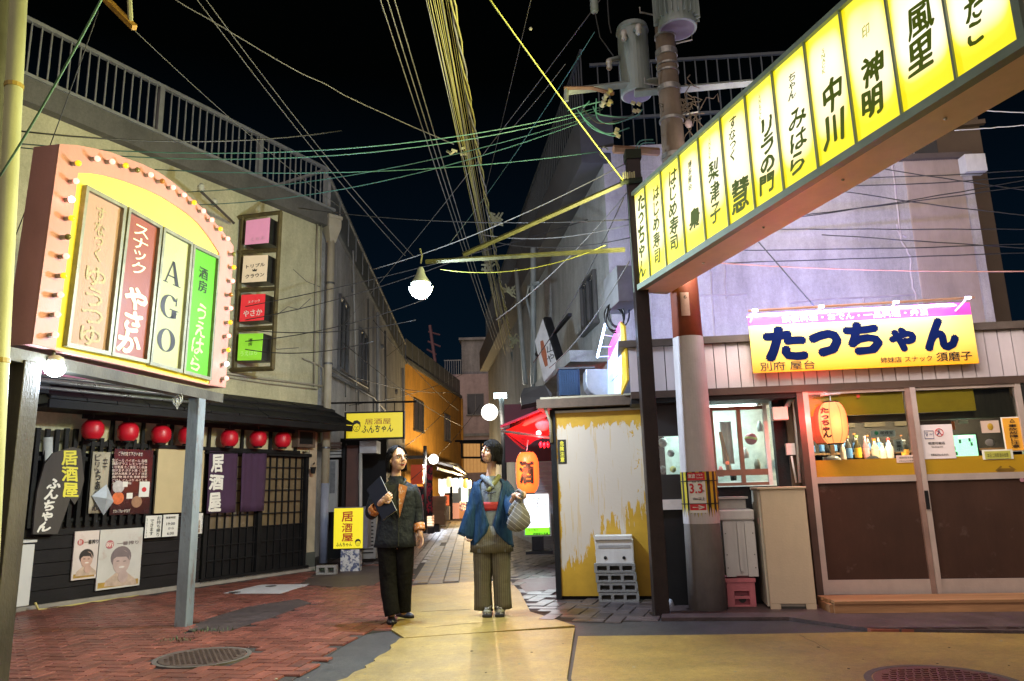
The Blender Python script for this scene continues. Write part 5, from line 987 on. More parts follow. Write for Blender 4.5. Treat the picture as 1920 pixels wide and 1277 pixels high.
# ================================================================== DARK SIGN POST, STREET LAMP
dkp = M('dark_red_post', (.022, .013, .012), .45, .2, var=.5, scale=6, bump=.3)
po = thing('sign_post', 'dark brown square steel post holding the big yellow sign and lamp arm', 'post', (1.29, 7.01, 0)); MB().box((1.29, 7.01, 2.22), (.135, .135, 4.44)).build('shaft', dkp, po, bevel=.005)
MB().box((1.29, 7.01, .01), (.2, .2, .02)).build('base_plate', dkp, po); MB().box((1.29, 7.01, 4.49), (.16, .16, .10)).build('cap', M('mossy_cap', (.02, .03, .015), .8), po)
arm_m = M('olive_arm', (.07, .07, .02), .6, .1, var=.5, scale=9, bump=.4, dirt=.4)
la = thing('lamp_arm', 'weathered steel arm and diagonal strut carrying the street lamp from the dark post', 'arm', at(1170, 468, 6.95)); MB().tube([at(1172, 468, 6.95), at(798, 491, 7.1)], .024, 4).build('arm', arm_m, la); MB().tube([at(1165, 345, 6.95), at(868, 478, 7.08)], .026, 4).build('strut', arm_m, la)
# street lamp hanging from its end
L0 = at(789, 537, 7.1); sl = thing('street_lamp', 'brilliant white hanging street lamp at the end of the steel arm', 'street lamp', L0)
MB().lathe([(.02, .20), (.03, .18), (.045, .12), (.08, .06), (.105, .03), (.10, .028)], L0, 24).build('reflector', M('enamel_reflector', (.16, .18, .15), .4), sl, smooth=True, solid=.003)
MB().tube([L0+V((0, 0, .24)), L0+V((.01, 0, .33)), L0+V((-.01, 0, .40))], .010, 6).build('hook', arm_m, sl)
mb = MB()
for k in range(8): a = k*math.pi/4; mb.tube([L0+V((.12*math.cos(a)*math.cos(t), .12*math.sin(a)*math.cos(t), -.13*math.sin(t))) for t in [i*math.pi/14 for i in range(8)]], .003, 4)
mb.build('guard_cage', M('cage_wire', (.4, .4, .4), .4, .6), sl); MB().ball(L0+V((0, 0, -.02)), (.10, .10, .09), 20).build('bulb', glow('lamp_blue_white', (.78, .9, 1), 55), sl, smooth=True)
lamp('POINT', L0+V((0, 0, -.16)), 200, (.66, .80, 1), .07, sl)
# ================================================================== BIG YELLOW STREET SIGN
YS = Pl((1.265, 6.985), (1.265+.31*4, 6.985-.95*4), .03)
if YS.n.x > 0: YS.n = -YS.n
ZB, ZT = 3.08, 4.05
ys = thing('street_sign', 'huge lit yellow overhead sign of twelve panels with bar names in green-black brushwork', 'sign', YS.pt(2, ZB))
gsf = M('grey_green_frame', (.20, .25, .19), .5, .3, var=.15); psh = M('pinkish_sheet', (.74, .60, .50), .5, .1, var=.08, dirt=.15)
SE = 4.03; TH = -.34
bx('bottom_cover', psh, YS, -.03, SE, ZB-.03, ZB, TH, .0, ys); bx('top_cover', gsf, YS, -.03, SE, ZT, ZT+.02, TH, 0, ys); bx('end_cover', psh, YS, SE, SE+.02, ZB-.03, ZT+.02, TH, 0, ys); bx('end_cover', psh, YS, -.05, -.03, ZB-.03, ZT+.02, TH, 0, ys)
bx('bottom_rail', gsf, YS, -.04, SE+.01, ZB-.035, ZB+.02, -.03, .035, ys); bx('top_rail', gsf, YS, -.04, SE+.01, ZT-.02, ZT+.02, -.03, .035, ys); bx('end_rail', gsf, YS, SE-.03, SE+.01, ZB+.02, ZT-.02, -.03, .036, ys); bx('end_rail', gsf, YS, -.04, -.015, ZB+.02, ZT-.02, -.03, .036, ys)
divs = [(1198, 540), (1222, 527), (1253, 508), (1289, 487), (1327, 463), (1371, 435), (1420, 401), (1473, 357), (1537, 312), (1609, 270), (1693, 206), (1795, 140), (1908, 66)]
ds = [YS.sz(x, y)[0] for x, y in divs]; ds[0] = -.01; ds[-1] = SE-.03
def panel_mat(name, k):
    m = bpy.data.materials.new(name); m.use_nodes = True; nt = m.node_tree; N = nt.nodes; L = nt.links; b = N['Principled BSDF']
    b.inputs['Base Color'].default_value = (.8, .65, .1, 1); b.inputs['Roughness'].default_value = .3
    tcn = N.new('ShaderNodeUVMap'); s_ = N.new('ShaderNodeSeparateXYZ'); L.new(tcn.outputs[0], s_.inputs[0])
    no = N.new('ShaderNodeTexNoise'); no.inputs['Scale'].default_value = 1.6; ge = N.new('ShaderNodeNewGeometry'); L.new(ge.outputs['Position'], no.inputs['Vector'])
    def mt(op, a, c):
        q = N.new('ShaderNodeMath'); q.operation = op
        for i, v in enumerate((a, c)):
            if isinstance(v, (int, float)): q.inputs[i].default_value = v
            else: L.new(v, q.inputs[i])
        return q.outputs[0]
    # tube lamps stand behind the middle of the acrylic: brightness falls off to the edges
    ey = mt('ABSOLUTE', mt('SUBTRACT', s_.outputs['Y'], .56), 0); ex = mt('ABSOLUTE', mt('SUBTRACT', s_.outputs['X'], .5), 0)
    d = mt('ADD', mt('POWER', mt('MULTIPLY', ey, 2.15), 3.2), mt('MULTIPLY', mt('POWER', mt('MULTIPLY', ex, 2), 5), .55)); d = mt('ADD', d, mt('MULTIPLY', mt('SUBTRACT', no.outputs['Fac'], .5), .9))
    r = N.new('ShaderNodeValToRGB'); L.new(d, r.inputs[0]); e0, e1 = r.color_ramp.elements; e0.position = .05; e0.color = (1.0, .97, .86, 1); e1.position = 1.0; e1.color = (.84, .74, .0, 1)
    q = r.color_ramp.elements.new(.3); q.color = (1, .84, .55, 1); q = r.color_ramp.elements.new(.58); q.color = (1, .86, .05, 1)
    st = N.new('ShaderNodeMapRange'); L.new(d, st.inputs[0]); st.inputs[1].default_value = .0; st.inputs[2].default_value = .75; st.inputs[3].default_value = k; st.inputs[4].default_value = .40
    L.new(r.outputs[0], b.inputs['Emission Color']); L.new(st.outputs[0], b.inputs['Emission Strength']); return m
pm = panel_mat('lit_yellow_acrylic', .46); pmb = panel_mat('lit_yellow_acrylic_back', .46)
inkm = M('green_black_ink', (.05, .07, .0), .5, bump=0, var=0, emit=(.10, .14, .0), es=.35); inkl = M('thin_green_ink', (.25, .28, .03), .5, bump=0, var=0, emit=(.4, .45, .08), es=.6)
def uvquad(pl, s0, s1, z0, z1, d, name, mat, parent, flip=False):
    me = bpy.data.meshes.new(name); O = V(parent['_o']); P_ = [pl.pt(s0, z0, d)-O, pl.pt(s1, z0, d)-O, pl.pt(s1, z1, d)-O, pl.pt(s0, z1, d)-O]; me.from_pydata([tuple(p) for p in P_], [], [(0, 1, 2, 3) if not flip else (3, 2, 1, 0)])
    uv = me.uv_layers.new(name='UVMap'); C4 = [(0, 0), (1, 0), (1, 1), (0, 1)]
    for i, li in enumerate(me.polygons[0].vertices): uv.data[i].uv = C4[li]
    me.materials.append(mat); o = bpy.data.objects.new(name, me); COL.objects.link(o); o.parent = parent; return o
lamp('AREA', YS.pt(2.0, 3.56, .06), 225, (1, .92, .42), 3.9, ys, target=YS.pt(2.0, 3.56, 3), size_y=.9); lamp('AREA', YS.pt(2.0, 3.56, TH-.06), 105, (1, .86, .72), 3.9, ys, target=YS.pt(2.0, 3.56, -3), size_y=.9)
names = [[('たっちゃん', .14, .92, .05, .94, .04, inkm)],
         [('はじめ寿司', .25, .85, .10, .90, .028, inkm)], [('はじめ寿司', .25, .85, .08, .88, .028, inkm)],
         [('博多屋台', .36, .62, .14, .42, .02, inkm), ('梟', .25, .8, .62, .80, .04, inkm)],
         [('SNACK', .40, .52, .08, .28, .012, inkl), ('梨津子', .25, .78, .32, .88, .028, inkm)],
         [('すなっく', .25, .62, .08, .46, .02, inkm), ('慧', .12, .86, .64, .92, .028, inkm)],
         [('SNACK', .42, .54, .08, .30, .012, inkl), ('リラの門', .18, .84, .32, .92, .045, inkm)],
         [('ちゃん', .38, .66, .14, .34, .02, inkm), ('みはら', .22, .84, .44, .92, .028, inkm)],
         [('SNACK', .38, .50, .16, .34, .012, inkl), ('中川', .18, .84, .42, .90, .04, inkm)],
         [('印', .42, .6, .24, .33, .012, inkl), ('神明', .2, .8, .47, .88, .04, inkm)],
         [('風里', .2, .8, .38, .80, .028, inkm)], [('いかたこ', .26, .66, .30, .86, .04, inkm)]]
for i in range(12):
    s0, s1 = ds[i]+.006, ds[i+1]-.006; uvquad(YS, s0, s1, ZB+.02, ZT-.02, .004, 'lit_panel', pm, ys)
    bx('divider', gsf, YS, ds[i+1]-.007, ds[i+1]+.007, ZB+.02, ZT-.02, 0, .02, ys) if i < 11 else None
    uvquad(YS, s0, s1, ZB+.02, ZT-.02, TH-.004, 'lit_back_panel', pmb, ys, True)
    for t, x0, x1, y0, y1, bo, m_ in names[i]:
        w_ = s1-s0; a0 = s0+w_*x0; a1 = s0+w_*x1; zt = ZT-.02-(ZT-ZB-.04)*y0; zb = ZT-.02-(ZT-ZB-.04)*y1
        lettering(t, YS.pt((a0+a1)/2, (zt+zb)/2, .008), YS.u, YS.v, a1-a0, zt-zb, m_, ys, vertical=True, bold=bo, shear=.12, wob=.05, brush=.09)
for s_ in (.9, 1.75, 2.6, 3.4): MB().ball(YS.pt(s_, ZB-.035, -.17), .012, 8).build('rivet', M('bright_rivet', (.8, .8, .8), .15, .9), ys, smooth=True)
MB().tube([YS.pt(0, ZT+.06, -.1), YS.pt(1.2, ZT+.10, -.1), YS.pt(2.2, ZT+.07, -.1), YS.pt(4.2, ZT+.12, -.1)], .008, 5).build('feed_wire', M('blue_wire', (.1, .14, .35), .4), ys)
MB().lathe([(.02, 0), (.05, .02), (.03, .05), (.05, .07), (.03, .1)], YS.pt(.1, ZT+.02, -.1), 10).build('insulator', M('porcelain'), ys, smooth=True); MB().lathe([(.02, 0), (.05, .02), (.03, .05), (.05, .07), (.03, .1)], YS.pt(2.0, ZT+.02, -.1), 10).build('insulator', M('porcelain'), ys, smooth=True)
# ================================================================== CONCRETE UTILITY POLE
cpm = M('pole_concrete', (.27, .25, .24), .7, var=.2, scale=3, bump=.25, dirt=.3)
PX, PY = 1.76, 7.17
up = thing('utility_pole', 'large concrete utility pole with transformers, orange-brown band and tsunami notice', 'utility pole', (PX, PY, 0))
def pole_seg(z0, z1, r0, r1, name, mat, n=28): return MB().lathe([(r0, z0), (r1, z1)], (PX, PY, 0), n).build(name, mat, up, smooth=False)
def pr(z): return .178-.0125*z
MB().lathe([(pr(z), z) for z in (0, 1, 2.6)], (PX, PY, 0), 40).build('lower_shaft', cpm, up, smooth=True)
MB().lathe([(pr(z)+.004, z) for z in (.80, 1.7, 2.6)], (PX, PY, 0), 40).build('white_sleeve', M('white_pole_sleeve', (.55, .52, .53), .5, var=.1, dirt=.2), up)
MB().lathe([(pr(z)*1.0, z) for z in (2.6, 3.1, 3.3)], (PX, PY, 0), 40).build('rusty_band', M('rust_brown_band', (.24, .06, .03), .7, var=.3, scale=6), up, smooth=True)
MB().lathe([(pr(z), z) for z in (3.3, 5, 8.5)], (PX, PY, 0), 40).build('upper_shaft', M('brown_concrete', (.22, .17, .12), .75, var=.3, scale=3, bump=.3, dirt=.3), up, smooth=True)
wrapm = M('hazard_stripe', (.50, .40, .02), .6, var=.1, wave=((1, 0, 0), 1, (.02, .02, .02), 0))
n = 32; mbs = [MB(), MB()]; zz0, zz1 = .86, 1.28
for i in range(n):
    a0, a1 = 2*math.pi*i/n, 2*math.pi*(i+1)/n; R0 = pr(1.05)+.006
    for k in range(1): mbs[i % 2].add([V((PX+R0*math.cos(a), PY+R0*math.sin(a), z)) for z in (zz0, zz1) for a in (a0, a1)], [(0, 1, 3, 2)])
mbs[0].build('hazard_band', M('hazard_yellow', (.50, .40, .02), .6, var=.15, bump=.2), up); mbs[1].build('hazard_band', M('hazard_black', (.02, .02, .02), .6, bump=.2), up)
def wrapz(px_a, px_b, z0, z1, mat, name, parent, R):   # curved sheet around the pole between two angles
    return MB().loft([[V((PX+R*math.sin(a), PY-R*math.cos(a), z)) for a in [px_a+(px_b-px_a)*i/10 for i in range(11)]] for z in (z0, z1)], closed=False).build(name, mat, parent)
tn = thing('tsunami_notice', 'white curved notice with red figures and arrow strapped to the concrete pole', 'notice', (PX-.1, PY-.19, .9)); R1 = pr(1.05)+.010
wrapz(-.85, .10, .90, 1.27, M('white_paper'), 'sheet', tn, R1); wrapz(-.85, .10, 1.20, 1.272, M('red_print'), 'header', tn, R1+.001); wrapz(-.82, .06, .925, .98, M('red_print'), 'arrow_box', tn, R1+.001)
def pw(t, a0, w_, h_, z, mat, bold=.02): return wrap(t, (PX, PY, 0), R1, a0, w_, h_, z, mat, tn, bold)
pwrap = lambda t, a0, w_, h_, z, mat, bold=.02: _pw(t, a0, w_, h_, z, mat, bold)
def _pw(t, a0, w_, h_, z, mat, bold):
    g, f = glyph(t, bold); x0 = min(p[0] for p in g); x1 = max(p[0] for p in g); y0 = min(p[1] for p in g); y1 = max(p[1] for p in g); mb = MB(); R = R1+.003
    for x, y in g: a = a0+((x-x0)/(x1-x0)-.5)*w_/R; mb.v.append(V((PX+R*math.sin(a), PY-R*math.cos(a), z+((y-y0)/(y1-y0)-.5)*h_)))
    mb.f = list(f); mb.v, mb.f = fat(mb.v, mb.f, V((1, 0, 0)), V((0, 0, 1)), V((0, -1, 0)), bold*.8*h_, .0004); mb.build('lettering', mat, tn)
_pw('津波', -0.61, .07, .038, 1.24, wl, .02); _pw('つなみ', -0.19, .06, .018, 1.25, wl, .01); _pw('Tsunami', -0.19, .065, .014, 1.225, wl, .0); _pw('3.3', -0.41, .12, .085, 1.125, M('red_print'), .04); _pw('m', -0.05, .02, .016, 1.10, bl, .02); _pw('海抜 表示', -0.34, .1, .014, 1.185, bl, 0); _pw('10m以上', -0.29, .11, .03, 1.03, bl, .02); _pw('→', -0.34, .11, .034, .952, wl, .06)
for z in (1.19, .98): MB().lathe([(pr(1.05)+.012, z), (pr(1.05)+.012, z+.008)], (PX, PY, 0), 32).build('strap', bl, up)
t = thing('pole_plate', 'small pink number plate tied high on the concrete pole', 'plate', (PX+.02, PY-.15, 2.9)); pbx('plate', M('pink_plate', (.6, .38, .33), .5), Pl((0, PY-.155), (1, PY-.155)), (1278, 592), (1291, 548), -.004, 0, t)
plet('6', Pl((0, PY-.155), (1, PY-.155)), (1282, 560), (1287, 553), .002, bl, t)
# steel bands, step bolts
for z, h_ in ((4.52, .05), (4.95, .03), (5.30, .06), (5.52, .02), (5.60, .02), (5.72, .07), (5.95, .03)): MB().lathe([(pr(z)+.012, z), (pr(z)+.012, z+h_)], (PX, PY, 0), 28).build('steel_band', M('galvanised', (.35, .35, .32), .4, .6, var=.3, scale=20), up)
for z, sx in ((5.85, 1), (5.0, 1), (4.6, 1), (5.35, -1), (6.2, -1)): MB().tube([(PX+sx*.1, PY-.05, z), (PX+sx*.27, PY-.08, z+.02), (PX+sx*.27, PY-.08, z+.08)], .009, 6).build('step_bolt', M('galvanised'), up)
gal = M('pale_green_galvanised', (.40, .46, .42), .5, .2, var=.2, scale=6, dirt=.3)
MB().tube([at(1060, 172, 7.35), at(1245, 150, 7.35)], .045, 4).build('crossarm', gal, up); MB().tube([at(1190, 176, 7.3), at(1225, 172, 7.3), at(1412, 155, 7.3)], .045, 4).build('crossarm', gal, up); MB().tube([at(1062, 165, 7.2), at(1062, 190, 7.2)], .025, 4).build('crossarm_end', gal, up)
MB().tube([at(1058, 165, 7.2), at(1110, 165, 7.1), at(1150, 176, 7.0)], .022, 4).build('rusty_brace', M('rust_arm', (.28, .16, .09), .7), up); MB().tube([at(1150, 280, 7.3), at(1235, 285, 7.4)], .045, 6).build('rusty_bracket', M('rust_arm'), up)
# left transformer
tm = M('transformer_grey_green', (.30, .37, .35), .45, .1, var=.1, scale=2, dirt=.2)
C_ = V((PX-.30, 7.45, 5.42)); mb = MB().lathe([(.15, 0), (.17, .01), (.17, .78), (.185, .80), (.17, .86), (.05, .90)], C_, 28)
tf = thing('transformer', 'tall grey-green cylindrical transformer on the left side of the utility pole', 'transformer', C_); mb.build('tank', tm, tf, smooth=False); MB().lathe([(.13, -.004), (.15, 0)], C_, 28).build('base', M('dark_tank_base', (.16, .14, .18), .5), tf)
for p, q in (((-.1, -.16, .62), (-.14, -.24, .66)), ((-.18, -.05, .45), (-.30, -.10, .40)), ((.0, -.17, .70), (.02, -.25, .72))):
    MB().tube([C_+V(p), C_+V(q)], .028, 10, .022).build('bushing_arm', tm, tf, smooth=True); MB().lathe([(.02, -.12), (.035, -.10), (.025, -.06), (.038, -.04), (.03, 0)], C_+V(q), 12).build('bushing', M('white_porcelain', (.6, .6, .55), .3), tf, smooth=True)
# finned transformer, right
C2 = V((PX+.11, 7.05, 5.98)); t2 = thing('finned_transformer', 'finned round transformer high on the front of the utility pole', 'transformer', C2); MB().lathe([(.17, 0), (.19, .01), (.19, .6), (.05, .66)], C2, 30).build('tank', tm, t2)
MB().lathe([(.19, -.02), (.205, -.015), (.205, .03), (.19, .03)], C2, 30).build('rim', tm, t2); MB().lathe([(.17, -.021), (.18, -.02)], C2, 30).build('base', M('dark_tank_base'), t2)
for i in range(22): a = i*2*math.pi/22; MB().box(C2+V((.215*math.cos(a), .215*math.sin(a), .33)), (.06, .008, .5), Matrix.Rotation(a, 3, 'Z')).build('fin', tm, t2)
# small bits: insulators, drooping service loops, connectors
sb = thing('service_gear', 'cluster of porcelain insulators and looping service wires left of the utility pole', 'insulators', at(1160, 190, 7.1)); por = M('yellow_porcelain', (.55, .5, .22), .3); tealw = M('teal_wire', (.10, .30, .26), .4, var=.1); dkw = M('dark_wire', (.04, .045, .045), .5, var=.1); yew = M('pale_wire', (.32, .32, .20), .5, var=.1)
for p in ((1143, 172), (1143, 193), (1135, 182), (1130, 195)): MB().lathe([(.012, -.03), (.03, -.025), (.018, -.005), (.018, .005), (.03, .025), (.012, .03)], at(*p, 7.0), 12, (.3, -.9, .2)).build('insulator', por if p[0] > 1140 else M('porcelain'), sb, smooth=True)
for p in ((1187, 193), (1198, 195), (1190, 208), (1197, 208), (1157, 243), (1159, 255), (1155, 250)): MB().box(at(*p, 7.0), (.045, .03, .025), Matrix.Rotation(.5, 3, 'Y')).build('connector', M('cream_clip', (.55, .55, .32), .5), sb)
rr = random.Random(11)
loops = [[(1065, 207), (1095, 198), (1130, 190)], [(1082, 205), (1110, 240), (1150, 255), (1160, 250)], [(1090, 200), (1120, 230), (1165, 225), (1190, 212)], [(1118, 185), (1120, 222), (1150, 232), (1200, 215)], [(1105, 190), (1090, 215), (1135, 250), (1180, 240)], [(1112, 200), (1125, 215), (1185, 220), (1205, 205)], [(1190, 285), (1200, 265), (1225, 262)], [(1193, 290), (1203, 270), (1228, 268)], [(1140, 280), (1130, 275), (1125, 290), (1140, 300)]]
for L_ in loops:
    P_ = [at(*p, 7.0) for p in L_]; out_ = []
    for i in range(len(P_)-1):
        p0 = P_[max(0, i-1)]; p1 = P_[i]; p2 = P_[i+1]; p3 = P_[min(len(P_)-1, i+2)]
        for k in range(5): t_ = k/5; out_.append(.5*((2*p1)+(p2-p0)*t_+(2*p0-5*p1+4*p2-p3)*t_*t_+(3*p1-p0-3*p2+p3)*t_**3))
    out_.append(P_[-1]); MB().tube(out_, .007, 5).build('loop', tealw if rr.random() < .6 else dkw, sb, smooth=True)
# street lamp fitting and cut-out fuse at the top edge
t = thing('fuse_cutout', 'hanging cylindrical fuse cut-out at the top edge left of the transformer', 'fuse', at(1114, 10, 7.2)); MB().lathe([(.035, -.1), (.045, -.08), (.045, .12), (.02, .14)], at(1114, 8, 7.2), 14).build('body', tm, t); MB().tube([at(1116, 25, 7.2), at(1125, 70, 7.2), at(1150, 105, 7.2)], .007, 5).build('lead', dkw, t); MB().tube([at(1139, 0, 7.2), at(1142, 45, 7.2), at(1146, 62, 7.2)], .008, 5).build('lead', dkw, t)
t = thing('clamp_cluster', 'cluster of yellow-lit wire clamps at the top of the dark sign post', 'clamps', (1.22, 6.93, 4.25))
for k in range(6): MB().box(V((1.17+.022*k, 6.92, 4.24+.01*(k % 2))), (.014, .02, .07)).build('clamp', M('cream_clip'), t)
MB().tube([(1.14, 6.94, 4.18), (1.36, 6.92, 4.20)], .03, 8).build('collar', M('mossy_cap'), t)
# ================================================================== FOOD STALL WITH YELLOW SIGN
SW = Pl((1.2, 7.62), (2.9, 7.42)); SP_ = Pl((2.92, 7.2), (2.92+.992, 7.2-.125)); SL = Pl((2.92-.992*2.2, 7.25+.125*2.2), (2.92, 7.25))
shop = thing('food_stall', 'single-storey food stall with white slatted upper wall and dark lower windows', 'building', SP_.pt(0, 0))
slatm = M('white_slat', (.62, .56, .60), .45, .1, var=.06, scale=3, dirt=.15, rnd=.08)
SLa = SP_.sz(1178, 655)[0]; s_ = SLa; sp0 = None
while s_ < 3.2:
    if sp0 is None: sp0 = bx('slat', slatm, SP_, s_, s_+.1135, 2.10, 2.56, -.02, .0, shop); S0 = V(sp0.location)-SP_.u*s_
    else: c = sp0.copy(); COL.objects.link(c); c.location = S0+SP_.u*s_
    s_ += .1225
bx('slat_backing', bl, SP_, SLa, 3.3, 2.09, 2.55, -.05, -.022, shop); bx('roof_edge', M('dark_roof_edge', (.09, .07, .06), .6, var=.3), SP_, SLa-.1, 3.4, 2.56, 2.63, -1.3, .06, shop); bx('head_beam', M('brown_beam', (.06, .035, .025), .6, var=.3), SP_, SLa, 3.4, 2.03, 2.10, -.1, .04, shop)
bx('under_eave', black_w, SP_, SLa, -.02, 1.98, 2.03, -.4, .02, shop)
# side walls and window bay behind the pole
bx('lower_wall', M('black_tile_wall', (.012, .012, .012), .5, spec=.25), SW, .13, 1.72, 0, .92, -.1, 0, shop); bx('white_sill', M('white_trim'), SW, .13, .72, .92, 1.02, -.1, .03, shop); bx('dark_band', bl, SW, .13, .5, 1.02, 1.27, -.1, -.01, shop); bx('upper_band', bl, SW, .13, .72, 1.66, 2.02, -.1, -.01, shop); bx('wall', black_w, SW, 1.44, 1.75, .9, 2.03, -.1, -.0, shop); bx('wall', black_w, SW, .5, .74, 1.02, 1.66, -.1, -.01, shop); bx('wall', black_w, SW, .74, 1.44, .92, 1.13, -.1, -.02, shop)
sw = thing('sliding_window', 'brown aluminium sliding window behind the concrete pole with kitchen things inside', 'window', SW.pt(1.1, 1.1)); brf = M('brown_aluminium', (.22, .12, .08), .4, .4)
for k, px in enumerate((1337, 1389, 1439)): s_ = SW.sz(px, 835)[0]; bx('frame', brf if k < 2 else M('white_frame', (.6, .58, .55), .4), SW, s_-.02, s_+.02, 1.14, 1.94, -.03, .02, sw)
for z_, h_ in ((1.14, .03), (1.24, .06), (1.90, .035)): bx('frame', brf, SW, SW.sz(1337, 835)[0]+.02, SW.sz(1439, 835)[0]-.02, z_, z_+h_, -.03, .018, sw)
sA, zA = SW.sz(1331, 904); sB, zB = SW.sz(1443, 765); bx('pane', glass(), SW, sA, sB, zA, zB, -.012, -.008, sw)
gl = glass(); bx('side_pane', gl, SW, .2, .5, 1.27, 1.66, -.012, -.008, sw)
kit = thing('kitchen_back_wall', 'bright tiled kitchen wall seen through the sliding window', 'wall', (2.1, 8.3, 0)); Y83 = Pl((0, 8.35), (1, 8.3)); bx('wall', M('kitchen_tile', (.55, .62, .6), .4, var=.3, scale=9), Y83, 1.3, 2.9, .9, 2.05, -.05, 0, kit)
tube_ = thing('kitchen_lamp', 'cool fluorescent lamp on the kitchen ceiling', 'lamp', (2.0, 7.9, 1.98)); MB().tube([(1.6, 7.95, 1.98), (2.6, 7.85, 1.98)], .015, 8).build('tube', lit('fluoro', (.8, 1, .95), 12), tube_); lamp('AREA', (2.1, 7.85, 1.94), 6, (.8, 1, .95), .9, tube_, target=(2.1, 8.2, 0), size_y=.2)
t = thing('hanging_cloth', 'white towel hanging inside the sliding window', 'towel', SW.P(1362, 850, -.2)); cloth(SW, (1355, 870), (1370, 790), -.2, .02, 5).build('cloth', M('white_cloth', (.7, .7, .7), .8), t, smooth=True, solid=.004)
t = thing('striped_ball', 'red ball with a yellow stripe hanging inside the right window pane', 'ball', SW.P(1408, 823, -.15)); MB().ball(SW.P(1408, 823, -.15), .062, 16).build('ball', M('red_ball', (.5, .03, .06), .4), t, smooth=True); MB().lathe([(.062, -.012), (.0645, 0), (.062, .012)], SW.P(1408, 823, -.15), 20, (.2, .1, 1)).build('stripe', M('yellow_stripe', (.5, .5, .05), .4), t)
t = thing('wooden_paddle', 'wooden paddle leaning inside the left window pane', 'paddle', SW.P(1360, 880, -.15)); MB().tube([SW.P(1350, 810, -.15), SW.P(1368, 885, -.15)], .018, 6, .03).build('handle', M('wood_paddle', (.45, .22, .06), .6), t); MB().ball(SW.P(1364, 868, -.13), .02, 10).build('knob', lit('red_knob', (1, .15, .05), .8), t)
for k, (x, y, c) in enumerate(((1352, 885, (.5, .1, .1)), (1375, 892, (.1, .1, .12)), (1398, 850, (.6, .6, .6)), (1420, 870, (.5, .5, .45)), (1425, 800, (.3, .35, .35)))): MB().lathe([(.03, -.05), (.035, .0), (.02, .04), (.012, .06)], SW.P(x, y, -.3), 10).build('utensil', M('utensil%d' % k, c, .4), label=('red jar low', 'black pot', 'white bowl', 'pale jar', 'steel ladle head')[k]+' on the kitchen shelf inside the sliding window', cat='utensil', smooth=True)
for k, (x, y, r, c) in enumerate(((1243, 830, .05, (.55, .6, .6)), (1258, 850, .04, (.3, .3, .3)), (1262, 880, .035, (.5, .45, .1)), (1242, 880, .04, (.05, .05, .05)))): MB().ball(SW.P(x, y, -.15), r, 10).build('utensil', M('kit2%d' % k, c, .4), smooth=True, label=('pale round lid', 'grey bowl', 'yellow cloth bundle', 'dark patterned tin')[k]+' behind the narrow window left of the pole', cat='utensil')
MB().ball(SW.P(1452, 790, -.0), .001, 4)
# conduit, meter box on the timber corner
tc_ = thing('meter_box', 'white electric meter box with conduits on the old timber corner post', 'meter box', SW.P(1465, 780, .1)); bx('timber', M('old_timber', (.09, .06, .035), .8, var=.5, scale=3, stretch=(3, 3, .4), bump=.5), SW, 1.56, 1.76, 0, 2.05, -.02, .04, tc_)
pbx('meter', M('white_plastic'), SW, (1450, 788), (1477, 762), .05, .15, tc_, bevel=.01); pbx('junction_box', M('white_plastic'), SW, (1476, 853), (1490, 831), .05, .10, tc_)
for pts, r in (([(1472, 765), (1480, 750), (1488, 752), (1500, 905)], .016), ([(1478, 762), (1484, 748), (1494, 750), (1508, 905)], .016), ([(1484, 855), (1493, 905)], .010)): MB().tube([SW.P(*p, .09) for p in pts], r, 8).build('conduit', M('white_pvc'), tc_, smooth=True)
# --- the bar front: two sliding doors
bar_ = thing('sliding_doors', 'brown sliding bar doors with yellow film band and clear upper panes', 'doors', SP_.pt(1, .1)); alp = M('pinkish_aluminium', (.50, .42, .38), .4, .3, var=.12, dirt=.15); brn = M('brown_panel', (.055, .026, .017), .7, var=.2, scale=3, col2=(.10, .062, .05), th=(.60, .72), bump=.3, bscale=300, spec=.25, dirt=.3); ylf = M('yellow_film', (.40, .24, .01), .35, var=.15, scale=1.5)
def S(px, py=900): return SP_.sz(px, py)[0]
sL, sR, zL = S(1543, 1110), 3.2, .12; sM = S(1757, 1110)
bx('left_jamb', M('dark_jamb', (.07, .04, .03), .6), SP_, sL-.06, sL, 0, 2.05, -.1, .03, bar_); bx('left_stile', alp, SP_, sL, sL+.05, zL, 2.03, -.03, .03, bar_)
bx('bottom_rail', alp, SP_, sL+.05, sR, zL, zL+.13, -.03, .02, bar_); bx('middle_rail', alp, SP_, sL+.05, sR, 1.14, 1.20, -.03, .02, bar_); bx('top_rail', alp, SP_, sL+.05, sR, 2.0, 2.03, -.03, .02, bar_)
bx('meeting_stile', alp, SP_, sM-.01, sM+.035, zL, 2.03, -.03, .04, bar_); bx('meeting_stile', M('dark_stile', (.25, .16, .13), .5), SP_, sM-.055, sM-.012, zL, 2.03, -.03, .03, bar_); bx('handle', black_w, SP_, sM-.01, sM+.02, .88, 1.05, .04, .055, bar_)
sE_ = S(1912, 800); bx('stile', alp, SP_, sE_, sE_+.05, zL, 2.03, -.03, .03, bar_); bx('end_post', bl, SP_, sE_+.05, sE_+.09, 0, 2.05, -.03, .02, bar_)
bx('lower_panel', brn, SP_, sL+.05, sM-.055, zL+.13, 1.14, -.01, .0, bar_); bx('lower_panel', brn, SP_, sM+.035, sE_, zL+.13, 1.14, -.01, .0, bar_); bx('film_band', ylf, SP_, sL+.05, sM-.055, 1.20, 1.36, -.008, .0, bar_); bx('film_band', ylf, SP_, sM+.035, sE_, 1.20, 1.36, -.008, .0, bar_)
bx('pane', gl, SP_, sL+.05, sM-.055, 1.36, 2.0, -.006, -.002, bar_); bx('pane', gl, SP_, sM+.035, sE_, 1.36, 2.0, -.006, -.002, bar_); bx('base_gap', bl, SP_, sL-.1, sR, 0, zL, -.1, -.01, bar_)
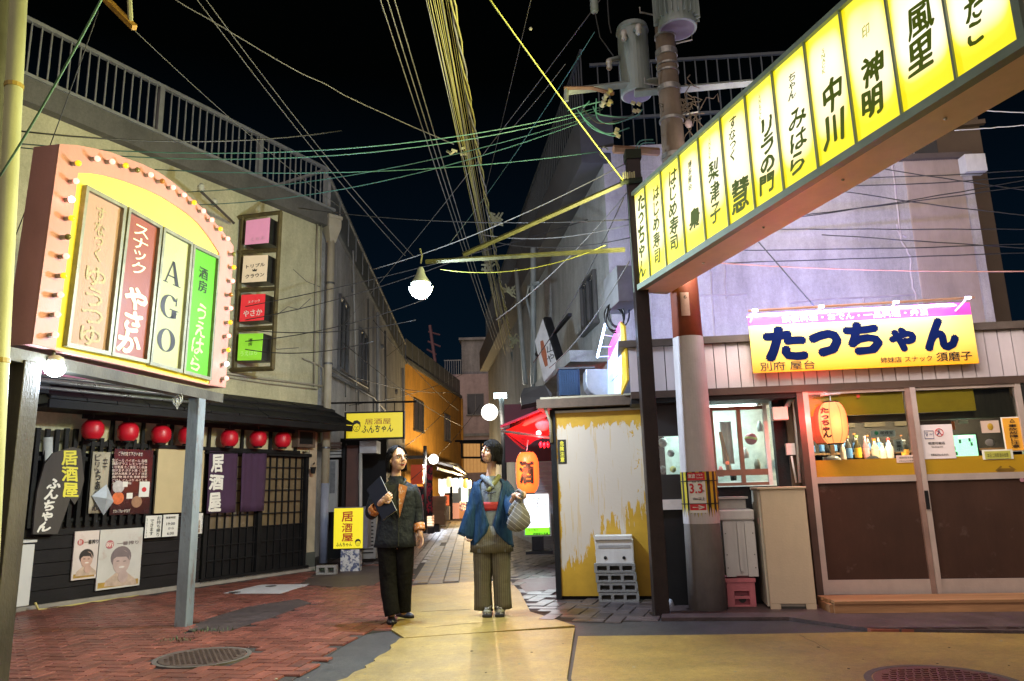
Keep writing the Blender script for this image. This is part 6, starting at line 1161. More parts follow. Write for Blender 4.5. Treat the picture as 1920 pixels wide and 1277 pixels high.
plet('⇔', SP_, (1868, 890), (1904, 873), .002, M('film_shade', (.20, .11, .01), .5), bar_, bold=.02)
rngm = M('pull_ring', (.4, .2, .25), .4); disc(SP_, (1916, 900), .018, .02, rngm, 'pull', bar_); disc(SP_, (1609, 743), .016, .0, M('red_disc', (.5, .06, .03), .5), 'round_sticker', bar_)
# interior room
BW = Pl((SP_.pt(0, 0, -1.1).x, SP_.pt(0, 0, -1.1).y), (SP_.pt(3, 0, -1.1).x, SP_.pt(3, 0, -1.1).y)); rm = M('brown_interior', (.12, .08, .05), .8, var=.3)
inn = thing('bar_interior', 'dim brown bar interior with valance and shelf behind the glass', 'interior', BW.pt(1, 0)); bx('back_wall', M('dark_back_wall', (.035, .03, .028), .8), BW, -1.2, 3.4, 0, 2.1, -.05, 0, inn); bx('ceiling', rm, BW, -.3, 3.4, 2.02, 2.06, 0, 1.0, inn)
bx('valance', M('yellow_cloth', (.80, .50, .03), .8, var=.15, bump=.4, bscale=12), SP_, sL+.06, sM-.06, 1.79, 2.0, -.05, -.03, inn); bx('valance', M('yellow_cloth'), SP_, sM+.04, S(1832, 760), 1.79, 2.0, -.05, -.03, inn)
bx('dark_valance', M('dark_curtain', (.07, .05, .035), .8, var=.4, scale=9, stretch=(4, 4, .3)), SP_, S(1832, 760), sE_, 1.72, 2.0, -.1, -.08, inn); bx('beam', M('brown_beam'), SP_, sL, sE_, 1.72, 1.79, -.14, -.10, inn)
bx('counter', M('counter_wood', (.20, .11, .05), .5), SP_, sL-.1, 3.3, 1.30, 1.36, -.75, -.2, inn); bx('shelf', M('counter_wood'), BW, -.1, 3.2, 1.44, 1.46, 0, .25, inn); bx('pillar', M('counter_wood'), SP_, S(1584, 820), S(1592, 820), 1.36, 1.85, -.55, -.5, inn)
for i in range(4): bx('ceiling_card', M('tan_card', (.07, .055, .035), .7), BW, .2+i*.32, .42+i*.32, 1.74, 1.82, .02, .03, inn)
li = thing('bar_lamp', 'warm lamp inside the bar above the bottles', 'lamp', SP_.pt(.6, 1.95, -.6)); MB().ball(SP_.pt(.75, 1.93, -.6), .03, 10).build('bulb', lit('warm_bulb', (1, .8, .55), 14), li); lamp('AREA', SP_.pt(.7, 1.96, -.38), 20, (1, .74, .45), .2, li, target=BW.pt(.7, 1.3)); lamp('AREA', SP_.pt(1.6, 1.96, -.38), 9.0, (1, .78, .5), .2, li, target=BW.pt(1.6, 1.3))
MB().box(SP_.pt(.88, 1.93, -.45), (.14, .05, .03)).build('led_fixture', lit('teal_led', (.6, 1, .95), 8), li)
# bottles
bots = [(1594, 862, .035, .26, (.05, .05, .05), (.1, .25, .55), (.6, .2, .05), 'brown beer bottle with blue label'), (1611, 862, .035, .26, (.05, .04, .02), (.7, .4, .03), (.3, .5, .1), 'brown beer bottle with amber label'), (1627, 862, .032, .25, (.3, .15, .17), (.6, .3, .35), (.4, .4, .4), 'clear bottle with pink label'), (1644, 864, .038, .22, (.35, .3, .2), (.65, .6, .45), (.8, .2, .03), 'pale bottle with orange cap and cream label'), (1658, 866, .033, .17, (.5, .5, .48), (.6, .6, .55), (.5, .5, .5), 'short clear jar behind the counter'), (1671, 866, .036, .22, (.6, .58, .55), (.65, .62, .6), (.7, .04, .04), 'white bottle with a red cap'), (1583, 862, .03, .2, (.4, .35, .3), (.6, .55, .5), (.5, .4, .3), 'small pale bottle beside the lantern'), (1700, 850, .035, .2, (.02, .02, .02), (.6, .3, .05), (.7, .7, .7), 'black bottle with orange disc label and silver cap')]
for x, y, r, h_, cb_, cl_, cc_, lab in bots:
    P0 = SP_.P(x, 868, -.55); P0.z = 1.36; t = thing('bottle', lab+' on the bar counter', 'bottle', P0, 'bottles on the bar counter')
    MB().lathe([(r*.95, 0), (r, .01), (r, h_*.58), (r*.4, h_*.76), (r*.34, h_*.93)], P0, 14).build('glass', M('bottle%.2f%.2f' % (cb_[0], cb_[2]), cb_, .1, bump=0), t, smooth=True); MB().lathe([(r*1.03, h_*.12), (r*1.03, h_*.5)], P0, 14).build('label', M('blabel%.2f%.2f' % (cl_[0], cl_[2]), cl_, .5, bump=0), t); MB().lathe([(r*.45, h_*.92), (r*.45, h_)], P0, 10).build('cap', M('bcap%.2f%.2f' % (cc_[0], cc_[2]), cc_, .4, bump=0), t)
bt0 = bpy.data.objects['bottle']; bk_ = random.Random(6)
for i in range(13):
    P0 = BW.pt(.12+i*.115+bk_.uniform(-.02, .02), 1.46, .14); dup(bt0, P0, 'small bottle in the row on the dim back shelf of the bar', scale=bk_.uniform(.6, .85))['group'] = 'bottles on the back shelf'
# papers on the glass
def gnotice(lab, a, b, d, col, lines, name='window_notice'): return notice(lab, SP_, a, b, d, lines, col, name)
gnotice('small white and green notice hanging in the bar window', (1633, 820), (1678, 806), -.02, (.7, .72, .7), [('喫煙室', (1651, 815), (1674, 808)), ('SMOKING', (1655, 818), (1669, 816))]); disc(SP_, (1643, 812), .018, -.018, M('green_print', (.05, .35, .16), .5), 'window_sticker', label='green round mark on the hanging window notice', cat='sticker')
gnotice('pinkish handwritten card at the lower corner of the left pane', (1682, 868), (1716, 853), .006, (.62, .5, .45), [('本日のおすすめ', (1686, 860), (1712, 856)), ('いらっしゃいませ', (1686, 866), (1712, 862))])
gnotice('tall white card with vertical print beside the black bottle', (1678, 848), (1692, 824), -.03, (.7, .7, .68), [('営業中', (1682, 846), (1689, 827), bl, True)])
pbx('backing_board', M('brown_board', (.10, .05, .035), .6), SP_, (1726, 866), (1783, 787), -.03, -.02, label='dark brown backing board behind the large white no smoking notice', cat='board')
t = gnotice('large white notice with fork icon and red prohibition sign on the right pane', (1733, 861), (1784, 795), .006, (.70, .64, .64), [('喫煙可能店', (1741, 834), (1771, 828)), ('Smoking area', (1747, 840), (1768, 836)), ('従業員以外は入れません', (1746, 855), (1778, 850))])
rg = M('navy_print', (.05, .06, .15), .5, bump=0)
def circ(pl, px, r, d, mat, parent, name='print_ring', w_=.0035): s_, z_ = pl.sz(*px, d); MB().tube([pl.pt(s_+r*math.cos(a), z_+r*math.sin(a), d) for a in [i*math.pi/12 for i in range(25)]], w_, 4).build(name, mat, parent)
circ(SP_, (1761, 811), .036, .009, M('red_print'), t); s_, z_ = SP_.sz(1761, 811, .01); MB().tube([SP_.pt(s_-.025, z_+.025, .011), SP_.pt(s_+.025, z_-.025, .011)], .003, 4).build('print_bar', M('red_print'), t); plet('人', SP_, (1757, 816), (1765, 806), .009, rg, t, bold=.04)
s_, z_ = SP_.sz(1742, 815, .01); MB().tube([SP_.pt(s_+a, z_+b_, .009) for a, b_ in ((-.04, -.038), (.04, -.038), (.042, .034), (-.04, .038), (-.04, -.038))], .0035, 4).build('print_frame', rg, t); plet('Ψ 〰', SP_, (1736, 819), (1748, 810), .009, rg, t, bold=.02)
t = thing('television', 'small television showing a green sports field inside the bar', 'television', SP_.P(1806, 862, -.4)); pbx('screen', lit('tv_green', (.35, .95, .55), 1.7), SP_, (1785, 860), (1829, 815), -.41, -.40, t); pbx('bezel', bl, SP_, (1782, 862), (1832, 812), -.45, -.412, t); pbx('score_bar', lit('tv_blue', (.7, .85, 1), 2.2), SP_, (1797, 822), (1824, 816), -.4, -.398, t)
for x, y in ((1800, 827), (1818, 824), (1790, 840), (1794, 850), (1822, 832)): pbx('player', M('tv_dark', (.05, .15, .08), .5), SP_, (x-1.5, y+4), (x+1.5, y-3), -.4, -.397, t)
lamp('AREA', SP_.P(1806, 838, -.38), .8, (.4, 1, .65), .2, t, target=SP_.P(1806, 838, 1))
gnotice('small square card with a yellow drawing on the right pane', (1842, 812), (1872, 788), .006, (.55, .42, .34), []); MB().ball(SP_.P(1857, 800, .008), (.03, .004, .033), 12).build('yellow_drawing', M('yellow_drawing', (.45, .28, .02), .6), smooth=True, label='yellow drawn figure on the small square card', cat='drawing')
t = gnotice('orange vertical warning strip at the right edge of the window', (1889, 845), (1914, 783), .008, (.75, .36, .03), [('事故故障に注意', (1897, 840), (1906, 795), bl, True), ('△', (1893, 792), (1902, 785), bl)]); pbx('strip_backing', M('white_paper'), SP_, (1886, 847), (1917, 781), -.004, .0, t)
t = gnotice('pale framed card with yellow-green print standing on the film band', (1844, 862), (1898, 842), .008, (.7, .72, .66), []); pbx('print', M('yellow_green_print', (.45, .45, .08), .5), SP_, (1848, 861), (1894, 845), .008, .012, t); plet('本日 二時間 飲み放題', SP_, (1852, 858), (1890, 849), .014, bl, t)
MB().ball(SP_.P(1856, 830, .0), (.045, .003, .035), 14).build('faded_sticker', M('grey_sticker', (.17, .16, .14), .6), smooth=True, label='faded grey round sticker on the right pane', cat='sticker')
gnotice('small cream tag high in the dark part of the right pane', (1798, 794), (1815, 788), -.02, (.5, .48, .35), []); gnotice('small orange card beside the no smoking notice', (1778, 806), (1789, 790), -.03, (.55, .12, .02), [])
MB().ball(SP_.P(1562, 865, -.3), (.09, .06, .06), 12).build('glass_bowl', M('bowl_glass', (.4, .4, .38), .1, bump=0), smooth=True, label='round glass bowl inside the bar behind the lantern', cat='bowl')
pbx('small_white_frame', M('white_paper'), SP_, (1545, 870), (1572, 856), -.3, -.28, label='small white picture frame low inside the bar window', cat='frame')
# person inside: only head in dark cap shows
hp = thing('person', 'person in a black knit cap sitting inside the bar, only the head showing', 'person', SP_.P(1637, 900, -.35)); hc = SP_.P(1637, 866, -.35)
skinm = M('skin', (.55, .34, .24), .45, var=.06, scale=10, bump=.05, sss=.15); mb = MB(); mb.ball(hc+V((0, 0, -.06)), (.065, .075, .085), 16); mb.caps(hc+V((0, 0, -.2)), hc+V((0, 0, -.1)), .05, .045); mb.ball(hc+V((0, .02, -.38)), (.19, .11, .17), 16); mb.build('body', M('dark_jumper', (.03, .03, .03), .8), hp, smooth=True); mb = MB().ball(hc+V((0, 0, -.005)), (.072, .085, .07), 18); mb.build('knit_cap', M('black_knit', (.012, .012, .012), .9, bump=.5), hp, smooth=True); MB().ball(hc+V((-.01, -.035, -.085)), (.05, .05, .05), 14).build('face', skinm, hp, smooth=True)
# lanterns on the stall
def big_lantern(x, y, d, lab, chars, e_, col, R=.128, Hh=.39):
    C = SP_.P(x, y, d); t = thing('stall_front_lantern', lab, 'lantern', C, 'paper lanterns in the bar window'); prof = []
    for i in range(27): t_ = i/26; prof.append((R*(1-abs(2*t_-1)**3.2*.45)*(1-(.018 if i % 2 else 0)), (t_-.5)*Hh))
    MB().lathe(prof, C, 24).build('paper_shade', M('lit_paper'+str(x), (.35, .09, .04), .8, var=.15, scale=5, bump=0, emit=col, es=e_), t, smooth=True)
    for k in range(8): a = k*math.pi/4+.2; MB().tube([C+V((math.cos(a)*(r*1.004), math.sin(a)*(r*1.004), z)) for r, z in prof[::2]], .0028, 4).build('paper_seam', M('red_seam', (.6, .08, .04), .6, emit=(1, .15, .05), es=.5), t)
    for z in (-.5*Hh-.012, .5*Hh-.002): MB().lathe([(R*.55, z), (R*.55, z+.014)], C, 20).build('rim', black_w, t)
    if chars: wrap(chars, C, R*.97, -.95, .085, Hh*.72, 0, bl, t, .10)
    return t, C
t, C_ = big_lantern(1562, 793, .13, 'glowing peach paper lantern with black lettering hanging at the left of the bar front', 'たっちゃん', 1.45, (1, .36, .10)); lamp('POINT', C_+V((-.02, -.2, .0)), 4.5, (1, .3, .12), .1, t); MB().tube([C_+V((0, 0, .21)), C_+V((0, 0, .27)), C_+V((-.06, 0, .30))], .006, 5).build('cord', M('white_wire'), t); MB().tube([C_+V((-.09, 0, .27)), C_+V((.1, 0, .28))], .012, 6).build('hook_bar', M('pinkish_aluminium'), t)
t, C2_ = big_lantern(1541, 795, -.10, 'red paper lantern half hidden behind the peach lantern inside the bar window', None, .6, (1, .06, .05), R=.12, Hh=.38)
lamp('POINT', SP_.P(1528, 780, .22), 6.0, (1, .06, .06), .04, t)  # red point light added outside the lantern for the glow on the jamb
# step
stp = thing('wooden_step', 'long low wooden step of fresh planks in front of the bar doors', 'step', SP_.pt(1, 0, .35)); wdm = M('pine_plank', (.42, .22, .10), .6, var=.3, scale=2.5, stretch=(.6, 6, 6), bump=.3, bscale=20, rnd=.25)
ST = Pl((2.74, 6.96), (2.74+.995, 6.96-.09))
for i in range(3): bx('plank', wdm, ST, .0+.02*i, 3.2, .105, .13, -.0+.13*(i-1)-.01, .115+.13*(i-1), stp)
bx('front_board', wdm, ST, .03, 3.2, .03, .103, .21, .235, stp); bx('front_trim', wdm, ST, .03, 3.2, .106, .128, .237, .25, stp); bx('end_board', wdm, ST, .0, .03, .03, .10, -.13, .21, stp); bx('painted_under_shade', bl, ST, .06, 3.1, .012, .1, -.12, .18, stp)  # black box below the planks stands in for the shade under the step
for s_ in (.35, 1.9): bx('foot_block', conc, ST, s_, s_+.14, .012, .03, .0, .2, stp)
# yellow shop sign with light strip
TS = Pl((SP_.pt(-.55, 0, .12).x, SP_.pt(-.55, 0, .12).y), (SP_.pt(3, 0, .12).x, SP_.pt(3, 0, .12).y)); tsn = thing('shop_sign', 'yellow and magenta stall sign with five big navy characters lit from above', 'sign', TS.P(1620, 690))
sa, za = TS.sz(1412, 700); sb_, zb_ = TS.sz(1812, 568); sb_ = TS.sz(1835, 681)[0]; zt_ = TS.sz(1400, 590)[1]; zm = TS.sz(1405, 612)[1]
def gradmat():
    m = M('sign_yellow', (.75, .55, .03), .35, var=.03, bump=0, emit=(.95, .62, .03), es=.36); nt = m.node_tree; b = nt.nodes['Principled BSDF']
    g = nt.nodes.new('ShaderNodeNewGeometry'); s = nt.nodes.new('ShaderNodeSeparateXYZ'); r = nt.nodes.new('ShaderNodeMapRange'); r.inputs[1].default_value = 2.22; r.inputs[2].default_value = 2.68; x = nt.nodes.new('ShaderNodeMix'); x.data_type = 'RGBA'
    nt.links.new(g.outputs['Position'], s.inputs[0]); nt.links.new(s.outputs['Z'], r.inputs[0]); nt.links.new(r.outputs[0], x.inputs['Factor']); x.inputs[6].default_value = (.80, .32, .005, 1); x.inputs[7].default_value = (.80, .78, .22, 1)   # orange at the bottom to lemon at the top, in base and emission
    nt.links.new(x.outputs[2], b.inputs['Base Color']); nt.links.new(x.outputs[2], b.inputs['Emission Color']); return m
bx('panel', gradmat(), TS, sa, sb_, za, zm, -.01, .01, tsn); bx('magenta_band', M('sign_magenta', (.75, .06, .38), .35, var=.03, bump=0, emit=(.9, .08, .5), es=.55), TS, sa, sb_, zm, zt_, -.01, .01, tsn); bx('back_box', alp, TS, sa+.02, sb_-.02, za+.02, zt_-.02, -.08, -.012, tsn)
nav = M('navy_letter', (.002, .008, .05), .8, bump=0, var=0, spec=.05)
for ch, a, b in (('た', (1439, 674), (1505, 614)), ('っ', (1524, 665), (1571, 622)), ('ち', (1590, 662), (1646, 606)), ('ゃ', (1673, 657), (1712, 616)), ('ん', (1739, 655), (1788, 598))): plet(ch, TS, a, b, .014, nav, tsn, bold=.075)
plet('別府 屋台', TS, (1426, 696), (1527, 675), .014, bl, tsn, bold=.005); plet('姉妹店 スナック', TS, (1652, 681), (1747, 666), .014, bl, tsn, bold=.01); plet('須磨子', TS, (1757, 678), (1821, 658), .014, bl, tsn, bold=.015); plet('鉄板料理・おでん・一品料理・弁当', TS, (1467, 605), (1738, 578), .014, lit('white_lit_letter', (1, .92, 1), 1.3), tsn, bold=.02)
stripm = lit('violet_led', (.72, .62, 1), 9)
for i in range(14):
    x = 1405+i*29.5; y = 594-i*1.62
    if 1460 < x < 1745 and False: continue
    pbx('painted_led_reflection', lit('led_reflection_glow', (1, .85, 1), 1.4), TS, (x-5, y+1.2), (x+5, y-1.0), .011, .016, tsn) if not (1462 < x < 1742) else None  # emissive dashes paint the LEDs' reflection onto the sign face
lsb = thing('sign_light_bar', 'slim light bar on three arms above the yellow and magenta sign', 'lamp', TS.P(1600, 570, .2)); a_, b_ = TS.P(1403, 583, .28), TS.P(1827, 558, .28); MB().tube([a_, b_], .012, 6).build('bar', M('brown_tube', (.35, .2, .14), .5), lsb)
for t_ in (.03, .33, .66, .97): q = a_.lerp(b_, t_); MB().tube([q, q-TS.n*.26-V((0, 0, .06))], .010, 5).build('arm', lit('painted_lit_arm', (.7, .7, 1), .8), lsb); MB().box(q, (.05, .03, .02)).build('led', stripm, lsb)  # arms glow by emission, standing in for LED light falling on them
m_ = (a_+b_)/2; lamp('AREA', m_+V((0, 0, -.03)), 4, (.70, .60, 1), 1.9, lsb, target=m_-TS.n*.3-V((0, 0, .5)), size_y=.04)
lamp('AREA', m_+V((0, 0, .03))-TS.n*.25, 46, (.30, .33, 1), 1.9, lsb, target=m_-TS.n*1.5+V((0, 0, .35)), size_y=.05)
# right buildings beyond
CR = Pl((RF.pt(s_top, 0).x, RF.pt(s_top, 0).y), (RF.pt(s_top+3, 0).x+.0, RF.pt(s_top, 0).y-.1)); cgm = M('corrugated_beige', (.38, .30, .25), .6, var=.12, dirt=.25)
cg = thing('corrugated_building', 'beige corrugated metal wall with gutter right of the white building', 'building', CR.pt(.5, 0)); mb = MB(); s0 = .0; sEnd = CR.sz(1815, 400)[0]; nseg = 34; top_z = 5.15
L1, L2 = [], []
for i in range(nseg*2+1): s_ = sEnd*i/(nseg*2); d_ = .018 if (i//1) % 2 else 0; L1.append(CR.pt(s_, 2.3, d_)); L2.append(CR.pt(s_, top_z, d_))
mb.loft([L1, L2], closed=False); mb.build('corrugated_sheet', cgm, cg, solid=.004); bx('corner_trim', wht, CR, sEnd, sEnd+.10, 0, top_z, -.3, .04, cg); bx('roof_edge', M('dark_roof_edge'), CR, -.05, sEnd+.12, top_z, top_z+.07, -.3, .08, cg); bx('backing', M('dark_back_wall'), CR, 0, sEnd, 0, top_z, -.5, -.02, cg)
bx('gutter_head', M('white_plastic'), CR, sEnd-.05, sEnd+.2, top_z-.25, top_z-.02, .05, .2, cg)
BK = Pl((0, 11.5), (1, 11.3)); bkb = thing('rear_tower', 'brown taller block with a dark window behind the corrugated wall', 'building', BK.P(1780, 600)); x0_, x1_ = BK.sz(1690, 400)[0], BK.sz(1880, 500)[0]; bx('wall', M('brown_render', (.15, .11, .08), .85, var=.1), BK, x0_-1.6, x1_, 0, BK.sz(1800, 205)[1], -2, 0, bkb); pbx('window', win_dark, BK, (1690, 306), (1755, 258), .0, .02, bkb); MB().tube([BK.P(1710, 262, .04), BK.P(1716, 306, .04)], .012, 5).build('window_bar', M('cage_wire'), bkb); bx('ledge', M('brown_render'), BK, x0_, x1_+.06, BK.sz(1800, 240)[1], BK.sz(1800, 232)[1], 0, .08, bkb)
# things at the pole foot
CB = Pl((2.30, 7.03), (2.69, 6.96)); tan_c = M('beige_cabinet', (.58, .47, .33), .5, var=.05, dirt=.12)
cbt = thing('beige_cabinet', 'tall plain beige metal cabinet standing between the concrete pole and the bar', 'cabinet', CB.pt(.2, 0)); sA = CB.sz(1446, 1148)[0]; sB = CB.sz(1533, 1150)[0]; zT_ = CB.sz(1500, 916)[1]
bx('front', tan_c, CB, sA, sB, .075, zT_, -.03, 0, cbt, bevel=.004); bx('foot', tan_c, CB, sA, sA+.09, .005, .075, -.03, 0, cbt); bx('foot', tan_c, CB, sB-.09, sB, .005, .075, -.03, 0, cbt); bx('body', M('pale_beige', (.5, .47, .38), .5), CB, sA-.02, sB-.01, .05, zT_-.01, -.62, -.032, cbt); bx('top', tan_c, CB, sA-.03, sB+.01, zT_, zT_+.02, -.66, .02, cbt, bevel=.003)
bx('dark_base', M('dark_base'), CB, sA+.01, sB-.02, 0, .07, -.5, -.04, cbt); bx('red_label', M('pink_plate'), CB, sA-.024, sA-.02, .78, .83, -.2, -.12, cbt)
CQ = Pl((2.05, 7.22), (2.45, 7.17)); wpl = M('white_polystyrene', (.56, .56, .55), .6, var=.08, dirt=.25)
bt = thing('white_crate_stack', 'white slatted plastic bin with a lid on the pink crate', 'bin', CQ.pt(.15, .3)); q = CQ.sz; s0, z0 = q(1362, 1077); s1, z1 = q(1413, 975); z0 = .30
bx('bin_body', wpl, CQ, s0, s1, z0, z1, -.25, -.01, bt, bevel=.01); bx('lid', wpl, CQ, s0-.04, s1+.01, z1, z1+.10, -.27, .01, bt, bevel=.015); bx('rib', wpl, CQ, s0, s0+.09, z0, z1-.02, -.01, .012, bt); bx('rib', wpl, CQ, s1-.09, s1, z0, z1-.02, -.01, .012, bt); bx('rib', wpl, CQ, (s0+s1)/2-.015, (s0+s1)/2+.015, z0+.05, z1-.02, -.01, .02, bt)
for zz in (z0+.08, z0+.2, z1-.12):
    for ss_ in (s0+.02, s1-.02): MB().ball(CQ.pt(ss_, zz, .012), .006, 6).build('bolt', M('dark_base'), bt)
t = thing('foam_tray', 'grey plastic tray on top of the white bin', 'tray', CQ.pt(.15, z1+.1)); bx('tray', M('grey_tray', (.35, .35, .34), .6, var=.2), CQ, s0-.02, s1-.05, z1+.10, z1+.20, -.25, -.04, t, bevel=.01); bx('rim', M('grey_tray'), CQ, s0-.04, s1-.03, z1+.2, z1+.22, -.27, -.02, t)
pc = thing('pink_crate', 'faded pink plastic crate on the ground beside the concrete pole', 'crate', CQ.pt(.15, 0)); pkc = M('pink_crate_plastic', (.55, .16, .19), .5, var=.12, dirt=.3); s0, s1 = q(1365, 1130)[0], q(1418, 1130)[0]; h_ = .285
bx('bottom_rim', pkc, CQ, s0, s1, .01, .045, -.28, .0, pc); bx('top_rim', pkc, CQ, s0-.01, s1+.01, h_-.035, h_, -.29, .012, pc); bx('middle_bar', pkc, CQ, s0+.05, s1-.05, .10, .125, -.01, .004, pc); bx('inner_wall', M('crate_inner', (.25, .06, .08), .6), CQ, s0+.02, s1-.02, .03, h_-.03, -.27, -.04, pc); bx('upper_panel', pkc, CQ, s0+.06, s1-.05, .17, h_-.035, -.02, .0, pc)
for a_, b_ in ((s0, s0+.06), (s1-.055, s1)): bx('corner_post', pkc, CQ, a_, b_, .045, h_-.035, -.05, .002, pc)
for i in range(2): c0 = s0+.06+(s1-s0-.11)*i; bx('brace', pkc, CQ, c0-.004, c0+.004, .045, .17, -.02, .004, pc)
mb = MB(); disc(CQ, (1392, 1123), .035, -.038, bl, 'hand_hole', pc)
up2 = thing('blue_umbrella', 'closed turquoise patterned umbrella standing beside the dark post', 'umbrella', G(1255, 1145)); MB().tube([SW.pt(.22, .12, .18), SW.pt(.20, .72, .16)], .035, 10, .03).build('folded_cloth', M('turquoise_cloth', (.02, .25, .38), .5, var=.3, scale=30), up2, smooth=True); MB().tube([SW.pt(.20, .72, .16), SW.pt(.20, .76, .16)], .03, 10).build('top', M('white_plastic'), up2)
MB().lathe([(.055, 0), (.03, .07), (.012, .08)], SW.pt(.27, .012, .2), 12).build('plastic_cone', M('clear_plastic'), label='small clear plastic cone on the ground behind the dark post', cat='cone', smooth=True)
MB().box(SP_.pt(-1.2, .02, .2), (.3, .1, .02)).build('kerb_piece', conc, label='low grey kerb piece by the stall wall behind the pole', cat='kerb')
# ================================================================== OVERHEAD CABLES
cr_ = random.Random(21)
ywm = M('yellow_lit_cable', (.22, .21, .06), .6, var=.2); gwm = M('green_cable', (.045, .14, .12), .5, var=.2); bwm = M('black_cable', (.02, .02, .02), .5, var=.2); gym = M('grey_cable', (.16, .16, .15), .6, var=.2); whc = M('white_cable', (.45, .45, .42), .6)  # yellow light of the big sign is put into the first cable colour
grpA = 'parallel cables running up the alley overhead'
for i in range(16):
    x0 = 790+i*2.9+cr_.uniform(-4, 4); a = at(x0-2, -60, 4.6+.05*i); b = at(952+cr_.uniform(-8, 8), 655+cr_.uniform(-12, 12), 18.8); cable(a, b, cr_.uniform(.0025, .004), ywm if i % 3 else gym, 'cable in the long bundle running from the top centre into the alley', grpA, sag=cr_.uniform(.05, .22), n=24)
a = at(838, -60, 5.2); b = at(962, 655, 18.8)
for k in range(3):
    pts = cable_pts(a, b, .1, 60); mb = MB(); mb.tube([p+V((.022*math.cos(i*1.1+k*2.1), 0, .022*math.sin(i*1.1+k*2.1))) for i, p in enumerate(pts)], .009, 6); mb.build('twisted_cable', ywm if k else gym, smooth=True, label='twisted strand of the thick power cable at the right of the bundle', cat='cable', group='strands of the thick twisted cable')
for i, (x0, x1) in enumerate(((700, 830), (714, 840), (728, 852))): cable(at(x0, -40, 5.5), at(930+i*6, 655, 18), .006, gym, ['leftmost', 'middle', 'rightmost'][i]+' of the three thin parallel cables left of the main bundle', 'three thin cables left of the bundle', sag=.02+.05*i, n=24)
def ck(a, b, Ya, Yb, r, m, lab, sag=.1, grp=None, wig=0.0): return cable(at(*a, Ya), at(*b, Yb), r, m, lab, grp, sag, wig=wig)
ck((905, -20), (1168, 338), 5.0, 6.9, .007, M('bright_yellow_cable', (.24, .25, .03), .6), 'bright yellow cable slanting down to the top of the dark sign post', .02)
ck((20, 268), (1150, 195), 5.6, 7.1, .0055, gwm, 'upper green cable crossing the whole street from the left pole', .28, 'green cables crossing the street'); ck((20, 275), (1130, 205), 5.7, 7.1, .0055, gwm, 'second green cable just under the upper crossing cable', .30, 'green cables crossing the street'); ck((20, 244), (640, 245), 5.6, 7.8, .008, bwm, 'dark cable above the pink sign running to the right', .12)
ck((350, 360), (1120, 215), 8.5, 7.1, .0055, gwm, 'green cable rising from the wall insulators to the pole', .18, 'green cables crossing the street'); ck((350, 385), (1110, 222), 8.5, 7.1, .0055, gwm, 'lower green cable rising from the wall insulators to the pole', .22, 'green cables crossing the street'); ck((290, 318), (1120, 285), 7, 7.3, .0055, gwm, 'green cable passing in front of the roof railing end', .12, 'green cables crossing the street')
ck((300, -20), (850, 270), 6, 8, .006, gym, 'thin cable sloping down across the sky to the bundle clamp', .1, None, .01); ck((200, -20), (0, 330), 3.6, 4.2, .007, M('pale_green_cable', (.10, .22, .12), .5), 'pale green cable slanting down at the upper left in front of the railing', .04)
ck((185, 20), (30, 440), 5, 5.6, .004, bwm, 'thin black cable slanting behind the pink sign at the left', .04); ck((355, -20), (760, 480), 6.5, 12, .006, gym, 'left one of the pair of thin cables slanting over the roof railing', .1, 'pair of thin cables over the railing'); ck((372, -20), (775, 480), 6.5, 12, .006, gym, 'right one of the pair of thin cables slanting over the roof railing', .12, 'pair of thin cables over the railing'); ck((250, 55), (640, 390), 6.5, 11, .004, gym, 'hairline cable from the rusty crossarm down past the railing', .08)
ck((1140, -20), (560, 700), 7.5, 16, .005, gym, 'thin dark cable slanting from the fuse to the alley roofs', .2); ck((1115, 60), (840, 460), 7.5, 14, .005, tealw, 'thin teal cable slanting from the transformer towards the lamp', .1); ck((1000, -20), (900, 400), 7, 14, .004, gym, 'hairline cable with an insulator right of the bundle', .02); MB().ball(at(995, 54, 7.1), .02, 8).build('insulator', M('porcelain'), smooth=True, label='small insulator on the hairline cable right of the bundle', cat='insulator')
ck((1060, 120), (960, 240), 7.5, 9, .004, gym, 'short hairline cable between bundle and transformer', .02)
for i, (a, b) in enumerate((((460, 575), (1170, 390)), ((460, 600), (900, 470)), ((460, 640), (800, 560)), ((460, 618), (780, 600)), ((460, 655), (700, 640)))): ck(a, b, 10, 10-.2*i, .007, bwm, 'black service cable leaving the rusty sign bracket towards the right', .1, 'black service cables from the sign bracket')
for i, (a, b) in enumerate((((640, 640), (868, 800)), ((640, 700), (860, 735)), ((655, 760), (870, 700)), ((700, 600), (860, 770)), ((620, 720), (760, 640)), ((740, 850), (860, 740)), ((770, 900), (900, 760)))): ck(a, b, 13+i*.8, 24, .008, bwm, 'dark service cable sagging across the alley mouth', .15, 'dark service cables across the alley mouth')
for i, (a, b) in enumerate((((700, 505), (1185, 300)), ((560, 390), (1180, 412)), ((905, 440), (1185, 420)), ((920, 452), (1185, 445)), ((930, 600), (1185, 350)), ((1000, 680), (1170, 370)), ((1030, 690), (1180, 490)))): ck(a, b, 9, 7, .006, bwm if i % 2 else gym, 'thin cable gathered at the dark sign post', .1, 'thin cables gathered at the dark sign post')
ck((825, 505), (1135, 460), 7.1, 6.95, .004, M('bright_yellow_cable'), 'yellow cord drooping below the lamp arm', .13)
ext = 1990
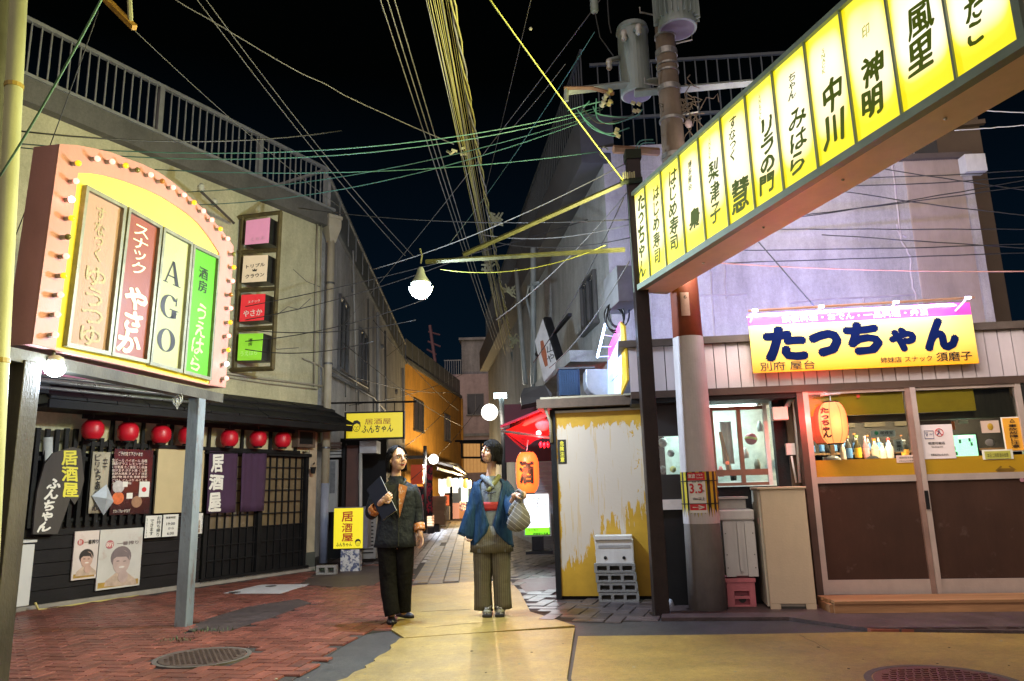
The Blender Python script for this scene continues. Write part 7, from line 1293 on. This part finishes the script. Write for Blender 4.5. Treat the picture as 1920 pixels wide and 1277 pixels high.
for i, (a, b, sg) in enumerate((((1560, 300), (ext, 365), .02), ((1570, 335), (ext, 315), .02), ((1540, 350), (ext, 325), .03), ((1480, 410), (ext, 325), .02), ((1440, 430), (ext, 430), .0), ((1560, 355), (ext, 410), .03), ((1340, 470), (ext, 455), .02), ((1320, 495), (ext, 472), .0), ((1490, 405), (ext, 340), .01), ((1540, 440), (ext, 470), .0), ((1800, 205), (ext, 215), .0), ((1790, 245), (ext, 230), .0))): ck(a, b, 8.2, 7.6, .0065, bwm if i < 10 else whc, 'thin cable stretched across the pale wall behind the big yellow sign', sg, 'cables across the pale wall', .004)
ck((1300, 490), (ext, 508), 8.2, 7.6, .008, M('orange_cable', (.5, .25, .18), .6), 'salmon cable sagging across the pale wall', .05); ck((1415, 445), (1530, 578), 7.6, 7.25, .007, bwm, 'black cable slanting down to the light bar of the yellow stall sign', .0); ck((1430, 390), (1235, 540), 7.6, 7.4, .005, bwm, 'black cable slanting to the pole below the big sign', .02)
t = thing('cable_clamp', 'yellow-lit spacer clamp where cables meet in the middle of the sky', 'clamp', at(860, 280, 8))
for k in range(7): MB().box(at(848+cr_.uniform(-8, 24), 272+cr_.uniform(-6, 18), 8), (.07, .02, .02), Matrix.Rotation(cr_.uniform(-1, 1), 3, 'Y')).build('clip', M('cream_clip'), t)
for j, (cx_, cy_, Yc, nn) in enumerate(((930, 412, 11, 14), (915, 500, 12, 12), (955, 545, 14, 12), (965, 640, 17, 14))):
    t = thing('splice_cluster', ['topmost tangle of pale splices on the cable bundle', 'tangle of pale splices on the bundle level with the lamp arm', 'third tangle of splices lower on the cable bundle', 'lowest tangle of splices where the bundle meets the alley pole'][j], 'splices', at(cx_, cy_, Yc))
    for k in range(nn): MB().tube([at(cx_+cr_.uniform(-14, 14), cy_+cr_.uniform(-14, 14), Yc), at(cx_+cr_.uniform(-14, 14), cy_+cr_.uniform(-14, 14), Yc)], .014, 4).build('splice', M('splice_pale', (.36, .38, .25), .6), t)
t = thing('rusty_crossarm', 'rusty yellow steel crossarm with a hanging rod at the top left of the sky', 'crossarm', at(225, 30, 5)); MB().tube([at(180, -20, 5), at(252, 52, 5)], .03, 4).build('arm', M('rust_yellow', (.40, .22, .02), .7, var=.5, scale=20), t); MB().tube([at(242, -20, 5), at(245, 42, 5)], .018, 6).build('rod', M('pale_painted_rod', (.35, .36, .2), .5), t)
mb = MB(); rr = random.Random(31)
vines = thing('dead_vine', 'tangle of dead vine and grey rag on wires right of the utility pole', 'vine', at(1290, 220, 7.1))
for k in range(26):
    p = V((1290+rr.gauss(0, 14), 215+rr.gauss(0, 26), 0)); pts = []
    for i in range(6): pts.append(at(p.x, p.y, 7.1)); p += V((rr.gauss(0, 8), rr.gauss(0, 9), 0))
    mb.tube(pts, .006, 4)
mb.build('stems', M('dead_stem', (.14, .11, .08), .9), vines); MB().ball(at(1291, 232, 7.1), (.04, .03, .05), 10).build('rag', M('pale_rag', (.4, .33, .33), .9, bump=.8, bscale=30), vines)
# ================================================================== PEOPLE
def remesh(mb, voxel, smooth=4):
    me = bpy.data.meshes.new('tmp'); me.from_pydata([tuple(v) for v in mb.v], [], mb.f)
    bm = bmesh.new(); bm.from_mesh(me); bmesh.ops.recalc_face_normals(bm, faces=bm.faces); bm.to_mesh(me); bm.free()
    o = bpy.data.objects.new('tmp', me); COL.objects.link(o); r = o.modifiers.new('r', 'REMESH'); r.mode = 'VOXEL'; r.voxel_size = voxel
    s = o.modifiers.new('s', 'SMOOTH'); s.iterations = smooth; s.factor = .5
    bpy.context.view_layer.update(); m2 = bpy.data.meshes.new_from_object(o.evaluated_get(bpy.context.evaluated_depsgraph_get())); bpy.data.objects.remove(o)
    out = MB(); out.v = [v.co.copy() for v in m2.vertices]; out.f = [tuple(p.vertices) for p in m2.polygons]; return out
def frame(f, up=(0, 0, 1)):
    Y = V(f).normalized(); X = Y.cross(V(up)).normalized(); Z = X.cross(Y); return Matrix((X, Y, Z)).transposed()
def chain(mb, pts, rs, n=12):
    for i in range(len(pts)-1): mb.caps(pts[i], pts[i+1], rs[i], rs[i+1], n)
def hand(mb, w, d, nrm, curl, s=1.0, side=1):
    w = V(w); d = V(d).normalized(); nrm = V(nrm); nrm = (nrm-d*nrm.dot(d)).normalized(); l = d.cross(nrm)*side
    F = Matrix((l, d, nrm)).transposed(); mb.ball(w+d*.045*s, (.036*s, .05*s, .015*s), 14, F); mb.caps(w-d*.02*s, w+d*.02*s, .021*s, .024*s)
    for k, (o, L) in enumerate(((-.030, .060), (-.0102, .072), (.0102, .078), (.030, .070))):
        p = w + d*(.078-.004*abs(k-1.7))*s + l*o*s; a = 0.0; q = p
        for j, (fr, r0, r1) in enumerate(((.45, .0085, .008), (.32, .008, .0072), (.25, .0072, .006))):
            a += curl*(1+.15*k)*(.9 if j == 0 else 1.0); dd = d*math.cos(a)+nrm*math.sin(a); p2 = q + dd*L*fr*s; mb.caps(q, p2, r0*s, r1*s, 8); q = p2
    p = w+d*.02*s+l*.026*s; p1 = p+(l*.7+d*.6+nrm*.35).normalized()*.036*s; p2 = p1+(d*.8+nrm*(.4+curl*.4)-l*.1).normalized()*.028*s; mb.caps(p, p1, .012*s, .0095*s, 8); mb.caps(p1, p2, .0095*s, .0075*s, 8)
def head(mb, c, F, s=1.0, smile=True):
    B = lambda p, r, n=16: mb.ball(V(c)+F@(V(p)*s), tuple(x*s for x in r), n, F)
    C = lambda p, q, a, b: mb.caps(V(c)+F@(V(p)*s), V(c)+F@(V(q)*s), a*s, b*s, 8)
    B((0, -.008, .018), (.074, .092, .092), 24); B((0, .022, -.035), (.066, .066, .060), 20); B((0, .035, -.070), (.046, .048, .036)); B((0, .060, -.088), (.022, .016, .016))
    for x in (-1, 1): B((.040*x, .052, -.030), (.024, .024, .026)); B((.076*x, -.010, -.012), (.010, .020, .032)); C((.014*x, .084, .026), (.046*x, .072, .028), .010, .008)
    C((0, .086, .016), (0, .103, -.020), .0085, .0125); 
    for x in (-1, 1): B((.010*x, .094, -.024), (.008, .009, .007))
    C((-.018, .078, -.052), (.018, .078, -.052), .011, .011)
def face_parts(c, F, parent, s=1.0, mouth='smile', lip=None):
    def B(name, p, r, m, n=12): return MB().ball(V(c)+F@(V(p)*s), tuple(x*s for x in r), n, F).build(name, m, parent, smooth=True)
    dk = M('eye_dark', (.012, .010, .01), .15, bump=0, var=0); wh = M('eye_white', (.6, .58, .55), .2, bump=0, var=0)
    for x in (-1, 1):
        B('eye', (.032*x, .0765, .006), (.0160, .009, .0070), wh); B('iris', (.032*x+.001, .0835, .0065), (.0072, .0035, .0072), dk)
        mb = MB(); mb.tube([V(c)+F@(V((x*(.019+.007*i), .0895-.0019*i*i*.55-.001*i, .0125+.0016*math.sin(i*.8)))*s) for i in range(5)], .0024*s, 5); mb.build('eyelash', dk, parent)
        mb = MB(); mb.tube([V(c)+F@(V((x*(.015+.0085*i), .0945-.0022*i*i*.55-.001*i, .028+.003*math.sin(i*.75)))*s) for i in range(5)], .0032*s, 5); mb.build('eyebrow', M('brow_brown', (.06, .035, .025), .7), parent)
    lip = lip or M('lip_pink', (.40, .10, .09), .35, bump=0)
    if mouth == 'open':
        B('mouth', (0, .0835, -.056), (.022, .011, .017), M('mouth_dark', (.10, .02, .02), .5, bump=0)); B('teeth', (0, .0900, -.0475), (.017, .006, .0055), wh)
        for zz in (-.0425, -.0695): MB().tube([V(c)+F@(V((x*.005, .0945-.0004*x*x, zz+(.0006 if zz > -.05 else -.0002)*0+(.00045*x*x if zz < -.05 else -.0003*x*x)))*s) for x in range(-4, 5)], .0032*s, 6).build('lip', lip, parent, smooth=True)
    else:
        B('teeth', (0, .0875, -.0530), (.019, .006, .0055), wh)
        for zz in (-.0475, -.0585): MB().tube([V(c)+F@(V((x*.0052, .0945-.0005*x*x, zz+.0004*x*x))*s) for x in range(-4, 5)], .0030*s, 6).build('lip', lip, parent, smooth=True)
hairm = M('black_hair', (.008, .007, .008), .5, var=.4, scale=40, stretch=(1, 1, .1), bump=.7, bscale=160, spec=.14)
def hair(c, F, parent, opening, zbot, flare, s=1.0, n=40, back=0.0, top=1.0, strands=True, seed=0):
    """bob-cut shell: opening(z) is the half angle left free for the face"""
    R = []; zs = [.122, .118, .105, .085, .060, .035, .010, -.015, -.04, -.065, -.09, -.115]; zs = [z for z in zs if z > zbot]+[zbot]; rr = random.Random(seed)
    ph = [rr.uniform(-.003, .003) for _ in range(n+1)]
    for z in zs:
        if z > .0: k = math.sqrt(max(0.0, 1-((z-.0)/.124)**2)); rx, ry = .088*k, .103*k
        else: rx, ry = .088+flare*(-z), .100+flare*(-z)*.6
        o = opening(z); ring = []
        for i in range(n+1):
            a = o + (2*math.pi-2*o)*i/n; w_ = 1+.012*math.sin(9*a)+ph[i]*3*(1 if z < .09 else 0)
            ring.append(V(c)+F@(V((math.sin(a)*rx*w_, math.cos(a)*ry*w_-.010, z*top+(.003*math.sin(7*a+1) if z == zs[-1] else 0)))*s))
        R.append(ring)
    mb = MB().loft(R, closed=False); mb.add([V(c)+F@(V((0, -.010, .1235*top))*s)], []); t = len(mb.v)-1
    for i in range(n): mb.f.append((t, i, i+1))
    st = MB()
    for k in range(170):
        q = rr.uniform(0, 1); z1 = zbot+rr.uniform(-.012, .012); P_ = []; kk = 1+rr.uniform(.01, .05); sw = rr.uniform(-.12, .12)
        for j in range(9):
            t = j/8; z = .116+(z1-.116)*t; o = opening(z); a = o+(2*math.pi-2*o)*q+sw*t*t
            if z > .0: r0 = math.sqrt(max(0.0, 1-(z/.124)**2)); rx, ry = .088*r0, .103*r0
            else: rx, ry = .088+flare*(-z), .100+flare*(-z)*.6
            P_.append(V(c)+F@(V((math.sin(a)*(rx*kk+.006), math.cos(a)*(ry*kk+.006)-.010, z))*s))
        st.tube(P_, .0019*s, 4)
    st.build('hair_strands', hairm, parent, smooth=True, kind='stuff')
    return mb.build('hair', hairm, parent, smooth=True, solid=.010)
def ell(c, hx, hy, n=28, fold=0.0, k=9, ph=0.0, ux=None, uy=None, gap=0.0, sq=2.3):
    ux = V(ux) if ux is not None else V((1, 0, 0)); uy = V(uy) if uy is not None else V((0, 1, 0)); out = []
    for i in range(n if not gap else n+1):
        a = (2*math.pi*i/n if not gap else gap+(2*math.pi-2*gap)*i/n) - math.pi/2; ca, sa = math.cos(a), math.sin(a)
        e_ = 2/sq; x = math.copysign(abs(ca)**e_, ca); y = math.copysign(abs(sa)**e_, sa); w_ = 1+fold*math.sin(k*a+ph)+fold*.5*math.sin(2.3*k*a+ph*2)
        out.append(V(c)+ux*(hx*x*w_)+uy*(hy*y*w_))
    return out
def swept(pts, rs, n=14, fold=.0, k=5, flat=1.0):
    R = []; N = len(pts)
    for i, p in enumerate(pts):
        t = (pts[min(i+1, N-1)]-pts[max(i-1, 0)]).normalized(); a = t.cross(V((0, 1, .01))).normalized(); b = t.cross(a)
        R.append([p+a*rs[i]*math.cos(q)*(1+fold*math.sin(k*q+i*1.7))+b*rs[i]*flat*math.sin(q)*(1+fold*math.sin(k*q+i*1.7)) for q in [2*math.pi*j/n for j in range(n)]])
    return R
def interp(pts, m=4):
    out = []
    for i in range(len(pts)-1):
        p0 = pts[max(0, i-1)]; p1 = pts[i]; p2 = pts[i+1]; p3 = pts[min(len(pts)-1, i+2)]
        for k in range(m): t = k/m; out.append(.5*((2*p1)+(p2-p0)*t+(2*p0-5*p1+4*p2-p3)*t*t+(3*p1-p0-3*p2+p3)*t**3))
    out.append(pts[-1]); return out
def lint(v, m=4):
    out = []
    for i in range(len(v)-1):
        for k in range(m): out.append(v[i]+(v[i+1]-v[i])*k/m)
    return out+[v[-1]]
# ---------------- person in the dark jacket
Y1 = 6.95; pp = lambda x, y, dy=0.0: at(x, y, Y1+dy); K = Y1/FPX*1.02
p1 = thing('person', 'laughing person in a dark navy jacket and black trousers holding a dark folder', 'person', (pp(744, 1168).x, Y1, .016))
hc = pp(745, 861, -.01); F1 = frame((.66, -.74, .10)); body = MB(); head(body, hc, F1, 1.02); body.caps(hc+V((-.012, .015, -.06)), pp(743, 908, .02), .042, .048); body.ball(pp(744, 930), (.155, .085, .10), 18); body.ball(pp(743, 975), (.13, .085, .16), 18); body.ball(pp(741, 1008), (.13, .085, .08), 18)
wL, wR = pp(716, 940, -.21), pp(788, 1000, -.03)
chain(body, [pp(717, 921), pp(699, 962, -.02), wL], [.045, .036, .024]); chain(body, [pp(774, 921), pp(782, 960, .03), wR], [.045, .036, .023])
chain(body, [pp(728, 1025), pp(729, 1095), pp(735, 1150, -.04)], [.075, .05, .032]); chain(body, [pp(755, 1025), pp(757, 1095, .05), pp(757, 1146, .10)], [.075, .05, .032])
hand(body, wL, pp(731, 930, -.24)-pp(716, 940, -.21), (.3, .6, .4), .62, .92, -1); hand(body, wR, pp(793, 1022, -.05)-wR, (-.7, -.4, .1), .28, .92, 1)
remesh(body, .0036, 3).build('body', skinm, p1, smooth=True); face_parts(hc, F1, p1, 1.02, 'open')
def op1(z): return .12 if z > .108 else (.30 if z > .098 else (.62 if z > .08 else (.90 if z > .05 else (1.10 if z > -.01 else 1.42))))
hair(hc+V((0, .0, .004)), F1, p1, op1, -.105, .02, 1.02, seed=1)
jk = M('navy_jacket', (.012, .017, .028), .62, var=.25, scale=5, bump=.9, bscale=13, bdist=.03, spec=.25); jk2 = M('green_black_cloth', (.012, .016, .012), .65, var=.2, bump=.2, bscale=250); orp = M('orange_print_lining', (.50, .19, .05), .6, var=.1, scale=20, col2=(.55, .50, .50), th=(.55, .58)); blk = M('black_trouser', (.006, .006, .007), .85, var=.3, scale=6, bump=.9, bscale=12, bdist=.03, spec=.15)
R = []
for y, cx_, hw, hd, fo in ((893, 744, 10.5, .055, 0), (900, 744, 12, .062, 0), (906, 744.5, 22, .075, 0), (911, 745, 31, .087, 0), (920, 745.5, 35.5, .098, .0), (935, 746, 36, .110, .006), (955, 745.5, 34, .115, .01), (975, 744, 33, .115, .012), (995, 742, 34, .120, .014), (1012, 741, 35.5, .125, .016), (1025, 740, 37, .130, .018)): c = pp(cx_, y, .01); R.append(ell(c, hw*K, hd, 32, fo, 7, y*.05))
MB().loft(R, cap=(False, False)).build('jacket', jk, p1, smooth=True, solid=.006)
def sleeve(name, pts, rs, m, fold=.03, **k): P_ = interp(pts, 3); return MB().loft(swept(P_, lint(rs, 3), 16, fold), cap=(True, False)).build(name, m, p_cur, smooth=True, solid=.005)
p_cur = p1
sleeve('sleeve', [pp(719, 915, .01), pp(706, 930, 0), pp(697, 960, -.02), pp(700, 958, -.10)], [.062, .064, .060, .052], jk); sleeve('cuff', [pp(700, 958, -.10), pp(707, 951, -.15)], [.053, .050], orp, .02)
sleeve('sleeve', [pp(770, 914, .01), pp(778, 932, .01), pp(783, 960, .03), pp(785, 984, .0)], [.060, .060, .054, .050], jk); sleeve('cuff', [pp(785, 983, .0), pp(787, 995, -.02)], [.053, .050], orp, .02)
# front opening: dark left lapel, orange print triangle, collar
def fr(x, y, d): return pp(x, y, d)
front = lambda y: -.115 if y > 925 else (-.075-(y-905)*.002)
mb = MB(); mb.prism([pp(x, y, -.122+.02*(y < 915)) for x, y in ((748, 907), (764, 912), (757, 940), (749, 971), (746, 940))], (0, .006, 0)); mb.build('print_panel', orp, p1, fixn=True)
MB().tube([pp(748, 905, -.085), pp(747, 930, -.118), pp(748, 971, -.124), pp(747, 1024, -.128)], .004, 5).build('front_edge', jk2, p1)
mb = MB(); mb.prism([pp(x, y, dd) for x, y, dd in ((726, 903, -.05), (748, 908, -.085), (749, 972, -.126), (733, 940, -.118), (718, 916, -.09))], (0, .005, 0)); mb.build('lapel', jk2, p1, fixn=True)
MB().loft(swept(interp([pp(733, 893, .02), pp(731, 900, -.02), pp(748, 912, -.08)], 3), [.008, .011, .013, .014, .013, .012, .011], 8), cap=(True, True)).build('collar', jk2, p1, smooth=True); MB().loft(swept(interp([pp(757, 896, .02), pp(760, 903, -.04), pp(748, 912, -.08)], 3), [.008, .011, .013, .014, .013, .012, .011], 8), cap=(True, True)).build('collar', jk2, p1, smooth=True)
for pts, rs in (([pp(727, 1018), pp(728, 1060), pp(729, 1100, -.01), pp(733, 1135, -.05), pp(736, 1153, -.06)], [.100, .086, .076, .069, .067]), ([pp(757, 1018, .02), pp(758, 1060, .03), pp(757, 1100, .06), pp(757, 1130, .09), pp(757, 1146, .10)], [.098, .084, .072, .066, .064])): MB().loft(swept(interp(pts, 4), lint(rs, 4), 20, .018, 4), cap=(True, False)).build('trouser_leg', blk, p1, smooth=True, solid=.004)
shoe_m = M('dark_leather', (.015, .016, .03), .3, bump=.05, spec=.6)
def shoe(c, d, s, m, parent, sole=black_w, w_=1.0, name='shoe'):
    c = V(c); d = V(d).normalized(); l = V((-d.y, d.x, 0)); R = []
    for t, hw, ht in ((-.10, .020, .035), (-.09, .030, .055), (-.05, .034, .070), (0, .035, .060), (.05, .041, .043), (.09, .040, .034), (.12, .030, .026), (.135, .014, .018)):
        R.append([c+d*t*s+l*(hw*w_*math.cos(a))*s+V((0, 0, .012+ht*s*max(0, math.sin(a)) if math.sin(a) > 0 else .010)) for a in [2*math.pi*j/14 for j in range(14)]])
    o = MB().loft(R).build(name, m, parent, smooth=True, fixn=True)
    mb = MB(); P_ = [c+d*t*s*1.02+l*hw*w_*s*1.05*sx for sx in (1, -1) for t, hw in (((-.10, .022), (-.05, .036), (0, .036), (.06, .042), (.11, .034), (.137, .010)) if sx == 1 else ((.137, .010), (.11, .034), (.06, .042), (0, .036), (-.05, .036), (-.10, .022)))]
    mb.prism([V((p.x, p.y, c.z)) for p in P_], (0, 0, .016)); mb.build('sole', sole, o, fixn=True); return o
zf = .017; q = G(734, 1170); shoe((q.x, q.y-.01, zf), (.22, -1, 0), 1.0, shoe_m, p1); q = G(758, 1160); shoe((q.x, q.y+.0, zf), (.75, -.8, 0), 1.0, shoe_m, p1)
# folder in hand
fo = thing('folder', 'dark navy folder held against the chest of the person in the dark jacket', 'folder', pp(716, 935, -.2)); Fq = [pp(687, 918, -.145), pp(713, 893, -.15), pp(743, 957, -.205), pp(717, 976, -.205)]; nr = (Fq[1]-Fq[0]).cross(Fq[3]-Fq[0]).normalized()
nr = nr if nr.y > 0 else -nr
MB().prism(Fq, nr*.004).build('cover', M('folder_navy', (.006, .010, .030), .5, bump=.02, spec=.2), fo, fixn=True, bevel=.002); MB().prism([p+nr*.005 for p in Fq], nr*.008).build('pages', M('page_edge', (.45, .45, .42), .7), fo, fixn=True); MB().prism([p+nr*.014 for p in Fq], nr*.003).build('cover', M('folder_navy'), fo, fixn=True)
# ---------------- person in the blue haori
Y2 = 7.2; pp = lambda x, y, dy=0.0: at(x, y, Y2+dy); K = Y2/FPX*1.02
p2 = thing('person', 'smiling person in a blue kimono jacket over striped grey wide trousers', 'person', (pp(922, 1150).x, Y2, .016)); p_cur = p2
hc = pp(921, 848, -.01); F2 = frame((-.74, -.64, .20)); body = MB(); head(body, hc, F2, 1.02); body.caps(hc+V((.010, .02, -.06)), pp(920, 896, .02), .041, .050); body.ball(pp(921, 930), (.15, .085, .12), 18); body.ball(pp(922, 980), (.13, .09, .16), 18); body.ball(pp(922, 1008), (.13, .085, .08), 18)
wL, wR = pp(877, 996, -.05), pp(966, 928, -.26)
chain(body, [pp(895, 913), pp(886, 955, .03), wL], [.045, .036, .023]); chain(body, [pp(947, 912), pp(957, 950, -.06), wR], [.045, .036, .023])
chain(body, [pp(908, 1025), pp(908, 1090), pp(913, 1146, .0)], [.075, .05, .036]); chain(body, [pp(937, 1025), pp(938, 1090), pp(937, 1146, .0)], [.075, .05, .036])
hand(body, wL, pp(874, 1012, -.07)-wL, (.8, -.3, .1), .7, .9, -1); hand(body, wR, pp(982, 924, -.29)-wR, (-.1, .5, -.8), .75, .95, -1)
remesh(body, .0036, 3).build('body', skinm, p2, smooth=True); face_parts(hc, F2, p2, 1.02, 'smile')
def op2(z): return .02 if z > .040 else (.30 if z > .02 else (.78 if z > -.03 else .98))
hair(hc+V((0, .0, .004)), F2, p2, op2, -.100, .04, .99, seed=2, n=48)
kim = M('grey_blue_stripe', (.19, .23, .29), .75, var=.12, bump=.7, bscale=14, bdist=.02, spec=.2, wave=((1, .2, 0), 75, (.11, .13, .17), .4)); hak = M('olive_stripe', (.135, .125, .095), .8, var=.12, bump=.7, bscale=14, bdist=.02, spec=.2, wave=((1, .15, 0), 52, (.085, .08, .062), .35)); hao = M('blue_haori', (.010, .045, .115), .6, var=.25, scale=6, stretch=(2, 2, .5), bump=.9, bscale=11, bdist=.03, spec=.25)
MB().loft([ell(pp(c_, y, .01), hw*K, hd, 30, f_, 6, 1) for y, c_, hw, hd, f_ in ((893, 921, 9, .05, 0), (900, 921, 17, .07, 0), (908, 921, 26, .085, 0), (930, 921, 30, .10, 0), (960, 921, 29, .105, 0), (990, 921, 30, .11, .01), (1010, 921.5, 34, .12, .02), (1034, 922, 37, .135, .03))], cap=(False, False)).build('kimono', kim, p2, smooth=True, solid=.006)
MB().loft([ell(pp(c_, y, .01), hw*K, hd, 36, f_, 6, 1+y*.01) for y, c_, hw, hd, f_ in ((985, 921, 31, .118, .0), (1005, 921.5, 35, .128, .015), (1020, 922, 37, .136, .025), (1034, 922.5, 38.5, .142, .035))], cap=(False, False)).build('tunic_skirt', hak, p2, smooth=True, solid=.006)
for xs in ((((907, 1022), (906, 1060), (905, 1100), (906, 1142)), (18.5, 16, 14.6, 15.6)), (((938, 1022), (939, 1060), (941, 1100), (943, 1140)), (18.5, 16, 14.4, 15.0))):
    MB().loft([ell(pp(*c_, .01), hw*K, .108, 44, .035, 7, 1.0) for i, (c_, hw) in enumerate(zip(interp([V((*c, 0)) for c in xs[0]], 3) and [(v.x, v.y) for v in interp([V((*c, 0)) for c in xs[0]], 3)], lint(xs[1], 3)))], cap=(True, False)).build('wide_trouser_leg', hak, p2, smooth=True, solid=.005)
red_o = M('red_sash', (.33, .02, .025), .7, bump=.2); MB().loft([ell(pp(921, y, .01), 30.5*K, .112, 30) for y in (941, 946, 951, 957)], cap=(False, False)).build('sash', red_o, p2, smooth=True, solid=.004)
for a, b in (((904, 893), (926, 915)), ((936, 892), (914, 922))): MB().loft(swept(interp([pp(*a, -.02), pp((a[0]+b[0])/2+(a[0] < b[0])*-3+(a[0] > b[0])*3, (a[1]+b[1])/2-3, -.07), pp(*b, -.10)], 3), lint([.022, .026, .018], 3), 10, .05), cap=(True, True)).build('scarf_fold', M('olive_collar', (.17, .17, .06), .75, bump=.3) if a[0] > b[0] else kim, p2, smooth=True)
R = []
for y, c_, hw, hd, gp, f_ in ((897, 921, 17, .078, .80, 0), (902, 921, 26, .092, .72, 0), (910, 921, 33, .105, .62, 0), (925, 921, 34.5, .118, .46, .005), (945, 921, 34, .124, .34, .008), (965, 921, 34.5, .128, .20, .01), (983, 921.5, 35.5, .134, .06, .015), (997, 922, 36.5, .138, .18, .02), (1010, 922, 37.5, .142, .50, .02), (1019, 922.5, 38, .144, .78, .02), (1026, 923, 38.5, .146, 1.10, .02)): R.append(ell(pp(c_, y, .015), hw*K, hd, 40, f_, 6, y*.03, gap=gp))
MB().loft(R, closed=False).build('haori', hao, p2, smooth=True, solid=.006)
def ksleeve(rings, dep, dy0=0.0):
    R = []; L_ = interp([V((a[0], a[1], d)) for a, b, d in rings], 3); Q_ = interp([V((b[0], b[1], d)) for a, b, d in rings], 3); D_ = lint(dep, 3)
    for i, (a, b) in enumerate(zip(L_, Q_)):
        A, B = pp(a.x, a.y, a.z), pp(b.x, b.y, b.z); c = (A+B)/2; u = (B-A)/2; R.append([c+u*math.cos(t)+V((0, 1, 0))*D_[i]*math.sin(t)*(1+.08*math.sin(3*t+i)) for t in [2*math.pi*j/20 for j in range(20)]])
    return MB().loft(R, cap=(True, False)).build('sleeve', hao, p2, smooth=True, solid=.005)
ksleeve([((889, 903), (906, 909), .01), ((882, 925), (903, 930), .0), ((875, 950), (900, 957), -.01), ((866, 977), (895, 985), -.03), ((858, 1001), (888, 1013), -.04)], [.055, .062, .062, .055, .045])
ksleeve([((934, 904), (952, 901), .01), ((940, 922), (962, 914), -.01), ((945, 945), (969, 930), -.08), ((950, 968), (973, 938), -.17)], [.055, .06, .06, .05])
MB().loft([[pp(x, y, d_) for x, y, d_ in r_] for r_ in ([(938, 938, -.02), (950, 930, -.06), (962, 926, -.12), (972, 932, -.20)], [(938, 955, -.03), (948, 950, -.07), (958, 946, -.12), (967, 944, -.19)], [(938, 975, -.03), (946, 972, -.07), (953, 968, -.11), (960, 958, -.16)], [(939, 990, -.02), (943, 989, -.05), (947, 984, -.08), (952, 975, -.12)])], closed=False).build('sleeve_drape', hao, p2, smooth=True, solid=.012)
MB().tube(interp([pp(907, 921, -.115), pp(914, 924, -.13), pp(921, 925, -.135), pp(930, 922, -.12)], 3), .006, 6).build('haori_cord', M('navy_cord', (.01, .015, .04), .6), p2, smooth=True); MB().tube([pp(921, 925, -.137), pp(920, 937, -.137)], .005, 6).build('haori_cord', M('navy_cord'), p2)
tabi = M('olive_sock', (.22, .22, .17), .8, bump=.2); gm = M('patterned_sandal', (.08, .08, .08), .5, var=.2, scale=30, col2=(.5, .52, .58), th=(.5, .56))
for x in (915, 938):
    q = G(x, 1155); c = V((q.x, 7.17, zf)); o = shoe(c+V((0, 0, .028)), (-.04 if x < 920 else .06, -1, 0), .86, tabi, p2, gm, 1.15, 'sock'); MB().box(c+V((0, -.015, .016)), (.088, .225, .028)).build('sandal', M('black_geta', (.015, .014, .014), .4), p2, bevel=.008)
    for sx in (-1, 1): MB().tube([c+V((sx*.042, .02, .045)), c+V((sx*.034, -.03, .085)), c+V((0, -.085, .066))], .013, 8).build('sandal_strap', gm, p2, smooth=True)
    MB().caps(c+V((0, .04, .06)), c+V((0, .045, .17)), .040, .042, 14).build('ankle_sock', tabi, p2, smooth=True)
# cloth bag
bgm = M('grid_cloth', (.16, .16, .16), .75, var=.15, scale=6, bump=.3, wave=((1, 0, 1.2), 16, (.42, .42, .44), .10)); bag = thing('cloth_bag', 'grey knotted cloth bag with pale line pattern hanging from the raised hand', 'bag', pp(972, 995, -.27))
MB().loft([ell(pp(c_, y, -.27), hw*K, hw*K*.55, 26, .10, 5, y*.08) for y, c_, hw in ((935, 974, 2.5), (942, 974, 6), (950, 974, 9.5), (960, 974, 14), (970, 973, 18), (980, 972.5, 19.5), (988, 971.5, 17), (994, 970.5, 11), (997, 970, 3))]).build('bag_body', bgm, bag, smooth=True); MB().loft(swept(interp([pp(974, 940, -.27), pp(967, 930, -.24), pp(971, 919, -.27), pp(979, 926, -.31), pp(974, 942, -.27)], 4), lint([.02, .016, .012, .016, .02], 4), 10, .1)).build('handle_loop', bgm, bag, smooth=True)
MB().loft([ell(pp(c_, y, -.27), hw*K, hw*K*.5, 14, .1, 4) for y, c_, hw in ((938, 968, 3), (950, 962, 6), (960, 958, 5), (966, 956, 2))]).build('knot_tail', bgm, bag, smooth=True)
# ------------------------------------------------------------------ tidy
for o in bpy.data.objects:
    if '_o' in o.keys(): del o['_o']
